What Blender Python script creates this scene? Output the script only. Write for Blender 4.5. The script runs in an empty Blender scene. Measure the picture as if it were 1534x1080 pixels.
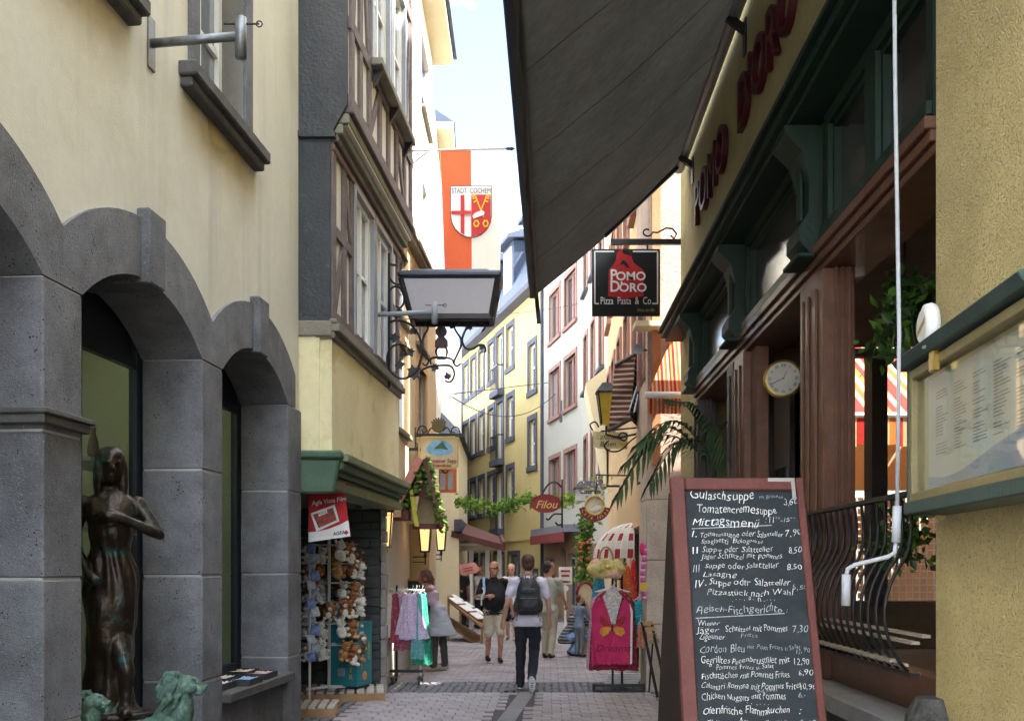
import bpy, bmesh, math, random
from mathutils import Vector, Matrix, kdtree, noise
random.seed(7)
S = bpy.context.scene
C = S.collection
R = math.radians
V = Vector

# ------------------------------------------------------------------ camera, sky, sun, exposure
FPX, EYE = 1500.0, 1.65
cam_data = bpy.data.cameras.new('camera')
cam_data.sensor_width = 36.0
cam_data.lens = 36.0 * FPX / 1534.0
cam_data.shift_y = 310.0 / 1534.0
cam_data.clip_start = 0.05
cam_data.clip_end = 2000
cam = bpy.data.objects.new('camera', cam_data)
cam.location = (0, 0, EYE)
cam.rotation_euler = (R(90), 0, 0)
C.objects.link(cam)
S.camera = cam

SUN_EL, SUN_AZ = R(53), R(112)          # azimuth clockwise from +Y (street axis): the sun stands right of the street
world = bpy.data.worlds.new('World')
S.world = world
world.use_nodes = True
wn = world.node_tree
wn.nodes.clear()
w_out = wn.nodes.new('ShaderNodeOutputWorld')
w_bg = wn.nodes.new('ShaderNodeBackground')
w_sky = wn.nodes.new('ShaderNodeTexSky')
w_sky.sky_type = 'NISHITA'
w_sky.sun_disc = False
w_sky.sun_elevation = SUN_EL
w_sky.sun_rotation = SUN_AZ
w_sky.dust_density = 2.0
w_co = wn.nodes.new('ShaderNodeTexCoord')
w_map = wn.nodes.new('ShaderNodeMapping')
w_map.inputs['Scale'].default_value = (1.0, 1.0, 1.7)
w_map.inputs['Location'].default_value = (14 * .73, 14 * .31, 14 * .19)
w_no = wn.nodes.new('ShaderNodeTexNoise')
w_no.inputs['Scale'].default_value = 2.6
w_no.inputs['Detail'].default_value = 6
w_no.inputs['Roughness'].default_value = 0.5
w_rp = wn.nodes.new('ShaderNodeValToRGB')
w_rp.color_ramp.elements[0].position = 0.47
w_rp.color_ramp.elements[1].position = 0.60
w_mx = wn.nodes.new('ShaderNodeMixRGB')
w_mx.inputs['Color2'].default_value = (16.0, 17.2, 18.8, 1)
wn.links.new(w_co.outputs['Generated'], w_map.inputs['Vector'])
wn.links.new(w_map.outputs['Vector'], w_no.inputs['Vector'])
wn.links.new(w_no.outputs['Fac'], w_rp.inputs['Fac'])
wn.links.new(w_rp.outputs['Color'], w_mx.inputs['Fac'])
wn.links.new(w_sky.outputs['Color'], w_mx.inputs['Color1'])
wn.links.new(w_mx.outputs['Color'], w_bg.inputs['Color'])
wn.links.new(w_bg.outputs['Background'], w_out.inputs['Surface'])
w_bg.inputs['Strength'].default_value = 0.09

sun_data = bpy.data.lights.new('sun', 'SUN')
sun_data.energy = 3.6
sun_data.angle = R(0.6)
sun_data.color = (1.0, 0.95, 0.86)
sun = bpy.data.objects.new('sun', sun_data)
to_sun = V((math.sin(SUN_AZ) * math.cos(SUN_EL), math.cos(SUN_AZ) * math.cos(SUN_EL), math.sin(SUN_EL)))
sun.rotation_euler = to_sun.to_track_quat('Z', 'Y').to_euler()
sun.location = (20, -10, 40)
C.objects.link(sun)

S.view_settings.view_transform = 'Standard'
S.view_settings.look = 'None'
S.view_settings.exposure = 2.95
S.view_settings.gamma = 1.0
S.render.engine = 'CYCLES'
S.cycles.use_denoising = True
S.cycles.max_bounces = 6
S.cycles.diffuse_bounces = 4
S.cycles.glossy_bounces = 3
S.cycles.use_adaptive_sampling = True
S.cycles.adaptive_threshold = 0.04

# ------------------------------------------------------------------ helpers
def P(x, y, d):
    """point at depth d metres that the photograph shows at pixel (x, y)"""
    return V(((x - 767) * d / FPX, d, EYE + (850 - y) * d / FPX))

def PX(x, d): return (x - 767) * d / FPX
def PZ(y, d): return EYE + (850 - y) * d / FPX

MATS = {}
def M(name, col, rough=.75, var=.12, scale=2.5, bump=.15, bscale=45, metal=0, rnd=0, spots=None, spec=.35,
      transl=0, emit=None, stain=None, stripes=None, dark=None, streak=None, fleck=None, coat=0, ior=None):
    m = bpy.data.materials.new(name)
    m.use_nodes = True
    nt = m.node_tree
    N = nt.nodes.new
    L = nt.links.new
    b = nt.nodes['Principled BSDF']
    b.inputs['Roughness'].default_value = rough
    b.inputs['Metallic'].default_value = metal
    b.inputs['Specular IOR Level'].default_value = spec
    if ior: b.inputs['IOR'].default_value = ior
    if coat: b.inputs['Coat Weight'].default_value = coat
    tc = N('ShaderNodeTexCoord')
    def nz(sc, det=3, rgh=.55):
        n = N('ShaderNodeTexNoise')
        n.inputs['Scale'].default_value = sc
        n.inputs['Detail'].default_value = det
        n.inputs['Roughness'].default_value = rgh
        L(tc.outputs['Object'], n.inputs['Vector'])
        return n
    def mr(src, a, c, lo, hi):
        r = N('ShaderNodeMapRange')
        r.inputs['From Min'].default_value = a
        r.inputs['From Max'].default_value = c
        r.inputs['To Min'].default_value = lo
        r.inputs['To Max'].default_value = hi
        L(src, r.inputs['Value'])
        return r.outputs['Result']
    def mul(a, c):
        n = N('ShaderNodeMath'); n.operation = 'MULTIPLY'
        L(a, n.inputs[0]); L(c, n.inputs[1])
        return n.outputs[0]
    k = mul(mr(nz(scale).outputs['Fac'], .3, .7, 1 - var, 1 + var), mr(nz(scale * 11, 2).outputs['Fac'], .3, .7, 1 - var * .6, 1 + var * .6))
    if rnd:
        oi = N('ShaderNodeObjectInfo')
        k = mul(k, mr(oi.outputs['Random'], 0, 1, 1 - rnd, 1 + rnd))
    def rgb(c):
        n = N('ShaderNodeRGB'); n.outputs[0].default_value = (*c, 1); return n.outputs[0]
    def mix(f, a, c):
        n = N('ShaderNodeMixRGB'); L(f, n.inputs['Fac']); L(a, n.inputs['Color1']); L(c, n.inputs['Color2']); return n.outputs['Color']
    colr = rgb(col)
    if stripes:                                   # (axis vector, period, [(stop, colour)...])
        ax, per, cols = stripes
        dp = N('ShaderNodeVectorMath'); dp.operation = 'DOT_PRODUCT'
        L(tc.outputs['Object'], dp.inputs[0]); dp.inputs[1].default_value = ax
        dv = N('ShaderNodeMath'); dv.operation = 'DIVIDE'; L(dp.outputs['Value'], dv.inputs[0]); dv.inputs[1].default_value = per
        fr = N('ShaderNodeMath'); fr.operation = 'FRACT'; L(dv.outputs[0], fr.inputs[0])
        rp = N('ShaderNodeValToRGB'); rp.color_ramp.interpolation = 'CONSTANT'
        e = rp.color_ramp.elements
        e[0].position = cols[0][0]; e[0].color = (*cols[0][1], 1)
        e[1].position = cols[1][0]; e[1].color = (*cols[1][1], 1)
        for p_, c_ in cols[2:]:
            q = e.new(p_); q.color = (*c_, 1)
        L(fr.outputs[0], rp.inputs['Fac']); colr = rp.outputs['Color']
    if stain:                                     # (colour, noise scale, lo, hi)
        colr = mix(mr(nz(stain[1], 4, .6).outputs['Fac'], stain[2], stain[3], 0, 1), colr, rgb(stain[0]))
    if streak:                                    # (colour, lo, hi): rain streaks running down the face
        mp = N('ShaderNodeMapping'); mp.inputs['Scale'].default_value = (5.5, 5.5, .35); L(tc.outputs['Object'], mp.inputs['Vector'])
        sn = N('ShaderNodeTexNoise'); sn.inputs['Scale'].default_value = 1.0; sn.inputs['Detail'].default_value = 4; L(mp.outputs['Vector'], sn.inputs['Vector'])
        colr = mix(mr(sn.outputs['Fac'], streak[1], streak[2], 0, 1), colr, rgb(streak[0]))
    vs = N('ShaderNodeVectorMath'); vs.operation = 'SCALE'
    L(colr, vs.inputs[0]); L(k, vs.inputs['Scale'])
    colr = vs.outputs['Vector']
    hgt = None
    if spots:                                     # (scale, radius, colour): pits in the stone
        vo = N('ShaderNodeTexVoronoi'); vo.inputs['Scale'].default_value = spots[0]
        L(tc.outputs['Object'], vo.inputs['Vector'])
        sub = N('ShaderNodeMath'); sub.operation = 'SUBTRACT'
        L(vo.outputs['Distance'], sub.inputs[0])
        L(mr(nz(spots[0] * .23, 2).outputs['Fac'], .42, .75, 0, spots[1]), sub.inputs[1])
        f = mr(sub.outputs[0], -.03, .06, 1, 0)
        colr = mix(f, colr, rgb(spots[2]))
        hgt = f
    if fleck:
        f = mr(nz(fleck[0], 2, .4).outputs['Fac'], fleck[1], fleck[1] + .05, 0, 1)
        colr = mix(f, colr, rgb(fleck[2]))
    L(colr, b.inputs['Base Color'])
    if bump:
        bp = N('ShaderNodeBump'); bp.inputs['Strength'].default_value = bump; bp.inputs['Distance'].default_value = .02
        h = nz(bscale, 2).outputs['Fac']
        if hgt is not None:
            s2 = N('ShaderNodeMath'); s2.operation = 'SUBTRACT'; L(h, s2.inputs[0]); L(hgt, s2.inputs[1]); h = s2.outputs[0]
        L(h, bp.inputs['Height']); L(bp.outputs['Normal'], b.inputs['Normal'])
    if emit:
        b.inputs['Emission Color'].default_value = (*emit[0], 1)
        b.inputs['Emission Strength'].default_value = emit[1]
    if transl:
        out = nt.nodes['Material Output']
        tr = N('ShaderNodeBsdfTranslucent'); L(colr, tr.inputs['Color'])
        mx = N('ShaderNodeMixShader'); mx.inputs['Fac'].default_value = transl
        L(b.outputs['BSDF'], mx.inputs[1]); L(tr.outputs['BSDF'], mx.inputs[2]); L(mx.outputs['Shader'], out.inputs['Surface'])
    MATS[name] = m
    return m

def glass(name, tint, alpha=.6, rough=.02):
    """window glass: partly see-through, with a mirror-like surface"""
    m = bpy.data.materials.new(name); m.use_nodes = True
    nt = m.node_tree; nt.nodes.clear()
    o = nt.nodes.new('ShaderNodeOutputMaterial')
    t = nt.nodes.new('ShaderNodeBsdfTransparent'); t.inputs['Color'].default_value = (*tint, 1)
    g = nt.nodes.new('ShaderNodeBsdfGlossy'); g.inputs['Roughness'].default_value = rough
    ge = nt.nodes.new('ShaderNodeNewGeometry')
    def mt(op, x, y=None):
        n = nt.nodes.new('ShaderNodeMath'); n.operation = op; nt.links.new(x, n.inputs[0])
        if y is not None: n.inputs[1].default_value = y
        return n.outputs[0]
    dp = nt.nodes.new('ShaderNodeVectorMath'); dp.operation = 'DOT_PRODUCT'
    nt.links.new(ge.outputs['Normal'], dp.inputs[0]); nt.links.new(ge.outputs['Incoming'], dp.inputs[1])
    c = mt('ABSOLUTE', dp.outputs['Value'])
    k = nt.nodes.new('ShaderNodeMath'); k.operation = 'SUBTRACT'; k.inputs[0].default_value = 1.0; nt.links.new(c, k.inputs[1])
    f5 = mt('POWER', k.outputs[0], 5.0)
    fr = mt('MULTIPLY_ADD', f5, alpha); fr.node.inputs[2].default_value = .05
    class _f: outputs = [fr]
    f = _f
    mx = nt.nodes.new('ShaderNodeMixShader')
    nt.links.new(f.outputs[0], mx.inputs[0]); nt.links.new(t.outputs[0], mx.inputs[1]); nt.links.new(g.outputs[0], mx.inputs[2])
    nt.links.new(mx.outputs[0], o.inputs['Surface'])
    MATS[name] = m
    return m

ORG = {}
def tag(o, label=None, cat=None, group=None, kind=None):
    if label: o['label'] = label
    if cat: o['category'] = cat
    if group: o['group'] = group
    if kind: o['kind'] = kind
    return o

def thing(name, label, cat, loc, group=None):
    o = bpy.data.objects.new(name, None)
    o.empty_display_size = .2
    o.location = loc
    C.objects.link(o)
    ORG[o.name] = V(loc)
    return tag(o, label, cat, group)

def link_mesh(name, me, mats, parent=None, loc=None):
    o = bpy.data.objects.new(name, me)
    C.objects.link(o)
    if mats is not None:
        if not isinstance(mats, (list, tuple)): mats = [mats]
        for m in mats: me.materials.append(m)
    if parent is not None:
        o.parent = parent
        ORG[o.name] = ORG[parent.name]
    else:
        ORG[o.name] = V(loc) if loc is not None else V((0, 0, 0))
        o.location = ORG[o.name]
    return o

class MB:
    def __init__(self):
        self.v = []; self.f = []; self.mi = []
    def poly(self, pts, mi=0):
        n = len(self.v); self.v += [V(p) for p in pts]; self.f.append(tuple(range(n, n + len(pts)))); self.mi.append(mi); return self
    def hexa(self, p, mi=0):
        n = len(self.v); self.v += [V(q) for q in p]
        for f in ((0, 3, 2, 1), (4, 5, 6, 7), (0, 1, 5, 4), (1, 2, 6, 5), (2, 3, 7, 6), (3, 0, 4, 7)):
            self.f.append(tuple(n + i for i in f)); self.mi.append(mi)
        return self
    def box(self, x0, x1, y0, y1, z0, z1, mi=0):
        return self.hexa([(x0, y0, z0), (x1, y0, z0), (x1, y1, z0), (x0, y1, z0), (x0, y0, z1), (x1, y0, z1), (x1, y1, z1), (x0, y1, z1)], mi)
    def cbox(self, c, sx, sy, sz, rot=None, mi=0):
        c = V(c); pts = []
        for z in (-.5, .5):
            for x, y in ((-.5, -.5), (.5, -.5), (.5, .5), (-.5, .5)):
                q = V((x * sx, y * sy, z * sz))
                if rot is not None: q = rot @ q
                pts.append(c + q)
        return self.hexa(pts, mi)
    def fb(self, fr, d0, d1, t0, t1, z0, z1, mi=0):
        p = []
        for z in (z0, z1):
            p += [fr(d0, t0, z), fr(d1, t0, z), fr(d1, t1, z), fr(d0, t1, z)]
        return self.hexa(p, mi)
    def bar(self, a, b, w, h=None, up=V((0, 0, 1)), mi=0):
        a, b = V(a), V(b); h = h or w
        d = (b - a).normalized()
        if abs(d.dot(up)) > .98: up = V((0, 1, 0))
        s = d.cross(up).normalized(); u = s.cross(d).normalized()
        p = []
        for q in (a, b):
            p.append([q - s * w / 2 - u * h / 2, q + s * w / 2 - u * h / 2, q + s * w / 2 + u * h / 2, q - s * w / 2 + u * h / 2])
        return self.hexa(p[0] + p[1], mi)
    def prism(self, pts, vec, mi=0):
        n = len(self.v); k = len(pts); vec = V(vec)
        self.v += [V(p) for p in pts] + [V(p) + vec for p in pts]
        self.f.append(tuple(range(n, n + k))); self.mi.append(mi)
        self.f.append(tuple(range(n + 2 * k - 1, n + k - 1, -1))); self.mi.append(mi)
        for i in range(k):
            j = (i + 1) % k
            self.f.append((n + i, n + j, n + k + j, n + k + i)); self.mi.append(mi)
        return self
    def tube(self, pts, r, n=8, mi=0, flat=1.0, caps=True):
        pts = [V(p) for p in pts]
        if not isinstance(r, (list, tuple)): r = [r] * len(pts)
        base = len(self.v)
        t0 = (pts[1] - pts[0]).normalized()
        a = V((0, 0, 1)) if abs(t0.z) < .9 else V((1, 0, 0))
        s = t0.cross(a).normalized()
        for i, p in enumerate(pts):
            t = ((pts[min(i + 1, len(pts) - 1)]) - pts[max(i - 1, 0)]).normalized()
            s = (s - t * s.dot(t)).normalized()
            u = t.cross(s)
            for j in range(n):
                an = 2 * math.pi * j / n
                self.v.append(p + s * math.cos(an) * r[i] + u * math.sin(an) * r[i] * flat)
        for i in range(len(pts) - 1):
            for j in range(n):
                k = (j + 1) % n
                self.f.append((base + i * n + j, base + i * n + k, base + (i + 1) * n + k, base + (i + 1) * n + j)); self.mi.append(mi)
        if caps:
            self.f.append(tuple(base + j for j in reversed(range(n)))); self.mi.append(mi)
            self.f.append(tuple(base + (len(pts) - 1) * n + j for j in range(n))); self.mi.append(mi)
        return self
    def lathe(self, c, prof, n=16, axis=None, mi=0):
        """prof: list of (radius, height) along axis"""
        c = V(c); ax = V(axis).normalized() if axis is not None else V((0, 0, 1))
        a = V((1, 0, 0)) if abs(ax.x) < .9 else V((0, 1, 0))
        s = ax.cross(a).normalized(); u = ax.cross(s)
        base = len(self.v)
        for r_, h in prof:
            for j in range(n):
                an = 2 * math.pi * j / n
                self.v.append(c + ax * h + (s * math.cos(an) + u * math.sin(an)) * r_)
        for i in range(len(prof) - 1):
            for j in range(n):
                k = (j + 1) % n
                self.f.append((base + i * n + j, base + i * n + k, base + (i + 1) * n + k, base + (i + 1) * n + j)); self.mi.append(mi)
        self.f.append(tuple(base + j for j in reversed(range(n)))); self.mi.append(mi)
        self.f.append(tuple(base + (len(prof) - 1) * n + j for j in range(n))); self.mi.append(mi)
        return self
    def ell(self, c, rx, ry, rz, n=12, m=8, rot=None, mi=0):
        c = V(c); base = len(self.v)
        for i in range(1, m):
            th = math.pi * i / m
            for j in range(n):
                ph = 2 * math.pi * j / n
                q = V((rx * math.sin(th) * math.cos(ph), ry * math.sin(th) * math.sin(ph), rz * math.cos(th)))
                if rot is not None: q = rot @ q
                self.v.append(c + q)
        tp = V((0, 0, rz)); bt = V((0, 0, -rz))
        if rot is not None: tp = rot @ tp; bt = rot @ bt
        self.v += [c + tp, c + bt]
        T = base + (m - 1) * n; B = T + 1
        for i in range(m - 2):
            for j in range(n):
                k = (j + 1) % n
                self.f.append((base + i * n + j, base + (i + 1) * n + j, base + (i + 1) * n + k, base + i * n + k)); self.mi.append(mi)
        for j in range(n):
            k = (j + 1) % n
            self.f.append((T, base + j, base + k)); self.mi.append(mi)
            self.f.append((B, base + (m - 2) * n + k, base + (m - 2) * n + j)); self.mi.append(mi)
        return self
    def mesh(self, name, org=V((0, 0, 0)), smooth=False, bevel=0, recalc=True):
        me = bpy.data.meshes.new(name)
        me.from_pydata([tuple(p - org) for p in self.v], [], self.f)
        for p, i in zip(me.polygons, self.mi): p.material_index = i
        if recalc or bevel:
            bm = bmesh.new(); bm.from_mesh(me)
            if recalc: bmesh.ops.recalc_face_normals(bm, faces=bm.faces)
            if bevel: bmesh.ops.bevel(bm, geom=list(bm.edges), offset=bevel, segments=1, affect='EDGES', clamp_overlap=True)
            bm.to_mesh(me); bm.free()
        if smooth:
            for p in me.polygons: p.use_smooth = True
        return me
    def build(self, name, mats, parent=None, loc=None, smooth=False, bevel=0, recalc=True):
        org = ORG[parent.name] if parent is not None else (V(loc) if loc is not None else V((0, 0, 0)))
        return link_mesh(name, self.mesh(name, org, smooth, bevel, recalc), mats, parent, loc)

class Fr:
    """a facade along the street: X = a + b*d at depth d; t is the distance in front of it; side +1 = left of the street"""
    def __init__(self, a, b, side):
        self.a, self.b, self.side = a, b, side
        k = 1 / math.sqrt(1 + b * b)
        self.n = V((side * k, -side * b * k, 0)); self.u = V((b * k, k, 0))
    def __call__(self, d, t, z):
        return V((self.a + self.b * d, d, z)) + self.n * t

class FrX:
    """a facade facing the camera at depth d0: first coordinate is X"""
    def __init__(self, y): self.y = y; self.n = V((0, -1, 0)); self.u = V((1, 0, 0))
    def __call__(self, x, t, z): return V((x, self.y - t, z))

def copy_tree(o, parent=None, loc=None, rz=None):
    c = o.copy(); C.objects.link(c); c.parent = parent
    ORG[c.name] = V(loc) if loc is not None else ORG.get(o.name, V((0, 0, 0)))
    if loc is not None: c.location = loc
    if rz is not None: c.rotation_euler = (0, 0, rz)
    for ch in list(o.children): copy_tree(ch, c)
    return c

TEXT_CACHE = {}
def text_mesh(body, size, extrude=.002, offset=0, shear=0, space=1.0, xs=1.0, align='CENTER', res=3):
    cu = bpy.data.curves.new('t', 'FONT')
    cu.body = body; cu.size = size; cu.extrude = extrude; cu.offset = offset; cu.shear = shear
    cu.space_character = space; cu.align_x = align; cu.resolution_u = res
    o = bpy.data.objects.new('t', cu); C.objects.link(o)
    dg = bpy.context.evaluated_depsgraph_get()
    me = bpy.data.meshes.new_from_object(o.evaluated_get(dg))
    bpy.data.objects.remove(o); bpy.data.curves.remove(cu)
    for v in me.vertices: v.co.x *= xs
    return me

def text(body, size, at, right, up, mat, parent, name='lettering', wob=0, fn=None, fit=None, **kw):
    me = text_mesh(body, size, **kw)
    if fit:
        w_ = max(v.co.x for v in me.vertices); k_ = fit / w_
        for v in me.vertices: v.co.x *= k_
    right = V(right).normalized(); up = V(up).normalized(); nrm = right.cross(up).normalized()
    org = ORG[parent.name]; at = V(at); sd = random.uniform(0, 50)
    for v in me.vertices:
        x, y, z = v.co
        if wob:
            x += wob * noise.noise(V((x / size * 1.3, y / size * 1.3, sd))); y += wob * 1.6 * noise.noise(V((x / size * .9, y / size * .8, sd + 9)))
        v.co = (fn(x, y, z) if fn else at + right * x + up * y + nrm * z) - org
    me.materials.clear()
    return link_mesh(name, me, mat, parent)

def facade(mb, fr, d0, d1, z0, z1, ops=(), depth=.16, mi=0):
    ds = sorted({d0, d1, *[o[0] for o in ops], *[o[1] for o in ops]})
    zs = sorted({z0, z1, *[o[2] for o in ops], *[o[3] for o in ops]})
    ds = [d for d in ds if d0 <= d <= d1]; zs = [z for z in zs if z0 <= z <= z1]
    for i in range(len(ds) - 1):
        for j in range(len(zs) - 1):
            cd, cz = (ds[i] + ds[i + 1]) / 2, (zs[j] + zs[j + 1]) / 2
            if any(o[0] < cd < o[1] and o[2] < cz < o[3] for o in ops): continue
            mb.poly([fr(ds[i], 0, zs[j]), fr(ds[i + 1], 0, zs[j]), fr(ds[i + 1], 0, zs[j + 1]), fr(ds[i], 0, zs[j + 1])], mi)
    for a, b, c, e in ops:
        for p, q in (((a, c), (b, c)), ((b, c), (b, e)), ((b, e), (a, e)), ((a, e), (a, c))):
            if p[0] == q[0] == a and a <= d0: continue
            mb.poly([fr(p[0], 0, p[1]), fr(q[0], 0, q[1]), fr(q[0], -depth, q[1]), fr(p[0], -depth, p[1])], mi)
    return mb

def building_box(mb, fr, d0, d1, depth_t, z0, z1, rec=.2, mi=0):
    """closed body behind a facade whose face is at t=0; it starts `rec` behind the face"""
    mb.fb(fr, d0, d1, -depth_t, -rec, z0, z1, mi)
    mb.poly([fr(d0, 0, z0), fr(d0, -rec, z0), fr(d0, -rec, z1), fr(d0, 0, z1)], mi)
    mb.poly([fr(d1, 0, z0), fr(d1, -rec, z0), fr(d1, -rec, z1), fr(d1, 0, z1)], mi)
    mb.poly([fr(d0, 0, z1), fr(d1, 0, z1), fr(d1, -rec, z1), fr(d0, -rec, z1)], mi)
    return mb

def window(parent, fr, d0, d1, z0, z1, fm, gm, dep=.12, cols=2, rows=1, w=.06, bars=.03, sur=None, sill=None, curtain=None):
    """joinery in a wall opening: frame (> pane, glazing) plus stone surround and sill"""
    mb = MB()
    t0, t1 = -dep - .04, -dep + .02
    mb.fb(fr, d0, d0 + w, t0, t1, z0, z1); mb.fb(fr, d1 - w, d1, t0, t1, z0, z1)
    mb.fb(fr, d0 + w, d1 - w, t0, t1, z0, z0 + w); mb.fb(fr, d0 + w, d1 - w, t0, t1, z1 - w, z1)
    cw = (d1 - d0 - 2 * w) / cols; rh = (z1 - z0 - 2 * w) / rows
    for i in range(1, cols):
        c = d0 + w + cw * i; mb.fb(fr, c - bars, c + bars, t0 - .003, t1 + .003, z0 + w, z1 - w)
    for j in range(1, rows):
        c = z0 + w + rh * j; mb.fb(fr, d0 + w, d1 - w, t0 + .008, t1 - .008, c - bars * .7, c + bars * .7)
    wo = mb.build('window', fm, parent)
    for i in range(cols):
        for j in range(rows):
            a = d0 + w + cw * i; b = a + cw; c = z0 + w + rh * j; e = c + rh
            MB().fb(fr, a, b, t0 + .015, t0 + .022, c, e).build('pane', random.choice(gm) if isinstance(gm, list) else gm, wo)
    if curtain:
        cb = MB(); n = 14
        for i in range(n):
            a = d0 + (d1 - d0) * i / n; b = d0 + (d1 - d0) * (i + 1) / n
            ta, tb = -dep - .06 - .02 * (i % 2), -dep - .06 - .02 * ((i + 1) % 2)
            cb.poly([fr(a, ta, z0), fr(b, tb, z0), fr(b, tb, z1), fr(a, ta, z1)])
        cb.build('curtain', curtain, wo)
    if sur:
        m, sw, pr = sur
        s = MB()
        s.fb(fr, d0 - sw, d0, -dep * .5, pr, z0, z1 + sw); s.fb(fr, d1, d1 + sw, -dep * .5, pr, z0, z1 + sw)
        s.fb(fr, d0, d1, -dep * .5, pr, z1, z1 + sw)
        s.build('window_surround', m, wo)
    if sill:
        m, sh, pr = sill
        e = sur[1] if sur else 0
        MB().fb(fr, d0 - e - .03, d1 + e + .03, -dep, pr, z0 - sh, z0).build('window_sill', m, wo, bevel=.008)
    return wo

# ------------------------------------------------------------------ materials
cream = M('cream_render', (.61, .59, .50), .9, .05, 1.3, .18, 90, stain=((.53, .49, .36), .8, .52, .8), streak=((.47, .455, .39), .54, .85))
basalt = M('basalt', (.150, .154, .170), .8, .20, 5, .5, 110, rnd=.16, stain=((.085, .088, .09), 1.7, .46, .74), spots=(42, .30, (.02, .02, .022)), fleck=(95, .66, (.24, .24, .26)))
mortar = M('pale_mortar', (.36, .355, .345), .9, .1, 5, .2)
darkstone = M('dark_sill_stone', (.085, .082, .08), .8, .2, 6, .3)
whitepaint = M('white_paint', (.72, .72, .70), .5, .04, 3, .05)
greypaint = M('grey_paint', (.25, .27, .30), .45, .08, 5, .08)
galv = M('galvanised_steel', (.17, .185, .20), .42, .2, 12, .1, metal=.6, stain=((.20, .11, .07), 9, .62, .75))
iron = M('black_iron', (.02, .02, .022), .45, .2, 20, .2, metal=.2)
winglass = M('window_glass', (.035, .04, .05), .08, .05, 1, 0, spec=.9, ior=1.8)
skyglass = M('pale_window_glass', (.20, .23, .28), .08, .1, 1, 0, spec=.9, ior=1.8)
shopglass = glass('shop_glass', (.80, .88, .80))
slate = M('slate_cladding', (.027, .030, .034), .55, .25, 5, .4, 30, fleck=(14, .72, (.06, .065, .07)))
timber = M('old_timber', (.13, .104, .100), .8, .25, 7, .4, 30)
plaster = M('white_plaster', (.64, .62, .57), .9, .06, 2, .2, 60)
yellowren = M('yellow_render', (.72, .65, .40), .9, .06, 1.5, .2, 80, stain=((.42, .36, .16), 2.2, .55, .8))
greenpaint = M('green_painted_wood', (.06, .11, .066), .6, .15, 5, .2, 40)
palegreen = M('pale_green_paint', (.17, .205, .115), .6, .15, 5, .2, 40)
darkgreen = M('dark_green_joinery', (.006, .020, .012), .6, .25, 6, .15, 30)
wood = M('red_brown_wood', (.115, .050, .028), .5, .2, 9, .15, 40, coat=.1)
ochre = M('ochre_roughcast', (.64, .515, .255), .95, .10, 3, 1.0, 110, stain=((.50, .40, .17), 1.4, .5, .8), fleck=(75, .58, (.47, .38, .17)))
ochre2 = M('yellow_smooth_render', (.42, .36, .17), .9, .1, 2, .3, 60)
awncloth = M('grey_awning_cloth', (.105, .102, .092), .95, .22, 1.3, .3, 25, transl=.15)
darkmetal = M('dark_blue_metal', (.03, .035, .05), .4, .15, 8, .08, metal=.3)
redletter = M('red_letter_paint', (.075, .006, .009), .5, .1, 8, .05)
white3 = M('white_render', (.68, .65, .57), .9, .03, .8, .15, 80)
peach = M('peach_render', (.66, .52, .34), .9, .05, 1, .2, 80)
yellowB = M('pale_yellow_render', (.61, .475, .195), .9, .06, .5, .15, 60, streak=((.56, .44, .19), .5, .8))
whiteB = M('off_white_render', (.46, .45, .39), .9, .035, .6, .15, 60)
creamB = M('warm_cream_render', (.70, .62, .42), .9, .04, .8, .15, 60)
orangeB = M('orange_render', (.58, .42, .24), .9, .08, 1, .2, 60)
pinkstone = M('pink_sandstone', (.30, .155, .125), .85, .1, 4, .2, 50)
plasterpink = M('pinkish_plaster', (.46, .36, .30), .95, .12, 1.2, .6, 22, stain=((.36, .28, .20), 1.6, .5, .75))
slateroof = M('blue_slate_roof', (.045, .062, .10), .6, .12, 1.2, .3, 14)
bluegrey = M('blue_grey_stone', (.075, .077, .105), .8, .1, 3, .2)
curtainm = M('white_curtain', (.75, .75, .73), .9, .05, 3, 0, transl=.2)
brass = M('brass', (.55, .38, .10), .3, .1, 9, .05, metal=.8)
bronze = M('dark_bronze', (.030, .021, .015), .36, .35, 9, .25, 30, metal=.55, stain=((.035, .10, .095), 5.5, .56, .70))
patina = M('green_patina', (.055, .105, .08), .75, .3, 14, .4, 40, stain=((.17, .25, .21), 9, .50, .70))
paper = M('white_paper', (.70, .70, .68), .8, .03, 4, 0)
plastic_w = M('white_plastic', (.70, .72, .74), .4, .03, 4, 0)
lampglass = M('frosted_lamp_panel', (.40, .38, .41), .5, .04, 2, .03)

paneB = M('bluish_window_glass', (.09, .11, .15), .08, .2, 1, 0, spec=.9, ior=1.8)
netc = M('net_curtained_glass', (.30, .31, .32), .12, .25, 3, 0, spec=.8)
FARG = [winglass, winglass, paneB, netc]

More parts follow.
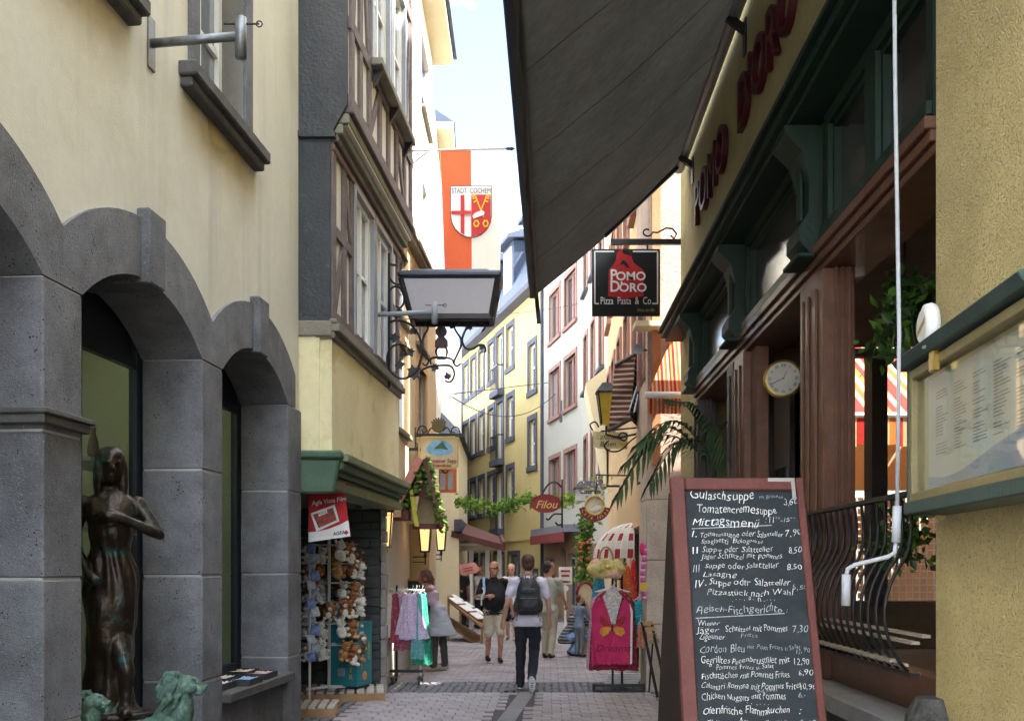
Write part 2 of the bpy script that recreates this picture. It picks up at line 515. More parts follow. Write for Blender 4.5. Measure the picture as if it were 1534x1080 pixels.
def water_stain(parent, fr, d0, d1, z0, z1, col, name='water_stain'):
    """a discoloured patch on the render below a sill, thinning out downwards"""
    m = bpy.data.materials.get(name) 
    if m is None:
        m = bpy.data.materials.new(name); m.use_nodes = True; nt = m.node_tree; b = nt.nodes['Principled BSDF']; b.inputs['Base Color'].default_value = (*col, 1); b.inputs['Roughness'].default_value = .9
        tc = nt.nodes.new('ShaderNodeTexCoord'); sp = nt.nodes.new('ShaderNodeSeparateXYZ'); nt.links.new(tc.outputs['Generated'], sp.inputs[0])
        nn = nt.nodes.new('ShaderNodeTexNoise'); nn.inputs['Scale'].default_value = 2.2; nn.inputs['Detail'].default_value = 4; nt.links.new(tc.outputs['Object'], nn.inputs['Vector'])
        def mth(op, a, b_):
            k = nt.nodes.new('ShaderNodeMath'); k.operation = op; k.use_clamp = True
            for i, q in enumerate((a, b_)):
                if isinstance(q, float): k.inputs[i].default_value = q
                else: nt.links.new(q, k.inputs[i])
            return k.outputs[0]
        e = mth('MULTIPLY', mth('MULTIPLY', sp.outputs['Y'], mth('SUBTRACT', 1.0, sp.outputs['Y'])), 4.0)
        f = mth('MULTIPLY', mth('POWER', sp.outputs['Z'], 1.6), mth('POWER', e, .6))
        f = mth('MULTIPLY', f, mth('MULTIPLY', nn.outputs['Fac'], 1.25))
        tr = nt.nodes.new('ShaderNodeBsdfTransparent'); mx = nt.nodes.new('ShaderNodeMixShader')
        nt.links.new(f, mx.inputs[0]); nt.links.new(tr.outputs[0], mx.inputs[1]); nt.links.new(b.outputs[0], mx.inputs[2]); nt.links.new(mx.outputs[0], nt.nodes['Material Output'].inputs['Surface'])
    return MB().poly([fr(d0, .004, z0), fr(d1, .004, z0), fr(d1, .004, z1), fr(d0, .004, z1)]).build('water_stain', m, parent, recalc=False)
# ------------------------------------------------------------------ ground and street
groundm = M('ground_dirt', (.20, .19, .18), .95, .2, 2, .3)
bedding = M('sand_joint', (.09, .08, .078), .95, .2, 6, .3, 60)
paverm = M('pinkish_paver', (.35, .315, .32), .85, .20, 1.5, .35, 60, rnd=.12, stain=((.22, .20, .205), 1.1, .5, .75))
settm = M('dark_basalt_sett', (.19, .19, .21), .75, .15, 6, .4, 50, rnd=.12)
slabm = M('grey_gutter_slab', (.24, .23, .24), .8, .12, 4, .3, 50, rnd=.06)

g = MB().poly([(-300, -200, -.02), (300, -200, -.02), (300, 500, -.02), (-300, 500, -.02)]).build('ground', groundm, recalc=False)
tag(g, kind='structure')
st = MB().poly([(-4, -6, -.004), (6, -6, -.004), (6, 70, -.004), (-8, 70, -.004)]).build('street', bedding, recalc=False)
tag(st, kind='structure')

def left_edge(d): return -1.95 + .036 * (d - 11)
def right_edge(d): return 1.85
def gutter_x(d): return -.06 + (d - 10.8) * .105
pbox = MB()
pbox.box(-.104, .104, -.074, .074, -.03, .012)
pav_mesh = pbox.mesh('paver', bevel=.006); pav_mesh.materials.append(paverm)
rest = MB(); indiv = []
row = 0; d = 10.0
while d < 30:
    d += .155; row += 1
    if 13.25 < d < 14.35: continue
    x = left_edge(d) + .11 + (.11 if row % 2 else 0)
    while x < right_edge(d):
        if not (d < 13.3 and abs(x - gutter_x(d)) < .2):
            indiv.append((x + random.uniform(-.003, .003), d))
        x += .217
indiv.sort(key=lambda q: q[1])
for i, (x, y) in enumerate(indiv):
    h = random.uniform(-.003, .003)
    if i < 300:
        o = bpy.data.objects.new('paver', pav_mesh); C.objects.link(o); o.parent = st
        o.location = (x, y, h); o.rotation_euler = (random.uniform(-.01, .01), random.uniform(-.01, .01), random.uniform(-.012, .012))
    else:
        rest.box(x - .103, x + .103, y - .072, y + .072, -.02, .010 + h)
o = rest.build('paver_field', paverm, st, recalc=False); o['kind'] = 'stuff'
setts = MB()
def sett(x, y, a=.045, b=.045):
    h = .012 + random.uniform(-.006, .006); a *= random.uniform(.85, 1.02); b *= random.uniform(.85, 1.02); c = .012
    n = len(setts.v)
    setts.v += [V((x - a, y - b, -.02)), V((x + a, y - b, -.02)), V((x + a, y + b, -.02)), V((x - a, y + b, -.02)),
                V((x - a + c, y - b + c, h)), V((x + a - c, y - b + c, h)), V((x + a - c, y + b - c, h)), V((x - a + c, y + b - c, h))]
    for f in ((4, 5, 6, 7), (0, 1, 5, 4), (1, 2, 6, 5), (2, 3, 7, 6), (3, 0, 4, 7)):
        setts.f.append(tuple(n + i for i in f)); setts.mi.append(0)
y = 13.3
while y < 14.3:
    x = left_edge(y)
    while x < right_edge(y):
        sett(x + random.uniform(-.012, .012), y + random.uniform(-.012, .012)); x += .102
    y += .1
y = 10.0
while y < 30:
    x = left_edge(y) - .06
    while x > -3.0:
        sett(x + random.uniform(-.01, .01), y + random.uniform(-.01, .01)); x -= .11
    x = right_edge(y) + .06
    while x < 2.7:
        sett(x + random.uniform(-.01, .01), y + random.uniform(-.01, .01)); x += .11
    y += .11
o = setts.build('cobble_setts', settm, st, recalc=False); o['kind'] = 'stuff'
d = 9.8
while d < 13.2:
    x0, x1 = gutter_x(d), gutter_x(d + .46)
    MB().hexa([(x0 - .1, d, -.02), (x0 + .1, d, -.02), (x1 + .1, d + .455, -.02), (x1 - .1, d + .455, -.02),
               (x0 - .1, d, .008), (x0 + .1, d, .008), (x1 + .1, d + .455, .008), (x1 - .1, d + .455, .008)]).build('gutter_slab', slabm, st, bevel=.005)
    d += .46
MB().box(-.1, .22, 13.3, 13.62, -.02, .02).build('drain_cover', iron, st, bevel=.004)

# ------------------------------------------------------------------ left: cream building with stone arcade
L1 = Fr(-2.93, .0853, 1)
b1 = thing('arcade_building', 'cream rendered building with grey stone arcade and deep sills on the left', 'building', L1(6, 0, 0))
arches = [(3.55, 5.24, 3.35, 5.44), (5.64, 7.35, 5.44, 7.55), (7.75, 9.39, 7.55, 9.62)]
ZS, ZC, ZE, ZX = 3.18, 3.50, 3.50, 3.88
def arc_z(d, a, b, z0, z1):
    hw = (b - a) / 2; h = z1 - z0; r = (hw * hw + h * h) / (2 * h); x = d - (a + b) / 2
    return z1 - r + math.sqrt(max(0, r * r - x * x))
def wall_bottom(d):
    for a, b, p, q in arches:
        if p <= d <= q:
            zi = arc_z(d, a, b, ZS, ZC) if a < d < b else ZS
            return (zi + arc_z(d, p, q, ZE, ZX)) / 2 + .02
    return 3.1 if d > 3.3 else 0
wm = MB()
stp = [x / 20 for x in range(-60, 197)]
stp = [s for s in stp if s <= 9.8] + [9.81]
for a, b in zip(stp[:-1], stp[1:]):
    wm.poly([L1(a, 0, wall_bottom(a)), L1(b, 0, wall_bottom(b)), L1(b, 0, 4.6), L1(a, 0, 4.6)])
win1 = [(4.98, 5.98, 5.2, 7.1), (7.32, 8.28, 5.2, 7.1), (2.6, 3.6, 5.2, 7.1)]
facade(wm, L1, -3, 9.81, 4.6, 13.5, win1, depth=.3)
wm.fb(L1, -3, 9.81, -5, -.34, 3.95, 13.5)
wm.fb(L1, -3, 9.81, -5, -3.0, 0, 3.95)
wm.fb(L1, -3, 3.3, -3.0, -.5, 0, 3.95)
wm.poly([L1(9.81, 0, 3.1), L1(9.81, -.4, 3.1), L1(9.81, -.4, 13.5), L1(9.81, 0, 13.5)])
wm.poly([L1(9.81, -.45, 0), L1(9.81, -3, 0), L1(9.81, -3, 4), L1(9.81, -.45, 4)])
wm.build('wall', cream, b1, recalc=False)
MB().poly([L1(-3, .4, 13.5), L1(9.9, .4, 13.5), L1(9.9, -2.5, 16), L1(-3, -2.5, 16)]).build('roof', slateroof, b1, recalc=False)
# shop room behind the arches
roomm = M('shop_room', (.56, .55, .40), .9, .06, 2, 0)
rm = MB()
rm.poly([L1(3.3, -2.9, .5), L1(9.7, -2.9, .5), L1(9.7, -2.9, 3.9), L1(3.3, -2.9, 3.9)])
rm.poly([L1(3.3, -.5, 3.93), L1(9.7, -.5, 3.93), L1(9.7, -2.9, 3.93), L1(3.3, -2.9, 3.93)])
rm.poly([L1(3.3, -.5, .5), L1(9.7, -.5, .5), L1(9.7, -2.9, .5), L1(3.3, -2.9, .5)])
rm.poly([L1(9.7, -.5, .5), L1(9.7, -2.9, .5), L1(9.7, -2.9, 3.93), L1(9.7, -.5, 3.93)])
rm.build('shop_room', roomm, b1, recalc=False)
# piers of stone blocks
courses = [0, .03, .81, 1.59, 2.37, 3.18]
piers = [(3.15, 3.55), (5.24, 5.64), (7.35, 7.75), (9.39, 9.81)]
for a, b in piers:
    MB().fb(L1, a + .008, b - .008, -.42, .022, 0, 3.18).build('mortar_core', mortar, b1)
    for z0, z1 in zip(courses[1:-1], courses[2:]):
        bl = MB().fb(L1, a, b, -.43, .03, z0 + .004, z1 - .004)
        bl.build('stone', basalt, b1, bevel=.011)
# voussoirs
for a, b, p, q in arches:
    dm = (a + b) / 2; kw = .125
    for side in (-1, 1):
        e = p if side < 0 else q; s0 = a if side < 0 else b; ke = dm + side * kw
        n = 9
        pts = [(e, ZS + .004), (s0, ZS + .004)] + [(s0 + (ke - s0) * i / n, arc_z(s0 + (ke - s0) * i / n, a, b, ZS, ZC)) for i in range(1, n + 1)]
        pts += [(ke + (e - ke) * i / n, arc_z(ke + (e - ke) * i / n, p, q, ZE, ZX)) for i in range(0, n + 1)]
        mb = MB().prism([L1(d_, -.43, z_) for d_, z_ in pts], L1.n * .46)
        mb.build('arch_stone', basalt, b1)
    zk0 = arc_z(dm + kw, a, b, ZS, ZC) - .03; zk1 = ZX + .06
    MB().hexa([L1(dm - kw * .9, -.43, zk0), L1(dm + kw * .9, -.43, zk0), L1(dm + kw * .9, .085, zk0), L1(dm - kw * .9, .085, zk0),
               L1(dm - kw, -.43, zk1), L1(dm + kw, -.43, zk1), L1(dm + kw, .085, zk1), L1(dm - kw, .085, zk1)]).build('keystone', basalt, b1, bevel=.01)
    # low wall, sill, shop window
    zs_ = .45 if 5.5 < a < 6 else .60
    MB().fb(L1, a, b, -.43, -.02, 0, zs_).build('stone', basalt, b1, bevel=.006)
    MB().fb(L1, a, b, -.46, .10, zs_, zs_ + .08).build('window_sill', darkstone, b1, bevel=.01)
    fm = MB(); t0, t1 = -.50, -.44
    for x0, x1 in ((a - .1, a + .06), (b - .06, b + .1), (dm - .02, dm + .02)): fm.fb(L1, x0, x1, t0, t1, zs_ + .08, 3.75)
    fm.fb(L1, a - .1, b + .1, t0 + .004, t1 - .004, zs_ + .08, zs_ + .16)
    fm.fb(L1, a - .1, b + .1, t0 + .004, t1 - .004, 3.1, 3.16)
    wo = fm.build('shop_window', darkmetal, b1)
    MB().fb(L1, a - .1, b + .1, -.52, -.48, 3.12, 3.9).build('dark_mask_panel', darkmetal, wo)  # dark panel added to hide the bright ceiling behind the arch top
    MB().fb(L1, a + .06, dm - .02, -.475, -.467, zs_ + .16, 3.1).build('pane', shopglass, wo)
    MB().fb(L1, dm + .02, b - .06, -.475, -.467, zs_ + .16, 3.1).build('pane', shopglass, wo)
mb = MB(); mb.fb(L1, 5.18, 5.66, -.3, .07, 2.40, 2.45); mb.fb(L1, 5.16, 5.68, -.3, .09, 2.45, 2.48)
mb.build('ledge', darkstone, b1, bevel=.006)
for (a, b, z0, z1) in win1:
    wo = window(b1, L1, a, b, z0, z1, whitepaint, skyglass, dep=.2, cols=2, rows=3, w=.07, bars=.035)
    s = MB(); sw = .16
    s.fb(L1, a - sw, a, -.3, .03, z0, z1 + sw); s.fb(L1, b, b + sw, -.3, .03, z0, z1 + sw); s.fb(L1, a, b, -.3, .03, z1, z1 + sw)
    s.build('window_surround', basalt, wo, bevel=.006)
    s = MB()
    s.fb(L1, a - .32, b + .32, -.1, .13, z0 - .10, z0); s.fb(L1, a - .29, b + .29, -.1, .085, z0 - .17, z0 - .10)
    s.build('window_sill', darkstone, wo, bevel=.012)
    water_stain(b1, L1, a - .3, b + .3, z0 - .75, z0 - .17, (.50, .36, .14))
light = MB().fb(L1, 4.2, 9.3, -1.5, -1.35, 3.88, 3.92).build('ceiling_light', M('shop_tube', (.9, .9, .7), .5, 0, 1, 0, emit=((1, .96, .78), .8)), loc=L1(7, -1.4, 3.9))
tag(light, 'lit ceiling tube inside the shop behind the stone arches', 'light')
# pipe bracket (flagpole holder) on the wall
def pole_holder(fr, d, z, ln, label, rz=0, m=galv, plate=True):
    t = thing('flagpole_holder', label, 'bracket', fr(d, 0, z))
    if plate: MB().fb(fr, d - .05, d + .05, .001, .014, z - .17, z + .17).build('wall_plate', m, t, bevel=.003)
    MB().tube([fr(d, .0, z), fr(d, ln, z + .02)], .029, 10).build('pipe', m, t, smooth=True)
    e = fr(d, ln + .03, z)
    MB().tube([e + V((0, 0, -.12)), e + V((0, 0, .14))], .038, 12).build('socket', m, t, smooth=True)
    MB().tube([e + V((-.11, 0, .10)), e + V((.12, 0, .10))], .006, 6).tube([e + V((.12 + .02 * math.cos(k * .9), 0, .10 + .02 * math.sin(k * .9))) for k in range(8)], .005, 5).build('set_screw', iron, t)
    return t
pole_holder(L1, 6.56, 5.08, .58, 'weathered steel pipe bracket below the window of the cream building')

# ------------------------------------------------------------------ left: half-timbered house with souvenir shop
La = Fr(-2.535, .0753, 1); Lb = Fr(-2.356, .0753, 1)
b2 = thing('half_timbered_house', 'half-timbered house with dark slate flank, yellow shop front and green lintel', 'house', La(11.5, 0, 0))
D0, D1 = 9.86, 13.35
m = MB(); facade(m, La, D0, D1, 4.05, 6.0, [(10.8, 11.68, 4.15, 5.72), (11.85, 12.75, 4.15, 5.72)], .14)
facade(m, Lb, D0, D1, 6.0, 10.6, [(10.85, 11.7, 7.15, 8.75), (11.85, 12.7, 7.15, 8.75), (10.3, 10.7, 9.2, 10.2)], .14)
m.poly([La(D0, 0, 6), La(D1, 0, 6), Lb(D1, 0, 6), Lb(D0, 0, 6)])
m.fb(La, D0 + .02, D1, -4, -.2, 4.05, 10.6)
m.poly([La(D1, 0, 4), La(D1, -.3, 4), La(D1, -.3, 10.6), Lb(D1, 0, 10.6), Lb(D1, 0, 6), La(D1, 0, 6)])
m.build('wall', plaster, b2, recalc=False)
# slate flank facing the camera
x0 = L1(9.81, -.3, 0).x
m = MB()
m.prism([V((x0, D0, 4.02)), V((La(D0, .01, 0).x, D0, 4.02)), V((La(D0, .01, 0).x, D0, 5.9)), V((x0, D0, 5.9))], (0, -.03, 0))
m.prism([V((x0, D0, 5.92)), V((La(D0, .03, 0).x, D0, 5.92)), V((Lb(D0, .0, 0).x, D0, 6.19)), V((Lb(D0, .0, 0).x, D0, 10.6)), V((x0, D0, 10.6))], (0, -.05, 0))
m.build('slate_flank', slate, b2)
MB().box(x0, La(D0, .06, 0).x, D0 - .075, D0, 5.86, 5.92).build('slate_drip_edge', slate, b2)
m = MB().poly([Lb(D0 - .1, .5, 10.6), Lb(D1 + .1, .5, 10.6), Lb(D1 + .1, -2, 13.5), Lb(D0 - .1, -2, 13.5)])
m.poly([Lb(D0 - .1, .5, 10.55), Lb(D1 + .1, .5, 10.55), Lb(D1 + .1, -.2, 10.55), Lb(D0 - .1, -.2, 10.55)])
m.build('roof', slateroof, b2, recalc=False)
# timbers, each a beam
def beam(fr, pts, w=.13, t=.035, mat=timber):
    (da, za), (db, zb) = pts
    if abs(za - zb) < 1e-6: mb = MB().fb(fr, da, db, .0, t, za - w / 2, za + w / 2)
    elif abs(da - db) < 1e-6: mb = MB().fb(fr, da - w / 2, da + w / 2, .0, t - .004, za, zb)
    else:
        v = V((db - da, zb - za)); n_ = V((-v.y, v.x)).normalized() * w / 2
        q = [(da + n_.x, za + n_.y), (da - n_.x, za - n_.y), (db - n_.x, zb - n_.y), (db + n_.x, zb + n_.y)]
        mb = MB().prism([fr(a, .0, b) for a, b in q], fr.n * (t - .008))
    return mb.build('beam', mat, b2)
for d in (9.93, 10.36, 10.70, 11.76, 12.86, 13.28): beam(La, ((d, 4.1), (d, 5.75)))
beam(La, ((9.86, 4.14), (13.35, 4.14)), .1); beam(La, ((9.99, 5.0), (10.64, 5.0)), .1); beam(La, ((12.92, 5.0), (13.22, 5.0)), .1)
beam(La, ((9.98, 4.2), (10.32, 4.95)), .1); beam(La, ((10.66, 5.1), (10.40, 5.7)), .1)
for d in (9.95, 10.32, 10.74, 11.28, 11.77, 12.25, 12.8, 13.26): beam(Lb, ((d, 6.3), (d, 7.0 if 10.75 < d < 12.75 and d not in (11.77,) else 10.5)))
beam(Lb, ((9.86, 6.25), (13.35, 6.25)), .12); beam(Lb, ((9.86, 7.02), (13.35, 7.02)), .12); beam(Lb, ((9.86, 8.9), (13.35, 8.9)), .14)
beam(Lb, ((10.0, 7.1), (10.28, 8.8)), .1); beam(Lb, ((10.70, 7.1), (10.36, 8.8)), .1)
beam(Lb, ((10.8, 6.35), (11.24, 6.95)), .1); beam(Lb, ((12.75, 6.35), (12.29, 6.95)), .1); beam(Lb, ((12.86, 7.1), (13.2, 8.8)), .1)
for (a, b, z0, z1, f) in ((10.8, 11.68, 4.15, 5.72, La), (11.85, 12.75, 4.15, 5.72, La), (10.85, 11.7, 7.15, 8.75, Lb), (11.85, 12.7, 7.15, 8.75, Lb), (10.3, 10.7, 9.2, 10.2, Lb)):
    wo = window(b2, f, a, b, z0, z1, whitepaint, skyglass, dep=.03, cols=2 if b - a > .5 else 1, rows=2, w=.06, bars=.028)
    s = MB(); s.fb(f, a - .06, a, .0, .05, z0, z1 + .06); s.fb(f, b, b + .06, .0, .05, z0, z1 + .06); s.fb(f, a, b, .0, .05, z1, z1 + .06)
    s.build('window_surround', greypaint, wo)
# jetty mouldings and ledge under the upper windows
jm = M('painted_jetty_moulding', (.16, .11, .09), .7, .15, 6, .2); jg = M('green_jetty_band', (.19, .19, .145), .7, .12, 6, .2)
for i, (t0, z0, z1, mm) in enumerate(((.04, 5.76, 5.84, jm), (.08, 5.84, 5.92, timber), (.13, 5.92, 6.02, jg), (.19, 6.02, 6.12, jg), (.235, 6.12, 6.19, timber))):
    MB().fb(La, D0 - .0, D1 + .06, -.02, t0, z0, z1 - .004).build('jetty_moulding', mm, b2, bevel=.01)
led = M('grey_ledge', (.20, .19, .15), .8, .15, 5, .3)
m = MB(); m.fb(Lb, 10.74, 12.84, .036, .16, 7.04, 7.12); m.build('flower_box_ledge', led, b2, bevel=.008)
for d in (10.85, 11.75, 12.7): MB().prism([Lb(d, .03, 7.035), Lb(d, .14, 7.035), Lb(d, .03, 6.85)], Lb.u * .05).build('ledge_bracket', iron, b2)
# yellow shop front
m = MB(); m.fb(La, D0, D1, -.5, .02, 2.78, 3.98)
m.build('yellow_parapet', yellowren, b2)
m = MB(); m.box(x0, La(D0, -.1, 0).x, D0 - .02, D0 + .2, 2.72, 3.98); m.build('yellow_side', yellowren, b2)
cap = M('cap_stone', (.20, .185, .15), .85, .15, 5, .3)
for t0, z0, z1 in ((.05, 3.90, 3.97), (.10, 3.97, 4.05), (.075, 4.05, 4.10)):
    m = MB(); m.fb(La, D0 - .03, D1 + .06, -.2, t0, z0, z1 - .003); m.build('cornice_moulding', cap, b2, bevel=.01)
MB().box(x0, La(D0, .02, 0).x, D0 - .05, D0 + .1, 3.92, 4.07).build('cornice_moulding', cap, b2, bevel=.01)
for t0, z0, z1, mm in ((.05, 2.42, 2.52, palegreen), (.02, 2.52, 2.56, greenpaint), (.06, 2.56, 2.62, greenpaint), (.12, 2.62, 2.70, greenpaint), (.17, 2.70, 2.78, palegreen)):
    MB().fb(La, D0 + .06, D1 + .06, -.3, t0, z0, z1 - .003).build('green_lintel_moulding', mm, b2, bevel=.008)
xr = La(D0, .04, 0).x
MB().hexa([(x0, D0 - .03, 2.38), (xr, D0 - .03, 2.38), (xr, D0 + .05, 2.38), (x0, D0 + .05, 2.38), (x0, D0 - .03, 2.72), (xr + .06, D0 - .03, 2.72), (xr + .06, D0 + .05, 2.72), (x0, D0 + .05, 2.72)]).build('green_corner_block', greenpaint, b2, bevel=.02)
MB().box(x0, xr + .09, D0 - .06, D0 + .06, 2.72, 2.80).build('green_corner_cap', greenpaint, b2, bevel=.02)
# shop room and its far jamb of layered stone
rubble = M('layered_slate_stone', (.060, .065, .068), .8, .25, 5, .5, 18)
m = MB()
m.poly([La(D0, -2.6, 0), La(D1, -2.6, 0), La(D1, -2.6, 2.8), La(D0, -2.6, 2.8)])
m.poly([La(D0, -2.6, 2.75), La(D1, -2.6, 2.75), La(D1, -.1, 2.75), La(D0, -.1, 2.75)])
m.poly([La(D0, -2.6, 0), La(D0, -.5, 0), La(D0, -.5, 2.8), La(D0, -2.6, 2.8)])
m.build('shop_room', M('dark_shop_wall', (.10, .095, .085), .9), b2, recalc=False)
xj = La(13.2, -.19, 0).x; z = 0
while z < 2.42:
    h = random.uniform(.09, .17); x = xj - 1.9
    while x < xj - .02:
        w = random.uniform(.25, .55); xe = min(x + w, xj)
        if xj - xe < .12: xe = xj
        o_ = random.uniform(0, .035)
        MB().box(x, xe - .008, 13.2 - o_, 13.35, z, min(z + h - .008, 2.42)).build('jamb_stone', rubble, b2, bevel=.006)
        x = xe
    z += h
edge = M('pale_edge_stone', (.26, .25, .23), .85, .2, 6, .4)
z = 0
while z < 2.4:
    h = random.uniform(.16, .3)
    MB().box(xj, xj + .07 + random.uniform(-.01, .012), 13.17, 13.35, z, min(z + h - .006, 2.42)).build('edge_stone', edge, b2, bevel=.01)
    z += h
MB().box(PX(532, 13.15), PX(542, 13.15), 13.14, 13.16, PZ(762, 13.15), PZ(752, 13.15)).build('switch_plate', palegreen, b2)
pole_holder(La, 12.0, PZ(470, 11.95), .68, 'dark steel pipe bracket beside the shop windows under the hanging lantern', m=greypaint)

# ------------------------------------------------------------------ left: peach house, white houses behind
L3 = Fr(-2.378, .06, 1)
b3 = thing('peach_house', 'peach rendered house with moss covered gable canopy beyond the half-timbered one', 'house', L3(15, 0, 0))
o3 = [(13.62, 14.4, 3.55, 4.75), (15.35, 16.2, 3.55, 4.75), (13.62, 14.4, 5.1, 6.05), (15.35, 16.2, 5.1, 6.05)]
g3 = [(13.36, 16.8, 0, 2.35)]
m = MB(); facade(m, L3, 13.36, 17.5, 0, 6.3, o3 + g3, .14)
m.fb(L3, 13.36, 17.5, -.33, -.18, 2.4, 6.3); m.fb(L3, 16.85, 17.5, -.8, -.18, 0, 2.4)
m.poly([L3(17.5, 0, 0), L3(17.5, -.6, 0), L3(17.5, -.6, 6.3), L3(17.5, 0, 6.3)])
m.poly([L3(13.36, -1.2, 0), L3(16.9, -1.2, 0), L3(16.9, -1.2, 2.4), L3(13.36, -1.2, 2.4)])
m.poly([L3(13.36, -1.2, 2.38), L3(16.9, -1.2, 2.38), L3(16.9, -.1, 2.38), L3(13.36, -.1, 2.38)])
m.build('wall', peach, b3, recalc=False)
beige = M('beige_porch_wall', (.42, .33, .16), .9, .06, 2, .15)
MB().box(-2.75, L3(16.8, -.02, 0).x, 16.78, 16.9, 0, 2.37).build('porch_side_wall', beige, b3)
for (a, b, z0, z1) in o3: window(b3, L3, a, b, z0, z1, greypaint, skyglass, dep=.08, cols=2, rows=2, w=.05, bars=.02, sur=(M('peach_stone', (.55, .36, .20), .9), .1, .03), sill=(cap, .07, .07))
doorm = M('dark_door', (.05, .04, .035), .5, .15, 4)
MB().box(-2.3, -1.95, 16.74, 16.779, 0, 2.0).build('door', doorm, b3)
m = MB(); m.fb(L3, 13.36, 17.55, -.3, .12, 6.3, 6.36); m.fb(L3, 13.36, 17.55, -.3, .16, 6.36, 6.42); m.build('eave_gutter', cap, b3)

Wf = Fr(-1.88, .01, 1)
b4 = thing('white_house', 'tall sunlit white house with wide eave rising behind the flag', 'house', Wf(18, 0, 0))
ow = [(18.7, 20.3, 10.3, 11.7), (18.5, 19.8, 7.4, 9.0), (15.0, 16.4, 7.4, 9.0), (15.0, 16.4, 10.0, 11.4), (18.6, 19.6, 3.8, 5.2), (18.6, 19.6, .0, 2.3)]
m = MB(); facade(m, Wf, 13.4, 21, 0, 12.3, ow, .16); building_box(m, Wf, 13.4, 21, 5, 0, 12.3)
m.build('wall', white3, b4, recalc=False)
for (a, b, z0, z1) in ow: window(b4, Wf, a, b, z0, z1, greypaint, skyglass, dep=.1, cols=2, rows=2, w=.06, bars=.03, sill=(led, .06, .08))
m = MB(); m.fb(Wf, 13.3, 21.25, -5.4, .42, 12.3, 12.42); m.build('eave', creamB, b4); 
MB().prism([Wf(13.3, .5, 12.44), Wf(13.3, -2.5, 14.6), Wf(13.3, -5.5, 12.44)], Wf.u * 8).build('roof', slateroof, b4)
m = MB(); m.fb(Wf, 18.35, 18.5, .01, .05, 7.4, 9.0); m.build('shutter', greypaint, b4)
W2 = Fr(-1.12, -.03, 1)
b5 = thing('white_gabled_house', 'narrow white house with small overhanging eave behind the flagpole', 'house', W2(24, 0, 0))
ow = [(22.5, 23.5, 9.3, 10.8), (22.5, 23.5, 6.3, 7.8), (25, 26, 9.3, 10.8), (25, 26, 6.3, 7.8)]
m = MB(); facade(m, W2, 21.3, 27.5, 0, 12.4, ow, .16); building_box(m, W2, 21.3, 27.5, 5, 0, 12.4); m.build('wall', white3, b5, recalc=False)
for (a, b, z0, z1) in ow: window(b5, W2, a, b, z0, z1, greypaint, skyglass, dep=.1, cols=2, rows=2, w=.06, bars=.03)
m = MB(); m.fb(W2, 24.5, 27.9, -4, .42, 12.4, 12.55); m.build('eave', creamB, b5)
MB().prism([W2(24.5, .45, 12.55), W2(24.5, -1.8, 14), W2(24.5, -4, 12.55)], W2.u * 3.4).build('roof', slateroof, b5)
# low house with slate hip roof
b6 = thing('slate_roofed_house', 'small cream house with pointed slate roof and orange window frame', 'house', (-1.9, 27, 0))
F6 = FrX(26); ow = [(PX(654, 26), PX(684, 26), PZ(738, 26), PZ(702, 26))]
m = MB(); facade(m, F6, -3.2, -1.38, 0, 5.1, ow, .16); m.box(-3.2, -1.38, 26.2, 31, 0, 5.1)
m.poly([(-1.38, 26, 0), (-1.38, 26.2, 0), (-1.38, 26.2, 5.1), (-1.38, 26, 5.1)]); m.build('wall', creamB, b6, recalc=False)
orangewood = M('orange_wood', (.38, .10, .03), .6, .15, 5, .1)
window(b6, F6, *ow[0], orangewood, skyglass, dep=.04, cols=2, rows=1, w=.09, bars=.03)
ap = V((PX(656, 26.8), 27.6, PZ(608, 26.8)))
m = MB(); ev = [V((-3.4, 25.8, 5.05)), V((-1.25, 25.8, 5.05)), V((-1.25, 31, 5.05)), V((-3.4, 31, 5.05))]; ap2 = V((-2.1, 30, ap.z))
m.poly([ev[0], ev[1], ap]); m.poly([ev[1], ev[2], ap2, ap]); m.poly([ev[2], ev[3], ap2]); m.poly([ev[3], ev[0], ap, ap2]); m.poly(ev)
m.build('roof', slate, b6)
MB().box(-1.5, -1.3, 25.9, 31, 2.6, 2.9).build('fascia', bluegrey, b6)
L5 = Fr(.14, -.055, 1)
b7 = thing('far_left_house', 'pale house front closing the left side of the street behind the garland', 'house', L5(40, 0, 0))
ow = [(d, d + .9, z, z + 1.5) for d in (33, 36, 39, 42, 45, 48) for z in (3.6, 6.3)]
m = MB(); facade(m, L5, 31.05, 60, 0, 8.6, ow, .16); building_box(m, L5, 31.05, 60, 6, 0, 8.6); m.build('wall', white3, b7, recalc=False)
for (a, b, z0, z1) in ow: window(b7, L5, a, b, z0, z1, greypaint, FARG, dep=.1, cols=2, rows=1)

# ------------------------------------------------------------------ far right: the pale yellow house, white house, cream and orange houses
YF = Fr(11.04, -.278, -1)
by = thing('pale_yellow_house', 'long pale yellow house with blue-grey window frames and slate mansard roof', 'house', YF(42, 0, 0))
wins = []; doors = []
for dc in (39.95, 42.9, 44.6, 46.1, 47.6):
    wins += [(dc - .42, dc + .42, 9.65, 11.25), (dc - .42, dc + .42, 6.85, 8.45), (dc - .42, dc + .42, 4.05, 5.6)]
for dc in (41.5, 48.9): doors += [(dc - .45, dc + .45, 8.95, 11.3), (dc - .45, dc + .45, 6.1, 8.5), (dc - .45, dc + .45, 3.25, 5.6)]
wins += [(36.6, 37.4, 8.2, 9.9), (36.6, 37.4, 5.4, 7.1)]
shop = [(d, d + 1.5, .35, 2.2) for d in (38.7, 40.9, 43.1, 45.3, 47.5)] + [(36.4, 37.3, 0, 1.5)]
m = MB(); facade(m, YF, 35.62, 49.6, 0, 11.75, wins + doors + shop, .22); building_box(m, YF, 35.62, 49.6, 8, 0, 11.75, .26)
m.build('wall', yellowB, by, recalc=False)
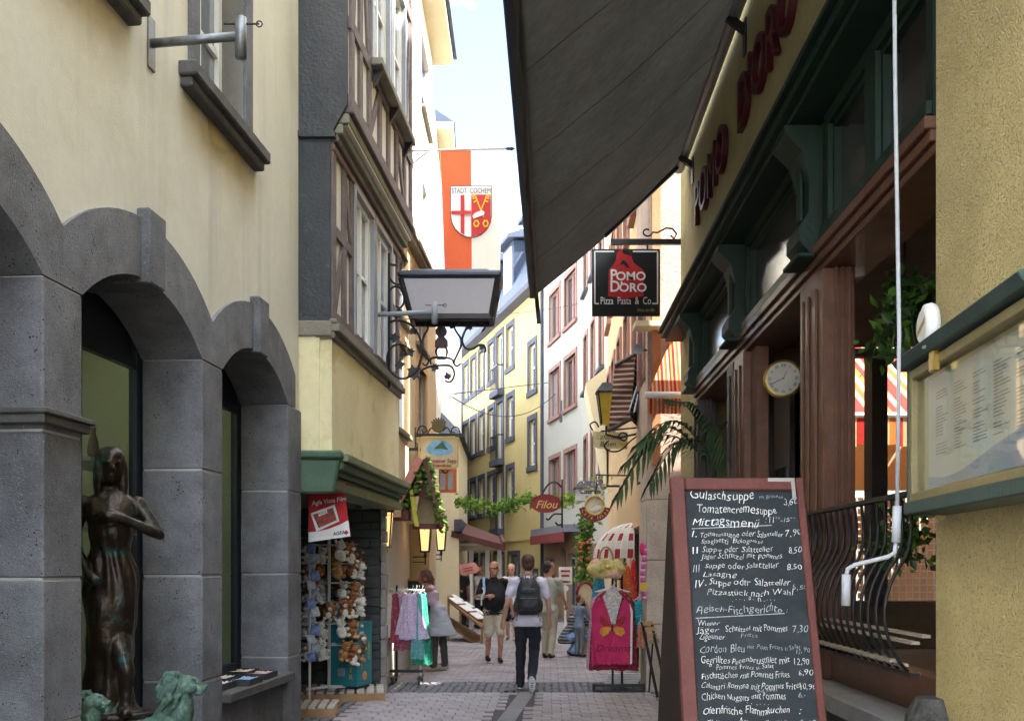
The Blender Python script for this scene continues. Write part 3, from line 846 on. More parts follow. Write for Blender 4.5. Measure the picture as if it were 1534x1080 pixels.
for (a, b, z0, z1) in wins: window(by, YF, a, b, z0, z1, whitepaint, FARG, dep=.12, cols=1, rows=2, w=.1, bars=.05, sur=(bluegrey, .2, .03), sill=(bluegrey, .2, .06))
for (a, b, z0, z1) in doors:
    window(by, YF, a, b, z0, z1, whitepaint, FARG, dep=.12, cols=2, rows=1, w=.08, bars=.05, sur=(bluegrey, .2, .03), sill=(bluegrey, .25, .3))
    r = MB(); r.fb(YF, a - .15, b + .15, .25, .28, z0 + .95, z0 + 1.0)
    for i in range(8):
        q = a - .13 + (b - a + .26) * i / 7
        r.fb(YF, q - .012, q + .012, .255, .275, z0 - .1, z0 + .95)
    for q in (a - .15, b + .12): r.fb(YF, q, q + .03, 0.03, .28, z0 + .95, z0 + 1.0)
    r.build('balcony_railing', iron, by)
for (a, b, z0, z1) in shop: window(by, YF, a, b, z0, z1, greypaint, FARG, dep=.12, cols=2, rows=1, w=.12, bars=.06, sur=(bluegrey, .12, .02))
MB().fb(YF, 35.62, 49.6, -.01, .05, 2.68, 2.78).build('string_course', yellowB, by)
MB().fb(YF, 35.64, 35.75, .0, .1, 0, 11.7).build('downpipe', bluegrey, by)
MB().fb(YF, 35.3, 50, -.2, .42, 11.75, 11.95).build('eave_gutter', bluegrey, by)
m = MB(); m.poly([YF(35.3, .35, 11.95), YF(50, .35, 11.95), YF(50, -1.5, 15.9), YF(35.3, -1.5, 15.9)])
m.poly([YF(35.3, -1.5, 15.9), YF(50, -1.5, 15.9), YF(50, -5, 16.9), YF(35.3, -5, 16.9)])
m.poly([YF(35.3, .35, 11.95), YF(35.3, -1.5, 15.9), YF(35.3, -5, 16.9), YF(35.3, -8, 11.95)])
m.build('roof', slateroof, by, recalc=False)
for dc in (37.3, 40.6, 43.6, 46.8):
    m = MB(); m.fb(YF, dc - .75, dc + .75, -1.6, -.1, 12.6, 14.7); dm_ = m.build('dormer', slateroof, by)
    MB().fb(YF, dc - .55, dc + .55, -.1, -.06, 12.8, 14.5).build('dormer_frame', whitepaint, dm_)
    for s in (-1, 1): MB().fb(YF, dc + s * .26 - .2, dc + s * .26 + .2, -.06, -.05, 12.95, 14.35).build('pane', winglass, dm_)
    MB().hexa([YF(dc - 1, .2, 14.7), YF(dc + 1, .2, 14.7), YF(dc + 1, -1.6, 14.9), YF(dc - 1, -1.6, 14.9), YF(dc - 1, .2, 14.85), YF(dc + 1, .2, 14.85), YF(dc + 1, -1.6, 15.5), YF(dc - 1, -1.6, 15.5)]).build('dormer_roof', slateroof, dm_)
m = MB()
for k in range(3): m.tube([YF(35.4, -1.45 - k * .02, 16.05 + k * .22), YF(49.8, -1.45 - k * .02, 16.05 + k * .22)], .025, 6)
for d in range(36, 50, 2): m.tube([YF(d, -1.5, 15.85), YF(d, -1.5, 16.6)], .025, 5)
m.build('roof_rail', bluegrey, by)

R5 = Fr(8.07, -.195, -1)
b8 = thing('off_white_house', 'off-white house with paired windows in pinkish sandstone frames and pink ground floor', 'house', R5(33, 0, 0))
ow = [(a, b, z0, z1) for (a, b) in ((33.25, 34.65), (31.15, 32.55)) for (z0, z1) in ((9.4, 11.0), (6.75, 8.35), (3.95, 5.35))]
sh = [(34.0, 35.2, .5, 2.0), (32.4, 33.0, 0, 2.3), (31.0, 32.1, .4, 2.1)]
m = MB(); facade(m, R5, 30.62, 35.6, 2.7, 13, ow, .2); building_box(m, R5, 30.62, 35.6, 7, 0, 13, .24); m.build('wall', whiteB, b8, recalc=False)
m = MB(); facade(m, R5, 30.62, 35.6, 0, 2.7, sh, .2); m.build('ground_floor_wall', M('pink_ground_floor', (.42, .28, .19), .9, .06), b8, recalc=False)
for (a, b, z0, z1) in ow: window(b8, R5, a, b, z0, z1, pinkstone, FARG, dep=.1, cols=2, rows=1, w=.06, bars=.09, sur=(pinkstone, .14, .03), sill=(pinkstone, .12, .08))
for (a, b, z0, z1) in sh: window(b8, R5, a, b, z0, z1, greypaint, winglass, dep=.1, cols=2, rows=1, w=.06)
canm = M('grey_canopy_board', (.22, .22, .26), .6); valm = M('red_valance', (.28, .05, .045), .8, .15, 8, .1)
MB().fb(R5, 30.7, 35.5, 0, .5, 2.75, 2.98).build('shop_canopy', canm, b8)
m = MB()
for i in range(24):
    a = 30.7 + .2 * i
    m.hexa([R5(a, .5, 2.45), R5(a + .19, .5, 2.45), R5(a + .19, .52, 2.45), R5(a, .52, 2.45), R5(a, .5, 2.75), R5(a + .2, .5, 2.75), R5(a + .2, .52, 2.75), R5(a, .52, 2.75)])
m.build('canopy_valance', valm, b8)
MB().poly([R5(30.6, .3, 13), R5(35.7, .3, 13), R5(35.7, -3.5, 16), R5(30.6, -3.5, 16)]).build('roof', slateroof, b8, recalc=False)
m = MB().fb(R5, 32.9, 33.2, 0, .02, PZ(632, 33), PZ(600, 33)); m.build('wall_vent', bluegrey, b8)

R4 = Fr(3.476, -.045, -1)
b9 = thing('cream_house', 'cream house with single narrow sandstone framed windows between white and orange houses', 'house', R4(28, 0, 0))
ow = [(a, a + .75, z0, z1) for a in (25.5, 27.2, 28.9) for z0, z1 in ((9.7, 11.2), (6.8, 8.4), (3.9, 5.4))]
m = MB(); facade(m, R4, 24.82, 30.6, 0, 12.8, ow, .2); building_box(m, R4, 24.82, 30.6, 6, 0, 12.8, .24); m.build('wall', whiteB, b9, recalc=False)
for (a, b, z0, z1) in ow: window(b9, R4, a, b, z0, z1, pinkstone, FARG, dep=.1, cols=1, rows=2, w=.06, bars=.03, sur=(pinkstone, .12, .03), sill=(bluegrey, .1, .12))
MB().fb(R4, 25.4, 29.9, -.1, .04, 0, 2.3).build('shop_front', M('shop_front_wood', (.20, .10, .05), .6, .2, 4), b9)

R3 = Fr(1.323, .0418, -1)
b10 = thing('orange_house', 'orange house with arched sandstone windows behind the brown folded awning', 'house', R3(20, 0, 0))
ow = [(a, a + .95, z0, z1) for a in (15.6, 17.6, 19.6, 21.6, 23.4) for z0, z1 in ((7.4, 9.0), (4.6, 6.2))]
sh = [(15.5, 17.4, .0, 2.3), (18.2, 20.2, .0, 2.3), (21, 23, .0, 2.3)]
m = MB(); facade(m, R3, 15.05, 24.8, 0, 11.5, ow + sh, .2); building_box(m, R3, 15.05, 24.8, 6, 0, 11.5, .24); m.build('wall', orangeB, b10, recalc=False)
for (a, b, z0, z1) in ow: window(b10, R3, a, b, z0, z1, pinkstone, FARG, dep=.1, cols=2, rows=1, w=.06, sur=(pinkstone, .13, .04), sill=(pinkstone, .1, .1))
for (a, b, z0, z1) in sh: window(b10, R3, a, b, z0, z1, doorm, winglass, dep=.1, cols=2, rows=2, w=.08)
m = MB(); m.fb(R3, 15, 24.9, 0, .3, 11.5, 11.7); m.build('eave', creamB, b10)
# grey bay on the cream house
m = MB(); pts = []
for (d, zz, tt) in ((24.2, 3.7, .05), (24.2, 6.1, .55), (24.2, 6.5, .05)): pts.append(R3(d, tt, zz))
MB().prism(pts, R3.u * 1.6).build('shop_bay', creamB, b10)

R2 = Fr(1.268, .04, -1)
b11 = thing('pink_plaster_house', 'pinkish rough plastered house with granite corner pier beyond the pizzeria', 'house', R2(14, 0, 0))
X2 = R2(13.3, 0, 0).x
m = MB(); facade(m, R2, 13.3, 15.05, 2.9, 13, [(13.7, 14.5, 4.2, 5.8)], .2); building_box(m, R2, 13.32, 15.05, 5, 2.9, 13, .24)
m.poly([(X2, 13.3, 2.9), (6.5, 13.3, 2.9), (6.5, 13.3, 13), (X2, 13.3, 13)]); m.build('wall', plasterpink, b11, recalc=False)
window(b11, R2, 13.7, 14.5, 4.2, 5.8, pinkstone, winglass, sur=(pinkstone, .12, .03))
granite = M('grey_granite', (.50, .44, .38), .85, .18, 3, .4, 40, fleck=(30, .66, (.34, .30, .26)))
for z0, z1 in ((0, .9), (.9, 1.75), (1.75, 2.55), (2.55, 2.9)):
    MB().box(X2 - .02, X2 + .62, 13.27, 13.9, z0 + .003, z1 - .003).build('pier_stone', granite, b11, bevel=.008)
MB().box(X2 + .62, 6.5, 13.35, 15, 0, 2.9).build('side_wall', plasterpink, b11)
MB().fb(R2, 13.9, 15.05, -1, -.5, 0, 2.9).build('shop_back', doorm, b11)
for z in (7.6, 10.2): MB().box(X2 + .3, X2 + .9, 13.27, 13.31, z, z + 1.2).build('blind_window', pinkstone, b11)
MB().box(X2 + .05, X2 + .16, 13.2, 13.29, 3, 13).build('downpipe', M('terracotta_pipe', (.42, .19, .09), .6, .1), b11)

# display shelves inside the arcade shop
vasem = [M('cream_vase', (.55, .50, .38), .4), M('brown_vase', (.16, .08, .04), .4), M('blue_vase', (.08, .14, .22), .3)]
for dd, lbl in ((6.0, 'glass shelf rack with vases behind the bronze statue'), (8.3, 'glass shelf rack with vases behind the jewellery sill')):
    t = thing('display_shelf', lbl, 'shelf', L1(dd, -1.1, .5))
    for k, z in enumerate((.95, 1.45, 1.95, 2.45)):
        MB().fb(L1, dd - .9, dd + .9, -1.3, -.85, z, z + .03).build('shelf_board', palegrey if 'pale_shelf' in MATS else M('pale_shelf', (.5, .5, .45), .5), t)
        palegrey = MATS['pale_shelf']
        for q in range(6):
            e = dd - .75 + .3 * q + random.uniform(-.05, .05); h = random.uniform(.12, .34); r = random.uniform(.04, .08)
            MB().lathe(L1(e, -1.05, z + .03), [(r * .6, 0), (r, h * .3), (r * .8, h * .6), (r * .35, h * .85), (r * .5, h)], 10).build('vase', vasem[(q + k) % 3], t, smooth=True)
    for e in (dd - .9, dd + .87): MB().fb(L1, e, e + .03, -1.3, -1.25, .5, 2.6).build('shelf_post', iron, t)
# ------------------------------------------------------------------ right: ochre roughcast house at the near corner
R1 = Fr(1.79, .0253, -1)
b0 = thing('ochre_house', 'ochre roughcast house wall at the right edge carrying the menu case', 'house', R1(2, 0, 0))
m = MB(); m.fb(R1, -3, 4.44, -4, .03, 0, 13.5); m.build('wall', ochre, b0, bevel=.02)
rock = M('rough_corner_stone', (.07, .068, .065), .9, .4, 9, 1.0, 22)
m = MB(); pr = [(.12, 0), (.135, .25), (.125, .5), (.14, .8), (.12, 1.0), (.07, 1.08)]
m.lathe(R1(4.40, .05, 0), pr, 12)
for v in m.v:
    k = noise.noise(v * 9); v += V((k * .03, noise.noise(v * 9 + V((5, 5, 5))) * .03, 0))
m.build('guard_stone', rock, b0)

# ------------------------------------------------------------------ right: pizzeria
br = thing('pizzeria_building', 'yellow pizzeria building with dark green and brown wooden shopfront', 'building', R1(8, 0, 0))
m = MB()
m.fb(R1, 4.445, 9.0, -4, -.0, 4.44, 13.5); m.fb(R1, 9.0, 12.5, -.85, -.0, 4.44, 13.5)
m.fb(R1, 11.2, 12.5, -.8, 0, 0, 4.44)
m.build('wall', ochre2, br)
roombrown = M('restaurant_room', (.13, .085, .05), .85, .2, 2, .1)  # even dark brown of the dining room walls
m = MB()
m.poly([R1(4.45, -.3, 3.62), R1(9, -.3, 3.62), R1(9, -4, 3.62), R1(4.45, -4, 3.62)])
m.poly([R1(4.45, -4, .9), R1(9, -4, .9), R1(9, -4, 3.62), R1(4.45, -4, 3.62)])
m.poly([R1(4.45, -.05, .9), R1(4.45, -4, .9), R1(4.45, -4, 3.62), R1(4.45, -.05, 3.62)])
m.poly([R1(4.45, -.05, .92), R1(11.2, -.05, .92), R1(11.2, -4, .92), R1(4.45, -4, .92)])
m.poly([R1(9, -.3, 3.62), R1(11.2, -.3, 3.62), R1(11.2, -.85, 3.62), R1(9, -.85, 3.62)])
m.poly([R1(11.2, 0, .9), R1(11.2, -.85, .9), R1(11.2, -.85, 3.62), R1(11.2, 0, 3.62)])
m.build('dining_room', roombrown, br, recalc=False)
# wall at the far end of the room, open to the courtyard
fw = FrX(9.0); ops = [(2.3, 2.68, 1.35, 3.45), (2.98, 3.97, 1.35, 3.55)]
m = MB(); facade(m, fw, 2.05, 6, .9, 3.62, ops, .12); m.build('courtyard_wall', roombrown, br, recalc=False)
for a, b in ((2.26, 2.33), (2.64, 2.72), (2.94, 3.01), (3.2, 3.34), (3.94, 4.02)): MB().box(a, b, 8.9, 9.1, 1.3, 3.6).build('courtyard_post', doorm, br)
# base wall, stone ledge, apron
basew = M('grey_base_wall', (.16, .155, .16), .9, .12, 3, .4, 30)
m = MB(); m.fb(R1, 4.47, 11.2, -.2, -.03, 0, .86); m.build('base_wall', basew, br)
d = 4.47
while d < 8.4:
    e = min(d + .95, 8.45); MB().fb(R1, d, e - .006, -.2, .20, .86, .96).build('ledge_stone', M('ledge_stone', (.22, .21, .215), .85, .12, 5, .3) if 'ledge_stone' not in MATS else MATS['ledge_stone'], br, bevel=.008); d += .95
MB().fb(R1, 4.47, 6.17, -.16, -.02, .96, 1.14).build('wooden_apron', wood, br, bevel=.006)
MB().fb(R1, 6.71, 8.5, -.16, -.02, .96, 1.14).build('wooden_apron', wood, br, bevel=.006)
m = MB().fb(R1, 9.3, 11.0, -.6, -.55, 0, 3.5).build('door', doorm, br)  # added shut, to keep courtyard sun off the street
for a in (9.4, 10.2): MB().fb(R1, a, a + .7, -.549, -.54, .9, 2.6).build('door_pane', winglass, m)
MB().fb(R1, 9.12, 11.2, -.95, -.86, .9, 4.4).build('sun_block_wall', roombrown, br)  # added to block sun passing through the shopfront
# posts with mouldings
def post(d0, d1, z0=.96, z1=3.5, m_=wood):
    p = MB().fb(R1, d0, d1, -.17, .03, z0, z1).build('post', m_, br, bevel=.008)
    for k, (a, b) in enumerate(((.0, .02), (.035, .06), (.075, .10))):
        MB().fb(R1, d0 - .02, d0, -.04 - b, -.04 - a, z0, z1).build('post_moulding', m_, p, bevel=.004)
    for a in (.12, .30, .42):
        if d0 + a + .05 < d1: MB().fb(R1, d0 + a, d0 + a + .05, .03, .045, z0 + .1, z1 - .1).build('post_moulding', m_, p, bevel=.004)
    return p
post(6.17, 6.71); post(8.55, 8.95, z0=0); post(9.0, 9.3, z0=0, m_=doorm); post(11.0, 11.2, z0=0, m_=doorm)
MB().fb(R1, 8.34, 8.54, -.14, -.03, 1.14, 3.5).build('window_mullion', wood, br, bevel=.006)
# lintel
for t0, z0, z1 in ((.02, 3.50, 3.545), (.045, 3.545, 3.60), (.07, 3.60, 3.66)):
    MB().fb(R1, 4.445, 11.2, -.3, t0, z0, z1 - .002).build('lintel_moulding', wood, br, bevel=.005)
# transom lights in green frames
tp = M('etched_transom_glass', (.035, .032, .03), .12, .3, 3, 0, spec=.9, ior=1.8)
skylit_green = M('skylit_green_sill', (.11, .15, .10), .45, .2, 6, .1)  # paler green paints in the sky light that the farther sills catch
for d0, d1 in ((4.45, 5.30), (5.30, 6.15), (6.72, 8.5), (9.0, 10.9)):
    f = MB(); w = .085
    f.fb(R1, d0, d0 + w, -.08, .03, 3.66, 4.42); f.fb(R1, d1 - w, d1, -.08, .03, 3.66, 4.42)
    f.fb(R1, d0 + w, d1 - w, -.08, .03, 4.34, 4.42); f.fb(R1, d0 + w, d1 - w, -.08, .03, 3.66, 3.75)
    fo = f.build('transom_window', darkgreen, br)
    MB().fb(R1, d0 + w, d1 - w, -.05, -.04, 3.75, 4.34).build('pane', tp, fo)
    q = MB(); i0 = .035
    q.fb(R1, d0 + w, d0 + w + i0, -.04, .0, 3.75, 4.34); q.fb(R1, d1 - w - i0, d1 - w, -.04, .0, 3.75, 4.34); q.fb(R1, d0 + w + i0, d1 - w - i0, -.04, .0, 3.75, 3.785); q.fb(R1, d0 + w + i0, d1 - w - i0, -.04, .0, 4.305, 4.34)
    q.build('glazing_bead', darkgreen, fo)
    MB().fb(R1, d0, d1, .031, .06, 3.665, 3.73).build('transom_sill', skylit_green if d0 > 6.5 else darkgreen, fo, bevel=.005)
MB().fb(R1, 6.15, 11.2, -.3, -.09, 3.66, 4.42).build('transom_back', doorm, br)
# carved consoles
for dc in (6.43, 8.75, 11.05):
    pts = [(0, 3.62), (.08, 3.62), (.15, 3.70), (.15, 3.78), (.09, 3.88), (.085, 4.08), (.13, 4.26), (.24, 4.37), (.24, 4.42), (0, 4.42)]
    c = MB().prism([R1(dc - .16, t, z) for t, z in pts], R1.u * .32).build('console', darkgreen, br)
    MB().fb(R1, dc - .18, dc + .18, .0, .17, 3.59, 3.62).build('console_foot', darkgreen, c, bevel=.008)
    MB().fb(R1, dc - .04, dc + .04, .09, .12, 3.86, 4.2).build('console_rib', darkgreen, c, bevel=.008)
for t0, z0, z1 in ((.22, 4.42, 4.46), (.27, 4.46, 4.52), (.31, 4.52, 4.56), (.29, 4.56, 4.60)):
    MB().fb(R1, 4.445, 12.3, 0, t0, z0, z1 - .002).build('cornice_moulding', darkgreen, br, bevel=.006)
# red letters on the wall above the cornice
for s, dd in (('POMO', 11.1), ("D'ORO", 8.75)):
    text(s, .64, R1(dd, .03, 5.42), -R1.u, (0, 0, 1), redletter, br, 'wall_letters', extrude=.025, offset=.0, align='LEFT', xs=.95)
# window railing: belly-shaped bars
ra = thing('window_railing', 'black iron railing with belly-shaped bars below the open restaurant window', 'railing', R1(5.5, .1, .96))
m = MB(); m.bar(R1(4.47, .10, 1.985), R1(8.4, .10, 1.985), .05, .022); m.build('top_rail', iron, ra)
m = MB(); m.bar(R1(4.47, .10, 1.17), R1(8.4, .10, 1.17), .04, .02); m.build('bottom_rail', iron, ra)
i = 0; d = 4.55
bars = []
while d < 8.4:
    pts = []
    for k in range(15):
        u = k / 14; z = 1.985 - .815 * u
        off = .05 * math.sin(u * 2 * math.pi * 1.0) if u < .42 else .0
        t = .10 + (.028 * math.sin(min(u / .34, 1) * math.pi) * -1 if u < .34 else .13 * math.sin((u - .34) / .66 * math.pi) ** .8)
        sd = .05 * math.sin(u / .34 * math.pi) if u < .34 else -.055 * math.sin((u - .34) / .66 * math.pi)
        pts.append(R1(d + sd, t, z))
    MB().tube(pts, .0085, 6).build('bar', iron, ra, smooth=True)
    d += .112
m = MB()
slatm = M('pale_slat', (.40, .34, .27), .7, .15, 6, .1)
for k, (t, z) in enumerate(((.17, 1.22), (.12, 1.20), (.07, 1.30), (.02, 1.33))):
    MB().fb(R1, 4.55, 6.12, t - .018, t + .018, z, z + .014).build('flower_shelf_slat', slatm, ra)
# courtyard behind: fence, wall, striped awning
cy = MB().poly([(2.9, 9.1, .88), (6.2, 9.1, .88), (6.2, 13.3, .88), (2.9, 13.3, .88)]).build('courtyard_floor', slabm, recalc=False); tag(cy, kind='structure')
cw = thing('courtyard_house', 'peach courtyard house wall with dark cross braces seen through the restaurant', 'house', (3.5, 12.6, .88))
m = MB(); m.box(2.15, 6.3, 12.55, 12.75, 0, 4.9); m.box(6.1, 6.3, 9, 12.55, 0, 4.9); m.build('wall', M('courtyard_peach', (.62, .42, .25), .9, .06), cw)
for p, q in (((3.02, 2.2), (3.02, 3.9)), ((3.62, 2.2), (3.62, 3.9)), ((3.0, 3.2), (3.65, 3.2)), ((3.05, 2.3), (3.6, 3.1)), ((3.6, 2.3), (3.05, 3.1))):
    MB().bar((p[0], 12.52, p[1]), (q[0], 12.52, q[1]), .1, .06, up=V((0, 1, 0))).build('brace', doorm, cw)
stripes_c = [(0, (.50, .03, .025)), (.26, (.60, .44, .20)), (.36, (.55, .10, .03)), (.50, (.62, .50, .28)), (.62, (.62, .22, .04)), (.74, (.50, .03, .025)), (.88, (.62, .45, .22))]
awn_s1 = M('red_yellow_striped_cloth', (.5, .1, .1), .9, .08, 3, .1, stripes=((1, 0, 0), .55, stripes_c), transl=.35)
aw = thing('courtyard_awning', 'red and yellow striped awning in the courtyard seen through the restaurant window', 'awning', (4.2, 11, 3.2))
m = MB(); m.hexa([(3.5, 10.6, 3.25), (5.6, 10.6, 3.25), (5.6, 12.5, 4.4), (3.5, 12.5, 4.4), (3.5, 10.6, 3.26), (5.6, 10.6, 3.26), (5.6, 12.5, 4.41), (3.5, 12.5, 4.41)]); m.build('cloth', awn_s1, aw)
m = MB()
for k in range(14): m.box(3.5 + .15 * k, 3.645 + .15 * k, 10.59, 10.6, 2.93 + .02 * (k % 2), 3.24)
m.build('valance', awn_s1, aw)
MB().tube([(3.48, 10.6, 3.26), (5.62, 10.6, 3.26)], .03, 8).build('front_bar', whitepaint, aw)
lf = thing('lattice_fence', 'white lattice fence in the courtyard behind the restaurant', 'fence', (4, 10, .88))
for k in range(26): MB().box(2.95 + k * .07, 2.962 + k * .07, 10.0, 10.01, .95, 2.35).build('lattice_slat', whitepaint, lf)
for k in range(20): MB().box(2.9, 4.8, 10.011, 10.02, .98 + k * .07, .992 + k * .07).build('lattice_slat', whitepaint, lf)
fm = MB().box(2.9, 4.8, 10.02, 10.06, 2.35, 2.42).build('fence_rail', whitepaint, lf)
tb = thing('dining_table', 'dark wooden table inside the restaurant behind the railing', 'table', R1(5.6, -1.0, .92))
c = R1(5.6, -1.0, .92); m = MB().box(c.x - .4, c.x + .4, c.y - .5, c.y + .5, c.z + .71, c.z + .75).build('table_top', wood, tb, bevel=.01)
for sx in (-.34, .34):
    for sy in (-.44, .44): MB().box(c.x + sx - .03, c.x + sx + .03, c.y + sy - .03, c.y + sy + .03, c.z, c.z + .71).build('leg', wood, tb)
# clock
ck = thing('wall_clock', 'round brass rimmed clock with Roman numerals behind the wooden post', 'clock', P(1173, 568, 8.0))
cc = P(1173, 568, 8.0); ax = V((-.22, -1, 0)).normalized(); rt = V((1, -.22, 0)).normalized()
MB().lathe(cc - ax * .0, [(.15, -.04), (.155, 0), (.15, .03), (.13, .035)], 28, ax).build('rim', brass, ck, smooth=True)
MB().lathe(cc + ax * .036, [(.13, 0), (.13, .004)], 28, ax).build('dial', M('aged_dial', (.46, .44, .38), .6, .08, 9, 0), ck)
for k, s in enumerate(('XII', 'I', 'II', 'III', 'IIII', 'V', 'VI', 'VII', 'VIII', 'IX', 'X', 'XI')):
    a = k * math.pi / 6; u = (rt * math.sin(a) + V((0, 0, math.cos(a))))
    text(s, .034, cc + ax * .042 + u * .092, V((0, 0, 1)).cross(-ax) * 0 + (rt * math.cos(a) - V((0, 0, 1)) * math.sin(a)), u, iron, ck, 'numeral', extrude=.001)
for a, ln, w in ((R(25), .06, .012), (R(245), .1, .008)):
    u = rt * math.sin(a) + V((0, 0, math.cos(a))); MB().bar(cc + ax * .048 - u * .01, cc + ax * .048 + u * ln, w, .003).build('clock_hand', iron, ck)
MB().bar(cc - ax * .03, cc - ax * .03 + V((.35, .1, .0)), .03, .03).build('bracket', iron, ck)

# ------------------------------------------------------------------ the big grey awning
FA, FB = P(805, 440, 11.9), P(778, -30, 5.42)
dirf = (FB - FA); FB2 = FA + dirf * 1.5
HA, HB2 = R1(11.9, .12, 6.40), R1(11.9 - (FA.y - FB2.y), .12, 6.40)
ga = thing('grey_awning', 'large dark grey fabric awning stretched out over the right side of the street', 'awning', R1(8, .1, 6.4))
nx, ny = 22, 70; m = MB(); base = len(m.v)
for i in range(ny + 1):
    for j in range(nx + 1):
        u, w = i / ny, j / nx
        p = (HA.lerp(HB2, u)).lerp(FA.lerp(FB2, u), w)
        sag = -.06 * math.sin(w * math.pi) + .014 * math.sin(u * 26 + w * 7) * math.sin(w * math.pi) + .05 * noise.noise(V((u * 10 + w * 3, w * 2.2, 1))) * math.sin(w * math.pi)
        m.v.append(p + V((0, 0, sag)))
for i in range(ny):
    for j in range(nx):
        a = i * (nx + 1) + j; m.f.append((a, a + 1, a + nx + 2, a + nx + 1)); m.mi.append(0)
m.build('cloth', awncloth, ga, smooth=True, recalc=False)
seamm = M('awning_seam', (.078, .075, .068), .95)
def awn_pt(u, w): return (HA.lerp(HB2, u)).lerp(FA.lerp(FB2, u), w) + V((0, 0, -.06 * math.sin(w * math.pi) + .014 * math.sin(u * 26 + w * 7) * math.sin(w * math.pi) + .05 * noise.noise(V((u * 10 + w * 3, w * 2.2, 1))) * math.sin(w * math.pi) - .003))
for u in (.006, .14, .28, .42, .56, .70, .84):
    MB().tube([awn_pt(u, w / 24) for w in range(25)], .006, 5, flat=.35).build('seam', seamm, ga)
vm = MB()                                    # hanging front valance
n = 40
for i in range(n):
    u0, u1 = i / n, (i + 1) / n
    p0, p1 = FA.lerp(FB2, u0), FA.lerp(FB2, u1)
    o0, o1 = .008 * math.sin(u0 * 60), .008 * math.sin(u1 * 60)
    vm.poly([p0 + V((o0, 0, .03)), p1 + V((o1, 0, .03)), p1 + V((o1 - .03, 0, -.17)), p0 + V((o0 - .03, 0, -.17))])
vm.build('valance', awncloth, ga, recalc=False)
MB().bar(FA + V((-.045, .02, .01)), FB2 + V((-.045, 0, .01)), .10, .13).build('front_bar', darkmetal, ga, bevel=.01)
MB().tube([HA + V((.02, .08, .03)), HB2 + V((.02, 0, .03))], .075, 12).build('roller_tube', greypaint, ga, smooth=True)
for u in (.015,):
    a = HA.lerp(HB2, u) + V((-.02, 0, -.05)); b = FA.lerp(FB2, u) + V((0, 0, -.03))
    MB().bar(a, a.lerp(b, .52) + V((0, 0, -.04)), .07, .05).build('arm', darkmetal, ga, bevel=.008)
for d in (11.5, 8.6, 6.2):
    p = R1(d, .0, 6.25); MB().bar(p, R1(d, .16, 6.38), .06, .06).bar(p + V((0, 0, -.2)), p + V((0, 0, .1)), .03, .1).build('wall_bracket', iron, ga)
MB().bar(FA + V((-.02, .03, .08)), FA + V((.02, .03, -.35)), .05, .015).build('end_plate', darkmetal, ga)
# crank rod hanging from it
rodm = M('grey_white_rod', (.42, .44, .48), .4, .08, 6, 0)
cr = thing('awning_crank', 'white awning crank rod hanging in front of the restaurant window', 'crank', P(1343, 770, 4.0))
pts = [P(1338, -180, 4.0), P(1341, 120, 4.0), P(1347, 500, 4.0), P(1344, 760, 4.0)]
MB().tube(pts, .0085, 8).build('rod', rodm, cr, smooth=True)
MB().tube([P(1344, 758, 4), P(1342, 812, 4)], .018, 8).build('upper_grip', rodm, cr, smooth=True)
MB().tube([P(1342, 812, 4), P(1340, 828, 4), P(1330, 834, 4), P(1280, 846, 4), P(1270, 852, 4), P(1268, 862, 4)], .009, 8).build('crank_arm', rodm, cr, smooth=True)
MB().tube([P(1268, 860, 4), P(1267, 907, 4)], .018, 10).build('handle', rodm, cr, smooth=True)

# ------------------------------------------------------------------ menu case on the ochre wall
mc = thing('menu_case', 'glazed menu display case with green frame on the ochre wall', 'display case', (1.70, 3.6, 1.89))
A, B = V((1.735, 4.30, 0)), V((1.606, 3.0, 0))
class FrM:
    def __init__(s): s.u = (B - A).normalized(); s.n = V((s.u.y, -s.u.x, 0)) ; s.n = s.n if s.n.x < 0 else -s.n
    def __call__(s, q, t, z): return A + s.u * q + s.n * t + V((0, 0, z))
fm = FrM(); LM = (B - A).length
casem = M('green_case_paint', (.055, .095, .088), .45, .12, 6, .08); caseg = M('ochre_case_paint', (.27, .22, .11), .5, .1, 6, .08)
MB().fb(fm, 0, LM, -.14, -.04, 1.90, 2.50).build('back_box', casem, mc)
m = MB(); w = .036
m.fb(fm, 0, w, -.04, .03, 1.93, 2.49); m.fb(fm, LM - w, LM, -.04, .03, 1.93, 2.49); m.fb(fm, w, LM - w, -.04, .03, 1.93, 1.965); m.fb(fm, w, LM - w, -.04, .03, 2.45, 2.49)
m.build('frame', caseg, mc, bevel=.004)
MB().fb(fm, -.03, LM, -.14, .045, 1.875, 1.93).build('bottom_rail', casem, mc, bevel=.006)
MB().fb(fm, -.012, 0, -.14, .035, 1.9, 2.5).build('side_panel', casem, mc)
MB().hexa([fm(-.06, -.2, 2.5), fm(LM, -.2, 2.5), fm(LM, .06, 2.5), fm(-.06, .06, 2.5), fm(-.06, -.2, 2.66), fm(LM, -.2, 2.66), fm(LM, .09, 2.54), fm(-.06, .09, 2.54)]).build('roof', casem, mc, bevel=.004)
sheetm = M('menu_sheet', (.60, .55, .38), .6, .04, 2, 0)
MB().fb(fm, w, LM - w, -.039, -.025, 1.965, 2.45).build('menu_board', sheetm, mc)
MB().fb(fm, .10, LM - .1, -.0245, -.022, 1.98, 2.43).build('menu_sheet', paper, mc)
bluep = M('blue_print', (.42, .46, .60), .7, 0, 1, 0); greyp = M('grey_print', (.34, .32, .33), .7, 0, 1, 0)
MB().prism([fm(.10, -.0215, 1.981), fm(LM - .1, -.0215, 1.981), fm(LM - .1, -.0215, 2.13), fm(.8, -.0215, 2.07), fm(.5, -.0215, 2.02), fm(.3, -.0215, 2.01), fm(.1, -.0215, 2.03)], fm.n * .0006).build('menu_print', bluep, mc)
m = MB()
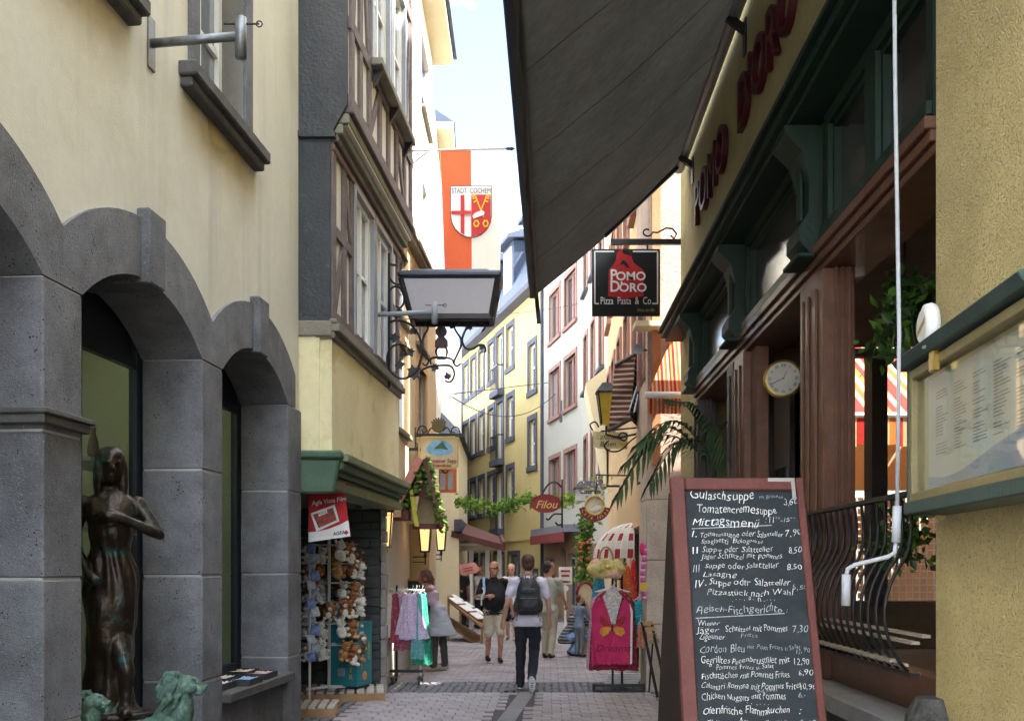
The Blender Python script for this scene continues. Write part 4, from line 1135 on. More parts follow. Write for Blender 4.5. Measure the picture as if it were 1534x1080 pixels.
for c0 in (.2, .42, .62, .82, 1.02):
    z = 2.36
    while z > 2.1:
        ln = random.uniform(.05, .15)
        if random.random() < .85: m.fb(fm, c0, c0 + ln, -.0208, -.0200, z, z + .004)
        z -= .0125
o = m.build('menu_print', greyp, mc); o['kind'] = 'stuff'
MB().fb(fm, w, LM - w, .0, .004, 1.965, 2.45).build('pane', glass('case_glass', (.93, .95, .93)), mc)
c = fm(.36, .055, 2.60)
bad = MB().lathe(c, [(.075, -.02), (.08, 0), (.075, .02), (.05, .03)], 20, fm.n)
for v in bad.v: v.z = c.z + (v.z - c.z) * 1.15
bad.build('badge', whitepaint, mc, smooth=True)
gold = M('gold_print', (.40, .24, .05), .5, .1)
MB().prism([c + fm.n * .0315 + fm.u * x + V((0, 0, z)) for x, z in ((-.05, -.035), (.045, .005), (.05, .03), (-.045, -.01))], fm.n * .0006).build('badge_print', gold, mc)
MB().lathe(c + fm.n * .0305, [(.062, 0), (.062, .0008)], 20, fm.n).build('badge_face', paper, mc)
MB().fb(fm, .33, .39, .02, .05, 2.42, 2.52).build('clasp', brass, mc, bevel=.006)

# ------------------------------------------------------------------ chalkboard
cb = thing('chalkboard_stand', 'tall chalkboard stand with handwritten German menu in reddish wooden frame', 'chalkboard', (.98, 4.2, 0))
frm = M('red_stained_frame', (.115, .034, .030), .5, .18, 7, .12, 30, coat=.15)
bw = .575; x0 = PX(1003, 4.30); top = V((x0, 4.30, PZ(716, 4.30))); foot = V((x0 + .0, 3.64, 0.0))
CR = V((1, .03, 0)).normalized(); CU = (top - foot).normalized(); CN = CR.cross(CU).normalized()
if CN.y > 0: CN = -CN
HB = (top - foot).length
def cp(u, v, t=0): return foot + CR * u + CU * v + CN * t
class FrC:
    n = CN
    def __call__(s, a, t, z): return cp(a, z, t)
fc = FrC()
fw_ = .062
for nm, (a, b, z0, z1) in (('frame_stile', (0, fw_, 0, HB)), ('frame_stile', (bw - .032, bw, 0, HB)), ('frame_rail', (fw_ + .001, bw - .033, HB - fw_ * .95, HB - .002)), ('frame_rail', (fw_ + .001, bw - .033, .25, .32))):
    MB().fb(fc, a, b, -.02, .016, z0, z1).build(nm, frm, cb, bevel=.005)
boardm = M('chalk_slate', (.018, .026, .032), .75, .22, 3, .06, 30, stain=((.045, .055, .062), 4, .5, .85))
MB().fb(fc, fw_, bw - .032, -.012, .0, .32, HB - fw_ * .95).build('slate_board', boardm, cb)
m = MB()
for u in (0, bw - .05):
    m.bar(cp(u + .025, HB - .06, -.03), V(cp(u + .025, 0, 0)) + V((0, 1.28, .0)), .05, .025)
m.bar(V(cp(0, .0, 0)) + V((0, 1.12, .3)), V(cp(bw, .0, 0)) + V((0, 1.12, .3)), .04, .03)
m.build('rear_leg', M('dark_rear_leg', (.04, .016, .013), .6, .2), cb)
MB().hexa([cp(.0, .05, -.02), cp(.012, .05, -.02), cp(.012, .05, -.03) + V((0, 1.2, 0)), cp(.0, .05, -.03) + V((0, 1.2, 0)), cp(.0, HB - .08, -.02), cp(.012, HB - .08, -.02), cp(.012, HB - .08, -.045), cp(.0, HB - .08, -.045)]).build('side_gap_sheet', M('dark_gap_shade', (.022, .012, .010), .6, .2), cb)  # dark sheet across the open side, standing for the shade inside the stand
steel = M('bright_steel', (.5, .5, .52), .35, .1, 9, 0, metal=.9)
MB().fb(fc, bw - .155, bw - .04, .0165, .0185, HB - .022, HB - .006).fb(fc, bw - .056, bw - .04, .0165, .0185, HB - .105, HB - .023).build('corner_bracket', steel, cb)
chalk = M('white_chalk', (.68, .69, .70), .95, .25, 60, 0); chalkd = M('faded_chalk', (.40, .44, .48), .95, .3, 60, 0)
# (photo x, photo y of baseline at left, size px, text, tone)
lines = [(1028, 748, 21, 'Gulaschsuppe', 0, 1123), (1130, 748, 9, 'mit Brötchen', 1, 1166), (1166, 756, 14, '3,60', 0, 1188), (1037, 768, 18, 'Tomatencremesuppe', 0, 1157),
         (1030, 787, 21, 'Mittagsmenü', 0, 1131), (1139, 784, 13, ': 11°°-15°°', 0, 1185),
         (1028, 804, 15, 'I.', 0, 1038), (1042, 804, 13, 'Tomatensuppe oder Salatteller', 0, 1167), (1043, 814, 11, 'Spaghetti  Bolognese', 0, 1137), (1169, 804, 13, '7,90', 0, 1195),
         (1030, 829, 15, 'II', 0, 1040), (1045, 827, 13, 'Suppe oder Salatteller', 0, 1152), (1045, 837, 12, 'Jäger Schnitzel mit Pommes', 0, 1166), (1174, 829, 13, '8,50', 0, 1195),
         (1031, 854, 15, 'III', 1, 1044), (1050, 851, 13, 'Suppe oder Salatteller', 0, 1162), (1046, 864, 13, 'Lasagne', 0, 1098), (1172, 855, 14, '8,50', 0, 1197),
         (1034, 879, 15, 'IV.', 0, 1052), (1056, 877, 14, 'Suppe oder Salatteller', 0, 1179), (1053, 892, 13, 'Pizzastück nach Wahl', 0, 1184), (1182, 884, 12, '6,50', 1, 1203),
         (1092, 901, 12, '. . . . o . n . . . .', 0, 1156),
         (1037, 918, 17, 'Fleisch-Fischgerichte :', 1, 1175),
         (1039, 937, 13, 'Wiener', 0, 1073), (1039, 948, 13, 'Jäger', 0, 1073), (1082, 946, 13, 'Schnitzel mit Pommes', 0, 1175), (1041, 958, 12, 'Zigeuner', 0, 1081), (1104, 956, 9, 'Frites', 1, 1130), (1181, 946, 14, '7,30', 1, 1206),
         (1042, 977, 15, 'Cordon Bleu', 1, 1112), (1114, 973, 10, 'mit Pom Frites u Salat', 1, 1194), (1185, 979, 10, '12,90', 1, 1209),
         (1044, 994, 14, 'Gegrilltes Putenbrustfilet mit', 0, 1178), (1067, 1003, 10, 'Pommes Frites u. Salat', 0, 1155), (1183, 996, 13, '12,90', 0, 1208),
         (1046, 1016, 13, 'Fischstäbchen mit Pommes Frites', 0, 1180), (1191, 1012, 13, '6,90', 0, 1214),
         (1046, 1032, 13, 'Calamari Romana mit Pommes Frites', 0, 1196), (1126, 1037, 7, 'und Salat', 0, 1160), (1193, 1034, 12, '10,90', 0, 1218),
         (1047, 1048, 13, 'Chicken Nuggets mit Pommes', 0, 1174), (1190, 1046, 12, '6,-', 1, 1204), (1115, 1056, 12, '. . . . . .', 0, 1148),
         (1048, 1070, 17, 'Ofenfrische Flammkuchen', 0, 1181), (1191, 1070, 15, ':', 0, 1196), (1054, 1088, 14, 'Elsässer Art', 0, 1120), (1138, 1088, 13, 'Gemüse 6,90', 0, 1219)]
def board_uv(px, py):
    """where the viewing ray through a photo pixel meets the leaning board"""
    r = V(((px - 767) / FPX, 1, (850 - py) / FPX)); o = V((0, 0, EYE)); nn = CN
    k = (foot - o).dot(nn) / r.dot(nn); q = o + r * k - foot
    return q.dot(CR), q.dot(CU)
for (px, py, sz, s, tone, pe) in lines:
    u, v = board_uv(px, py); u1 = board_uv(pe, py)[0]
    mpp = 4.2 / FPX
    nat = len(s) * .52 * sz
    text(s, sz * mpp * 1.0, cp(u, v, .002), CR, CU, chalkd if tone else chalk, cb, 'chalk_lettering', wob=sz * mpp * .2, extrude=.0004, offset=-.0006, shear=.16, align='LEFT', fit=u1 - u, res=2)
for (xa, ya, xb, yb) in ((1030, 792, 1150, 788), (1037, 926, 1170, 920), (1049, 1086, 1170, 1083)):
    u0, v0 = board_uv(xa, ya); u1, v1 = board_uv(xb, yb)
    MB().bar(cp(u0, v0, .0015), cp(u1, v1, .0015), .0008, .003, up=CU).build('chalk_underline', chalkd, cb)

# ------------------------------------------------------------------ hanging sign of the pizzeria
sg = thing('pizzeria_sign', 'square black hanging sign reading Pomo D Oro Pizza Pasta and Co', 'sign', P(938, 473, 12.4))
SD = 12.4; spx = SD / FPX
sl, sr, stp_, sb = PX(887, SD), PX(989, SD), PZ(373, SD), PZ(473, SD)
blackm = M('black_sign_board', (.012, .012, .014), .4, .1, 3, .02); wht = M('white_sign_print', (.75, .75, .76), .6, 0, 1, 0); redp = M('red_sign_print', (.42, .012, .015), .6, .08, 20, 0)
MB().box(sl, sr, SD, SD + .05, sb, stp_).build('board', blackm, sg, bevel=.005)
def S2(x, y, o=.004): return V((PX(x, SD), SD - o, PZ(y, SD)))
def strip(a, b, w, m, nm, o=.003): MB().bar(S2(*a, o), S2(*b, o), w * spx, .003, up=V((0, 1, 0)) if abs(a[0] - b[0]) > .1 else V((0, 1, 0))).build(nm, m, sg)
strip((891, 377), (891, 455), 2, wht, 'border_line'); strip((985, 377), (985, 455), 2, wht, 'border_line')
strip((891, 377), (920, 377), 2, wht, 'border_line'); strip((948, 377), (985, 377), 2, wht, 'border_line'); strip((891, 455), (897, 455), 2, wht, 'border_line'); strip((977, 455), (985, 455), 2, wht, 'border_line')
fig = [(912, 405), (918, 398), (922, 392), (924, 380), (930, 374), (936, 374), (944, 378), (947, 388), (949, 394), (960, 402), (964, 405), (964, 444), (938, 447), (934, 450), (931, 447), (911, 444)]
MB().prism([S2(x, y, .0035) for x, y in fig], (0, -.003, 0)).build('emblem', redp, sg)
MB().prism([S2(x, y, .0070) for x, y in ((931, 375), (938, 374), (944, 379), (945, 385), (940, 382), (934, 381))], (0, -.002, 0)).build('emblem_detail', blackm, sg)
MB().prism([S2(x, y, .0070) for x, y in ((928, 398), (932, 390), (937, 391), (941, 398), (944, 402), (938, 401), (934, 396))], (0, -.002, 0)).build('emblem_detail', blackm, sg)
def sgt(s, x, y, px, m, xs=1, off=0, **k): text(s, px * spx * 1.36, S2(x, y, .009), (1, 0, 0), (0, 0, 1), m, sg, 'sign_lettering', extrude=.002, offset=off, xs=xs, **k)
sgt('P', 919, 420, 17, wht, .9, .003); sgt('OMO', 945, 420, 13, wht, 1.05, .003)
sgt('D', 921, 437, 17, wht, .9, .003); sgt("'", 931, 437, 15, wht, 1, .003); sgt('ORO', 948, 437, 13, wht, 1.05, .003)
sgt('Pizza  Pasta  &  Co', 899, 456, 11.5, wht, 1, align='LEFT', fit=76 * spx)
sgt('Bitte ein Bit', 967, 467, 5, gold, .8, shear=.3)
m = MB().bar(V((PX(915, SD), SD + .02, PZ(362, SD))), V((PX(1020, SD), SD + .02, PZ(362, SD))), .05, .065); m.build('bracket_arm', iron, sg)
for x in (900, 970): MB().bar(V((PX(x, SD), SD + .02, PZ(375, SD))), V((PX(x, SD), SD + .02, PZ(364, SD))), .02).build('hanger', iron, sg)
sc = [S2(970 + 8 * math.cos(a) * (1 - .5 * a / 6), 347 + 7 * math.sin(a) * (1 - .5 * a / 6), -.02) for a in [k * .45 for k in range(13)]][::-1]
sc2 = [S2(970, 352, -.02), S2(985, 348, -.02), S2(998, 341, -.02), S2(1008, 342, -.02), S2(1014, 350, -.02), S2(1010, 357, -.02), S2(1005, 352, -.02)]
MB().tube(sc + sc2[1:], .012, 6).build('scroll', iron, sg, smooth=True)
# ------------------------------------------------------------------ scroll lantern over the street
def pxs(pts, d, sx=1.0, ox=0, oy=0): return [P(ox + x * sx, oy + y * sx, d) for x, y in pts]
def smooth_pts(p, k=4):
    out = []
    for i in range(len(p) - 1):
        a, b, c, e = p[max(i - 1, 0)], p[i], p[i + 1], p[min(i + 2, len(p) - 1)]
        for j in range(k):
            t = j / k
            out.append(.5 * ((2 * b) + (c - a) * t + (2 * a - 5 * b + 4 * c - e) * t * t + (3 * b - a - 3 * c + e) * t ** 3))
    out.append(p[-1]); return out
LD = 12.5
ln = thing('hanging_lantern', 'wide black lantern with frosted panel on scrolled iron bracket', 'lantern', P(672, 480, LD))
xa, xb, za, zb_ = PX(604, LD), PX(746, LD), PZ(426, LD), PZ(480, LD)
xc, xd = PX(618, LD), PX(736, LD); y0, y1, y2, y3 = LD - .28, LD + .28, LD - .2, LD + .2
T = [V((xa, y0, za)), V((xb, y0, za)), V((xb, y1, za)), V((xa, y1, za))]; Bt = [V((xc, y2, zb_)), V((xd, y2, zb_)), V((xd, y3, zb_)), V((xc, y3, zb_))]
for i in range(4):
    j = (i + 1) % 4
    MB().bar(Bt[i], T[i], .05, .05).build('corner_post', iron, ln)
    MB().bar(Bt[i], Bt[j], .055, .06).build('bottom_frame', iron, ln)
    q = [Bt[i], Bt[j], T[j], T[i]]; c = sum(q, V()) / 4
    MB().poly([c + (p - c) * .97 for p in q]).build('frosted_panel', lampglass, ln, recalc=False)
MB().box(xa - .04, xb + .05, y0 - .04, y1 + .04, za, za + .09).build('cornice', darkmetal, ln, bevel=.03)
MB().hexa([(xa + .05, y0 + .05, za + .09), (xb - .05, y0 + .05, za + .09), (xb - .05, y1 - .05, za + .09), (xa + .05, y1 - .05, za + .09), (xa + .14, y0 + .14, za + .15), (xb - .14, y0 + .14, za + .15), (xb - .14, y1 - .14, za + .15), (xa + .14, y1 - .14, za + .15)]).build('lid', darkmetal, ln)
scrolls = [
 [(0, 470), (60, 505), (110, 500), (125, 470), (95, 455), (75, 475)], [(20, 0), (15, 60), (35, 90), (75, 92), (80, 105)], [(15, 130), (20, 190), (50, 235), (100, 250), (130, 235)],
 [(10, 330), (30, 285), (70, 265), (110, 285), (135, 350), (130, 410), (100, 440), (75, 425)], [(10, 570), (50, 545), (110, 545), (190, 575), (245, 640), (272, 710), (282, 790), (270, 870), (235, 950), (170, 1000), (100, 1008), (35, 960), (2, 880), (8, 800), (50, 748), (110, 735), (165, 760), (205, 800)],
 [(290, 555), (330, 600), (305, 650), (287, 700), (287, 760), (318, 820), (335, 870), (312, 905), (285, 885)], [(345, 590), (350, 560), (390, 548)],
 [(590, 555), (545, 590), (565, 640), (597, 690), (595, 750), (565, 820), (540, 880), (562, 910), (597, 888)], [(540, 590), (515, 600), (520, 560)],
 [(715, 565), (650, 600), (615, 660), (608, 715), (635, 765), (690, 772), (745, 738), (785, 745), (797, 785), (785, 800)], [(745, 560), (785, 565), (790, 600), (765, 630)],
 [(355, 895), (355, 850), (430, 838), (520, 852), (535, 890)], [(280, 942), (340, 915), (420, 905), (500, 905), (535, 935), (542, 985), (515, 1035), (465, 1030)], [(437, 545), (437, 585)],
 [(410, 755), (395, 790), (405, 830)], [(470, 755), (485, 790), (478, 830)], [(865, 345), (895, 350), (890, 385), (860, 370)], [(840, 420), (870, 430), (865, 465), (840, 460)]]
for s in scrolls:
    pp = smooth_pts(pxs(s, LD, 1 / 5.4, 580, 380)); nn = len(pp)
    MB().tube(pp, [.016 * (1 - .45 * abs(i / nn - .4)) for i in range(nn)], 6).build('scroll', iron, ln, smooth=True)
leaf_shape = [(0, 0), (.25, .28), (.2, .5), (.5, .42), (.7, .62), (.75, .3), (1.2, 0), (.75, -.3), (.7, -.62), (.5, -.42), (.2, -.5), (.25, -.28)]
for (cx, cy, s, an) in ((20, 690, 75, -10), (165, 765, 70, 60), (60, 905, 75, -10), (165, 990, 110, -30), (350, 915, 65, 10), (190, 600, 60, 50), (500, 1020, 60, 250), (690, 575, 60, 150), (740, 745, 50, 20)):
    ca, sa = math.cos(R(an)), math.sin(R(an))
    MB().prism([P(580 + (cx + s * (x * ca - y * sa)) / 5.4, 380 + (cy + s * (x * sa + y * ca)) / 5.4, LD) for x, y in leaf_shape], (0, .012, 0)).build('iron_leaf', iron, ln)
rust = M('rusty_brown_plate', (.07, .045, .045), .7, .25, 12, .2)
fig = [(437 + 47 * math.sin(a), 630 - 47 * math.cos(a)) for a in [k * .35 for k in range(-7, 8)]]
fig = [(437 + 47 * math.cos(R(a)), 630 + 47 * math.sin(R(a))) for a in range(120, 421, 20)] + [(470, 680), (490, 705), (492, 750), (480, 765), (395, 765), (386, 750), (388, 705), (405, 680)]
MB().prism(pxs(fig, LD, 1 / 5.4, 580, 380), (0, .02, 0)).build('silhouette_plate', rust, ln)
MB().prism(pxs([(385, 838), (437, 828), (490, 838), (470, 855), (405, 855)], LD, 1 / 5.4, 580, 380), (0, .02, 0)).build('pedestal_plate', iron, ln)
MB().tube([P(583, 380, LD), P(583, 580, LD)], .018, 6).build('wall_bar', iron, ln)

# ------------------------------------------------------------------ town flag on its pole
FD = 16.0
fl = thing('town_flag', 'long orange-red and white town flag with coat of arms hanging over the street', 'flag', P(610, 225, FD))
flagred = M('orange_red_cloth', (.62, .13, .055), .85, .06, 2, .08, transl=.45); flagwhite = M('white_cloth', (.78, .76, .72), .85, .03, 2, .06, transl=.4)
def fmap(px, py, off=0):
    v = (py - 226) / 240; u = (px - (660 + 8 * v)) / (93 - 13 * v)
    w = .022 * math.sin(u * 6 + v * 3) * (.3 + v) + .012 * math.sin(v * 9 + u * 2); w += .05 * max(0, v - .56) * math.sin(u * 9)
    if off: off += .012
    return P(px, py, FD + w - off)
def flag_cloth(u0, u1, name, mat):
    m = MB(); nu, nv = 12, 40
    for i in range(nv + 1):
        for j in range(nu + 1):
            v = i / nv; u = u0 + (u1 - u0) * j / nu
            m.v.append(fmap(660 + 8 * v + u * (93 - 13 * v), 226 + 240 * v))
    for i in range(nv):
        for j in range(nu):
            a = i * (nu + 1) + j; m.f.append((a, a + 1, a + nu + 2, a + nu + 1)); m.mi.append(0)
    return m.build(name, mat, fl, smooth=True, recalc=False)
flag_cloth(0, .49, 'red_cloth', flagred); wc = flag_cloth(.49, 1, 'white_cloth', flagwhite)
def crest(pts, mat, off, nm='crest_field', sub=3):
    q = []
    for i in range(len(pts)):
        a, b = pts[i], pts[(i + 1) % len(pts)]
        for k in range(sub): q.append((a[0] + (b[0] - a[0]) * k / sub, a[1] + (b[1] - a[1]) * k / sub))
    MB().poly([fmap(x, y, off) for x, y in q]).build(nm, mat, fl, recalc=False)
printw = M('flag_white_print', (.74, .73, .72), .9, 0, 1, 0); printr = M('flag_red_print', (.50, .045, .05), .9, 0, 1, 0); printy = M('flag_yellow_print', (.72, .45, .04), .9, 0, 1, 0); printk = M('flag_dark_print', (.06, .05, .10), .9, 0, 1, 0)
def shield(x0, x1, y0, y1):
    cx = (x0 + x1) / 2; hw = (x1 - x0) / 2; r = [(x0, y0), (x1, y0), (x1, y0 + (y1 - y0) * .55)]
    for k in range(1, 9):
        a = k / 9 * math.pi; r.append((cx + hw * math.cos(a), y0 + (y1 - y0) * (.55 + .45 * math.sin(a))))
    return r + [(x0, y0 + (y1 - y0) * .55)]
crest(shield(674.5, 737, 278.5, 357), printk, .012); crest(shield(675.5, 736, 279.5, 355.5), printw, .035)
crest([(676, 291), (736, 291), (736, 292), (676, 292)], printk, .02)
half = [p for p in shield(676, 735.2, 292, 354.5)]
crest([(706, 292), (735.2, 292), (735.2, 326)] + [(x, y) for x, y in half[3:7] if x > 706] + [(706, 354.5)], printr, .055)
crest([(690, 292.5), (695.5, 292.5), (695.5, 352), (690, 349)], printr, .055); crest([(676, 316), (705.8, 316), (705.8, 321), (676, 321)], printr, .058)
for sx in (1, -1):
    def K(x, y): return (720.5 + sx * x, y)
    crest([K(-5, 326), K(-3, 325), K(9, 296), K(7, 294.5)], printy, .060, 'crest_key')
    for (a, b) in (((6, 296), (12, 299)), ((4.5, 301), (10.5, 304)), ((7.5, 293.5), (13, 296))): crest([K(*a), K(a[0] + 1, a[1] - 2), K(b[0] + 1, b[1] - 2), K(*b)], printy, .062, 'crest_key')
    hexp = [K(-7 + 5 * math.cos(R(k)), 335 + 6 * math.sin(R(k))) for k in range(0, 360, 60)]; hin = [K(-7 + 2.6 * math.cos(R(k)), 335 + 3.4 * math.sin(R(k))) for k in range(0, 360, 60)]
    for k in range(6): crest([hexp[k], hexp[(k + 1) % 6], hin[(k + 1) % 6], hin[k]], printy, .061, 'crest_key', 1)
crest([(708, 323), (712, 319), (722, 315), (726, 318), (725, 322), (716, 325), (709, 328)], printw, .065, 'crest_hand')
text('STADT  COCHEM', 11, (0, 0, 0), (1, 0, 0), (0, 0, 1), printk, fl, 'crest_lettering', fn=lambda x, y, z: fmap(706 + x, 289.5 - y, .056), extrude=0, xs=.68)
MB().tube([P(608, 226, FD), P(758, 223, FD)], .018, 8).build('pole', M('pale_pole', (.55, .53, .5), .5), fl, smooth=True)
MB().lathe(P(758, 223, FD), [(.012, 0), (.03, .03), (.02, .06), (.035, .09), (.005, .14)], 10, (1, 0, 0)).build('finial', iron, fl, smooth=True)
MB().tube([P(610, 252, FD), P(640, 228, FD)], .012, 6).tube([P(610, 226, FD), P(645, 235, FD + .3)], .008, 6).build('stay', galv, fl)
MB().box(P(606, 0, FD).x, P(612, 0, FD).x, FD - .06, FD + .06, PZ(260, FD), PZ(215, FD)).build('wall_plate', galv, fl)

# ------------------------------------------------------------------ signs, lanterns and canopies on the left
def iron_scroll_bar(parent, pts, d, r=.012): MB().tube(smooth_pts([P(x, y, d) for x, y in pts]), r, 6).build('scroll', iron, parent, smooth=True)
SD2 = 14.6
ss = thing('tavern_sign', 'cream tavern sign with blue picture and red lettering under crowned iron bracket', 'sign', P(658, 703, SD2))
ox = [(632, 655), (682, 655), (686, 659), (686, 697), (682, 701), (632, 701), (628, 697), (628, 659)]
signcream = M('cream_sign_paint', (.62, .50, .30), .6, .08, 6, .03)
MB().prism([P(x, y, SD2) for x, y in ox], (0, .06, 0)).build('board', signcream, ss)
goldpaint = M('gold_rim_paint', (.55, .40, .12), .5, .1)
for i in range(8): MB().bar(P(*ox[i], SD2 - .01), P(*ox[(i + 1) % 8], SD2 - .01), .02, .03).build('rim', goldpaint, ss)
pic = [(658 + 20 * math.cos(R(a)) * (1 + .1 * math.sin(3 * R(a))), 671 + 12 * math.sin(R(a))) for a in range(0, 360, 20)]
MB().prism([P(x, y, SD2 - .004) for x, y in pic], (0, -.002, 0)).build('picture_field', M('sky_blue_print', (.22, .42, .60), .7, .3, 9, 0), ss)
MB().prism([P(x, y, SD2 - .008) for x, y in ((650, 672), (658, 665), (664, 660), (667, 668), (672, 674), (660, 672))], (0, -.002, 0)).build('hat_print', M('green_print', (.06, .14, .09), .7), ss)
redtxt = M('dark_red_print', (.26, .03, .03), .7)
def stx(s, x, y, px, fit): 
    k = SD2 / FPX
    text(s, px * k * 1.4, P(x, y, SD2 - .006), (1, 0, 0), (0, 0, 1), redtxt, ss, 'sign_lettering', align='LEFT', fit=fit * k, extrude=.001, offset=.002)
stx('Zum', 637, 687, 4, 8); stx('Warsteiner Sepp', 634, 693, 6, 50); stx('Ihr Erlebnislokal', 640, 699, 4, 36)
MB().bar(P(622, 652, SD2), P(695, 652, SD2), .03, .05).build('bracket_arm', iron, ss)
MB().bar(P(596, 673, SD2), P(630, 673, SD2), .04, .04).build('wall_arm', iron, ss)
for pts in ([(625, 650), (628, 640), (635, 638), (640, 645), (634, 648), (632, 643)], [(640, 650), (646, 641), (652, 645)], [(690, 650), (686, 641), (679, 640), (676, 646), (682, 648)], [(664, 645), (670, 640), (676, 650)], [(622, 675), (622, 640)], [(640, 705), (645, 709), (650, 704)], [(662, 704), (667, 709), (672, 704)]): iron_scroll_bar(ss, pts, SD2, .01)
MB().lathe(P(657, 638, SD2), [(.085, -.02), (.1, 0), (.085, .02)], 18, (0, -1, 0)).build('round_badge', M('bronze_badge', (.12, .09, .03), .5), ss)
m = MB()
for k in range(7):
    a = R(-60 + 20 * k); m.bar(P(657 + 9 * math.sin(a), 638 - 9 * math.cos(a), SD2), P(657 + 12.5 * math.sin(a), 638 - 12.5 * math.cos(a), SD2), .02)
m.build('crown', iron, ss)

# canopy with mossy gable
gc = thing('gable_canopy', 'small gabled entrance canopy with pink edge board and green moss', 'canopy', P(628, 790, 13.95))
moss = M('green_moss', (.10, .17, .03), .95, .3, 16, .8, 30); pinkb = M('pink_edge_board', (.50, .20, .16), .7, .1); brownb = M('brown_tie_beam', (.13, .05, .04), .7, .2)
CD = 13.95; ap_, lf_, rt_ = P(634, 689, CD), P(597, 764, CD), P(660, 789, CD); bk = V((-.1, 1.1, 0))
def slab(a, b, th, mat, nm, yb=bk): 
    n_ = V((a.z - b.z, 0, b.x - a.x)).normalized(); n_ = n_ if n_.z > 0 else -n_
    return MB().hexa([a, b, b + yb, a + yb, a + n_ * th, b + n_ * th, b + yb + n_ * th, a + yb + n_ * th]).build(nm, mat, gc)
slab(ap_, lf_, .05, slate, 'roof_slope'); slab(ap_, rt_, .05, slate, 'roof_slope')
slab(ap_ + V((0, -.05, 0)), lf_ + V((0, -.05, 0)), .11, pinkb, 'edge_board', V((0, .045, 0)))
slab(ap_ + V((0, -.05, 0)), rt_ + V((0, -.05, 0)), .04, brownb, 'edge_board', V((0, .045, 0)))
MB().poly([ap_.lerp(lf_, .1) + V((0, .6, 0)), ap_.lerp(rt_, .1) + V((0, .6, 0)), rt_ + V((0, .6, 0)), V((lf_.x + .15, CD + .6, rt_.z))]).build('gable_panel', M('weathered_beige', (.40, .29, .16), .9, .15, 4), gc, recalc=False)
MB().bar(V((PX(615, CD), CD + .3, PZ(787, CD))), rt_ + V((0, .3, .02)), .05, .08).build('tie_beam', brownb, gc)
MB().bar(P(622, 740, CD + .3), P(646, 740, CD + .3), .05, .05).build('tie_beam', brownb, gc)
mossm = MB()
for (a, b) in ((ap_, lf_.lerp(ap_, .1)), (ap_, rt_)):
    for k in range(150):
        u = random.random(); c = a.lerp(b, u) + V((random.uniform(-.05, .09), random.uniform(-.06, .5), random.uniform(-.08, .05)))
        r = random.uniform(.02, .05); mossm.ell(c, r, r, r * .7, 5, 4)
o = mossm.build('moss', moss, gc); o['kind'] = 'stuff'
MB().box(PX(597, CD) - .15, PX(612, CD), CD - .02, CD + .35, PZ(778, CD), PZ(764, CD)).build('eave_board', brownb, gc)
MB().hexa([P(613, 735, CD), P(618, 732, CD), P(628, 788, CD), P(621, 788, CD), P(613, 735, CD + .1), P(618, 732, CD + .1), P(628, 788, CD + .1), P(621, 788, CD + .1)]).build('corner_strut', M('yellow_green_strut', (.45, .46, .06), .7), gc)

lampwarm = M('lit_amber_glass', (.7, .5, .25), .5, .1, 6, 0, emit=((1, .55, .2), .22))
def street_lantern(c, s, label, arm=None):
    t = thing('wall_lantern', label, 'lantern', c, 'lit wall lanterns along the left house fronts')
    tw, bw_, h = .20 * s, .12 * s, .52 * s
    Tq = [c + V((sx * tw / 2, sy * tw / 2, h)) for sx, sy in ((-1, -1), (1, -1), (1, 1), (-1, 1))]; Bq = [c + V((sx * bw_ / 2, sy * bw_ / 2, 0)) for sx, sy in ((-1, -1), (1, -1), (1, 1), (-1, 1))]
    for i in range(4):
        j = (i + 1) % 4; MB().bar(Bq[i], Tq[i], .022 * s).build('corner_bar', iron, t); MB().bar(Tq[i], Tq[j], .03 * s).build('top_bar', iron, t); MB().bar(Bq[i], Bq[j], .025 * s).build('bottom_bar', iron, t)
        MB().poly([Bq[i], Bq[j], Tq[j], Tq[i]]).build('pane', lampwarm, t, recalc=False)
    MB().hexa([p + (p - c).normalized() * .03 for p in Tq] + [c + V((sx * tw * .3, sy * tw * .3, h + .07 * s)) for sx, sy in ((-1, -1), (1, -1), (1, 1), (-1, 1))]).build('cap', iron, t)
    m = MB().lathe(c + V((0, 0, -.10 * s)), [(.012, 0), (.03, .04 * s), (.015, .07 * s), (.05 * s, .1 * s)], 8)
    m.bar(c + V((0, 0, -.08 * s)), c + V((-(arm or .4), 0, -.08 * s)), .02).bar(c + V((0, 0, -.16 * s)), c + V((-(arm or .4), 0, -.16 * s)), .015).bar(c + V((0, 0, -.2 * s)), c + V((0, 0, 0)), .02)
    m.build('bracket', iron, t)
    text('S', .06 * s, (Bq[0] + Bq[1]) / 2 + V((0, -.06 * s, h * .6)), (1, 0, 0), (0, 0, 1), redtxt, t, 'pane_mark', extrude=.001)
    return t
street_lantern(P(578, 819, 13.6), .92, 'lit amber lantern nearest the souvenir shop jamb', .25)
street_lantern(P(637, 826, 16.0), 1.05, 'lit amber lantern below the mossy gable canopy', .2)
street_lantern(P(661, 824, 18.0), 1.0, 'lit amber lantern farthest along, beside the red-brown awning', .3)
pf = thing('framed_notice', 'small lit framed menu hanging on the beige porch wall', 'picture frame', P(595, 867, 16.72))
a0, a1, zz0, zz1 = PX(585, 16.72), PX(605, 16.72), PZ(867, 16.72), PZ(836, 16.72)
for q in ((a0, a0 + .03, zz0, zz1), (a1 - .03, a1, zz0, zz1), (a0 + .03, a1 - .03, zz0, zz0 + .03), (a0 + .03, a1 - .03, zz1 - .03, zz1)): MB().box(q[0], q[1], 16.69, 16.745, q[2], q[3]).build('frame', iron, pf)
MB().box(a0 + .03, a1 - .03, 16.725, 14.972, zz0 + .03, zz1 - .03).build('sheet', M('lit_menu_sheet', (.6, .45, .15), .7, .15, 8, 0, emit=((1, .7, .2), .12)), pf)
m = MB()
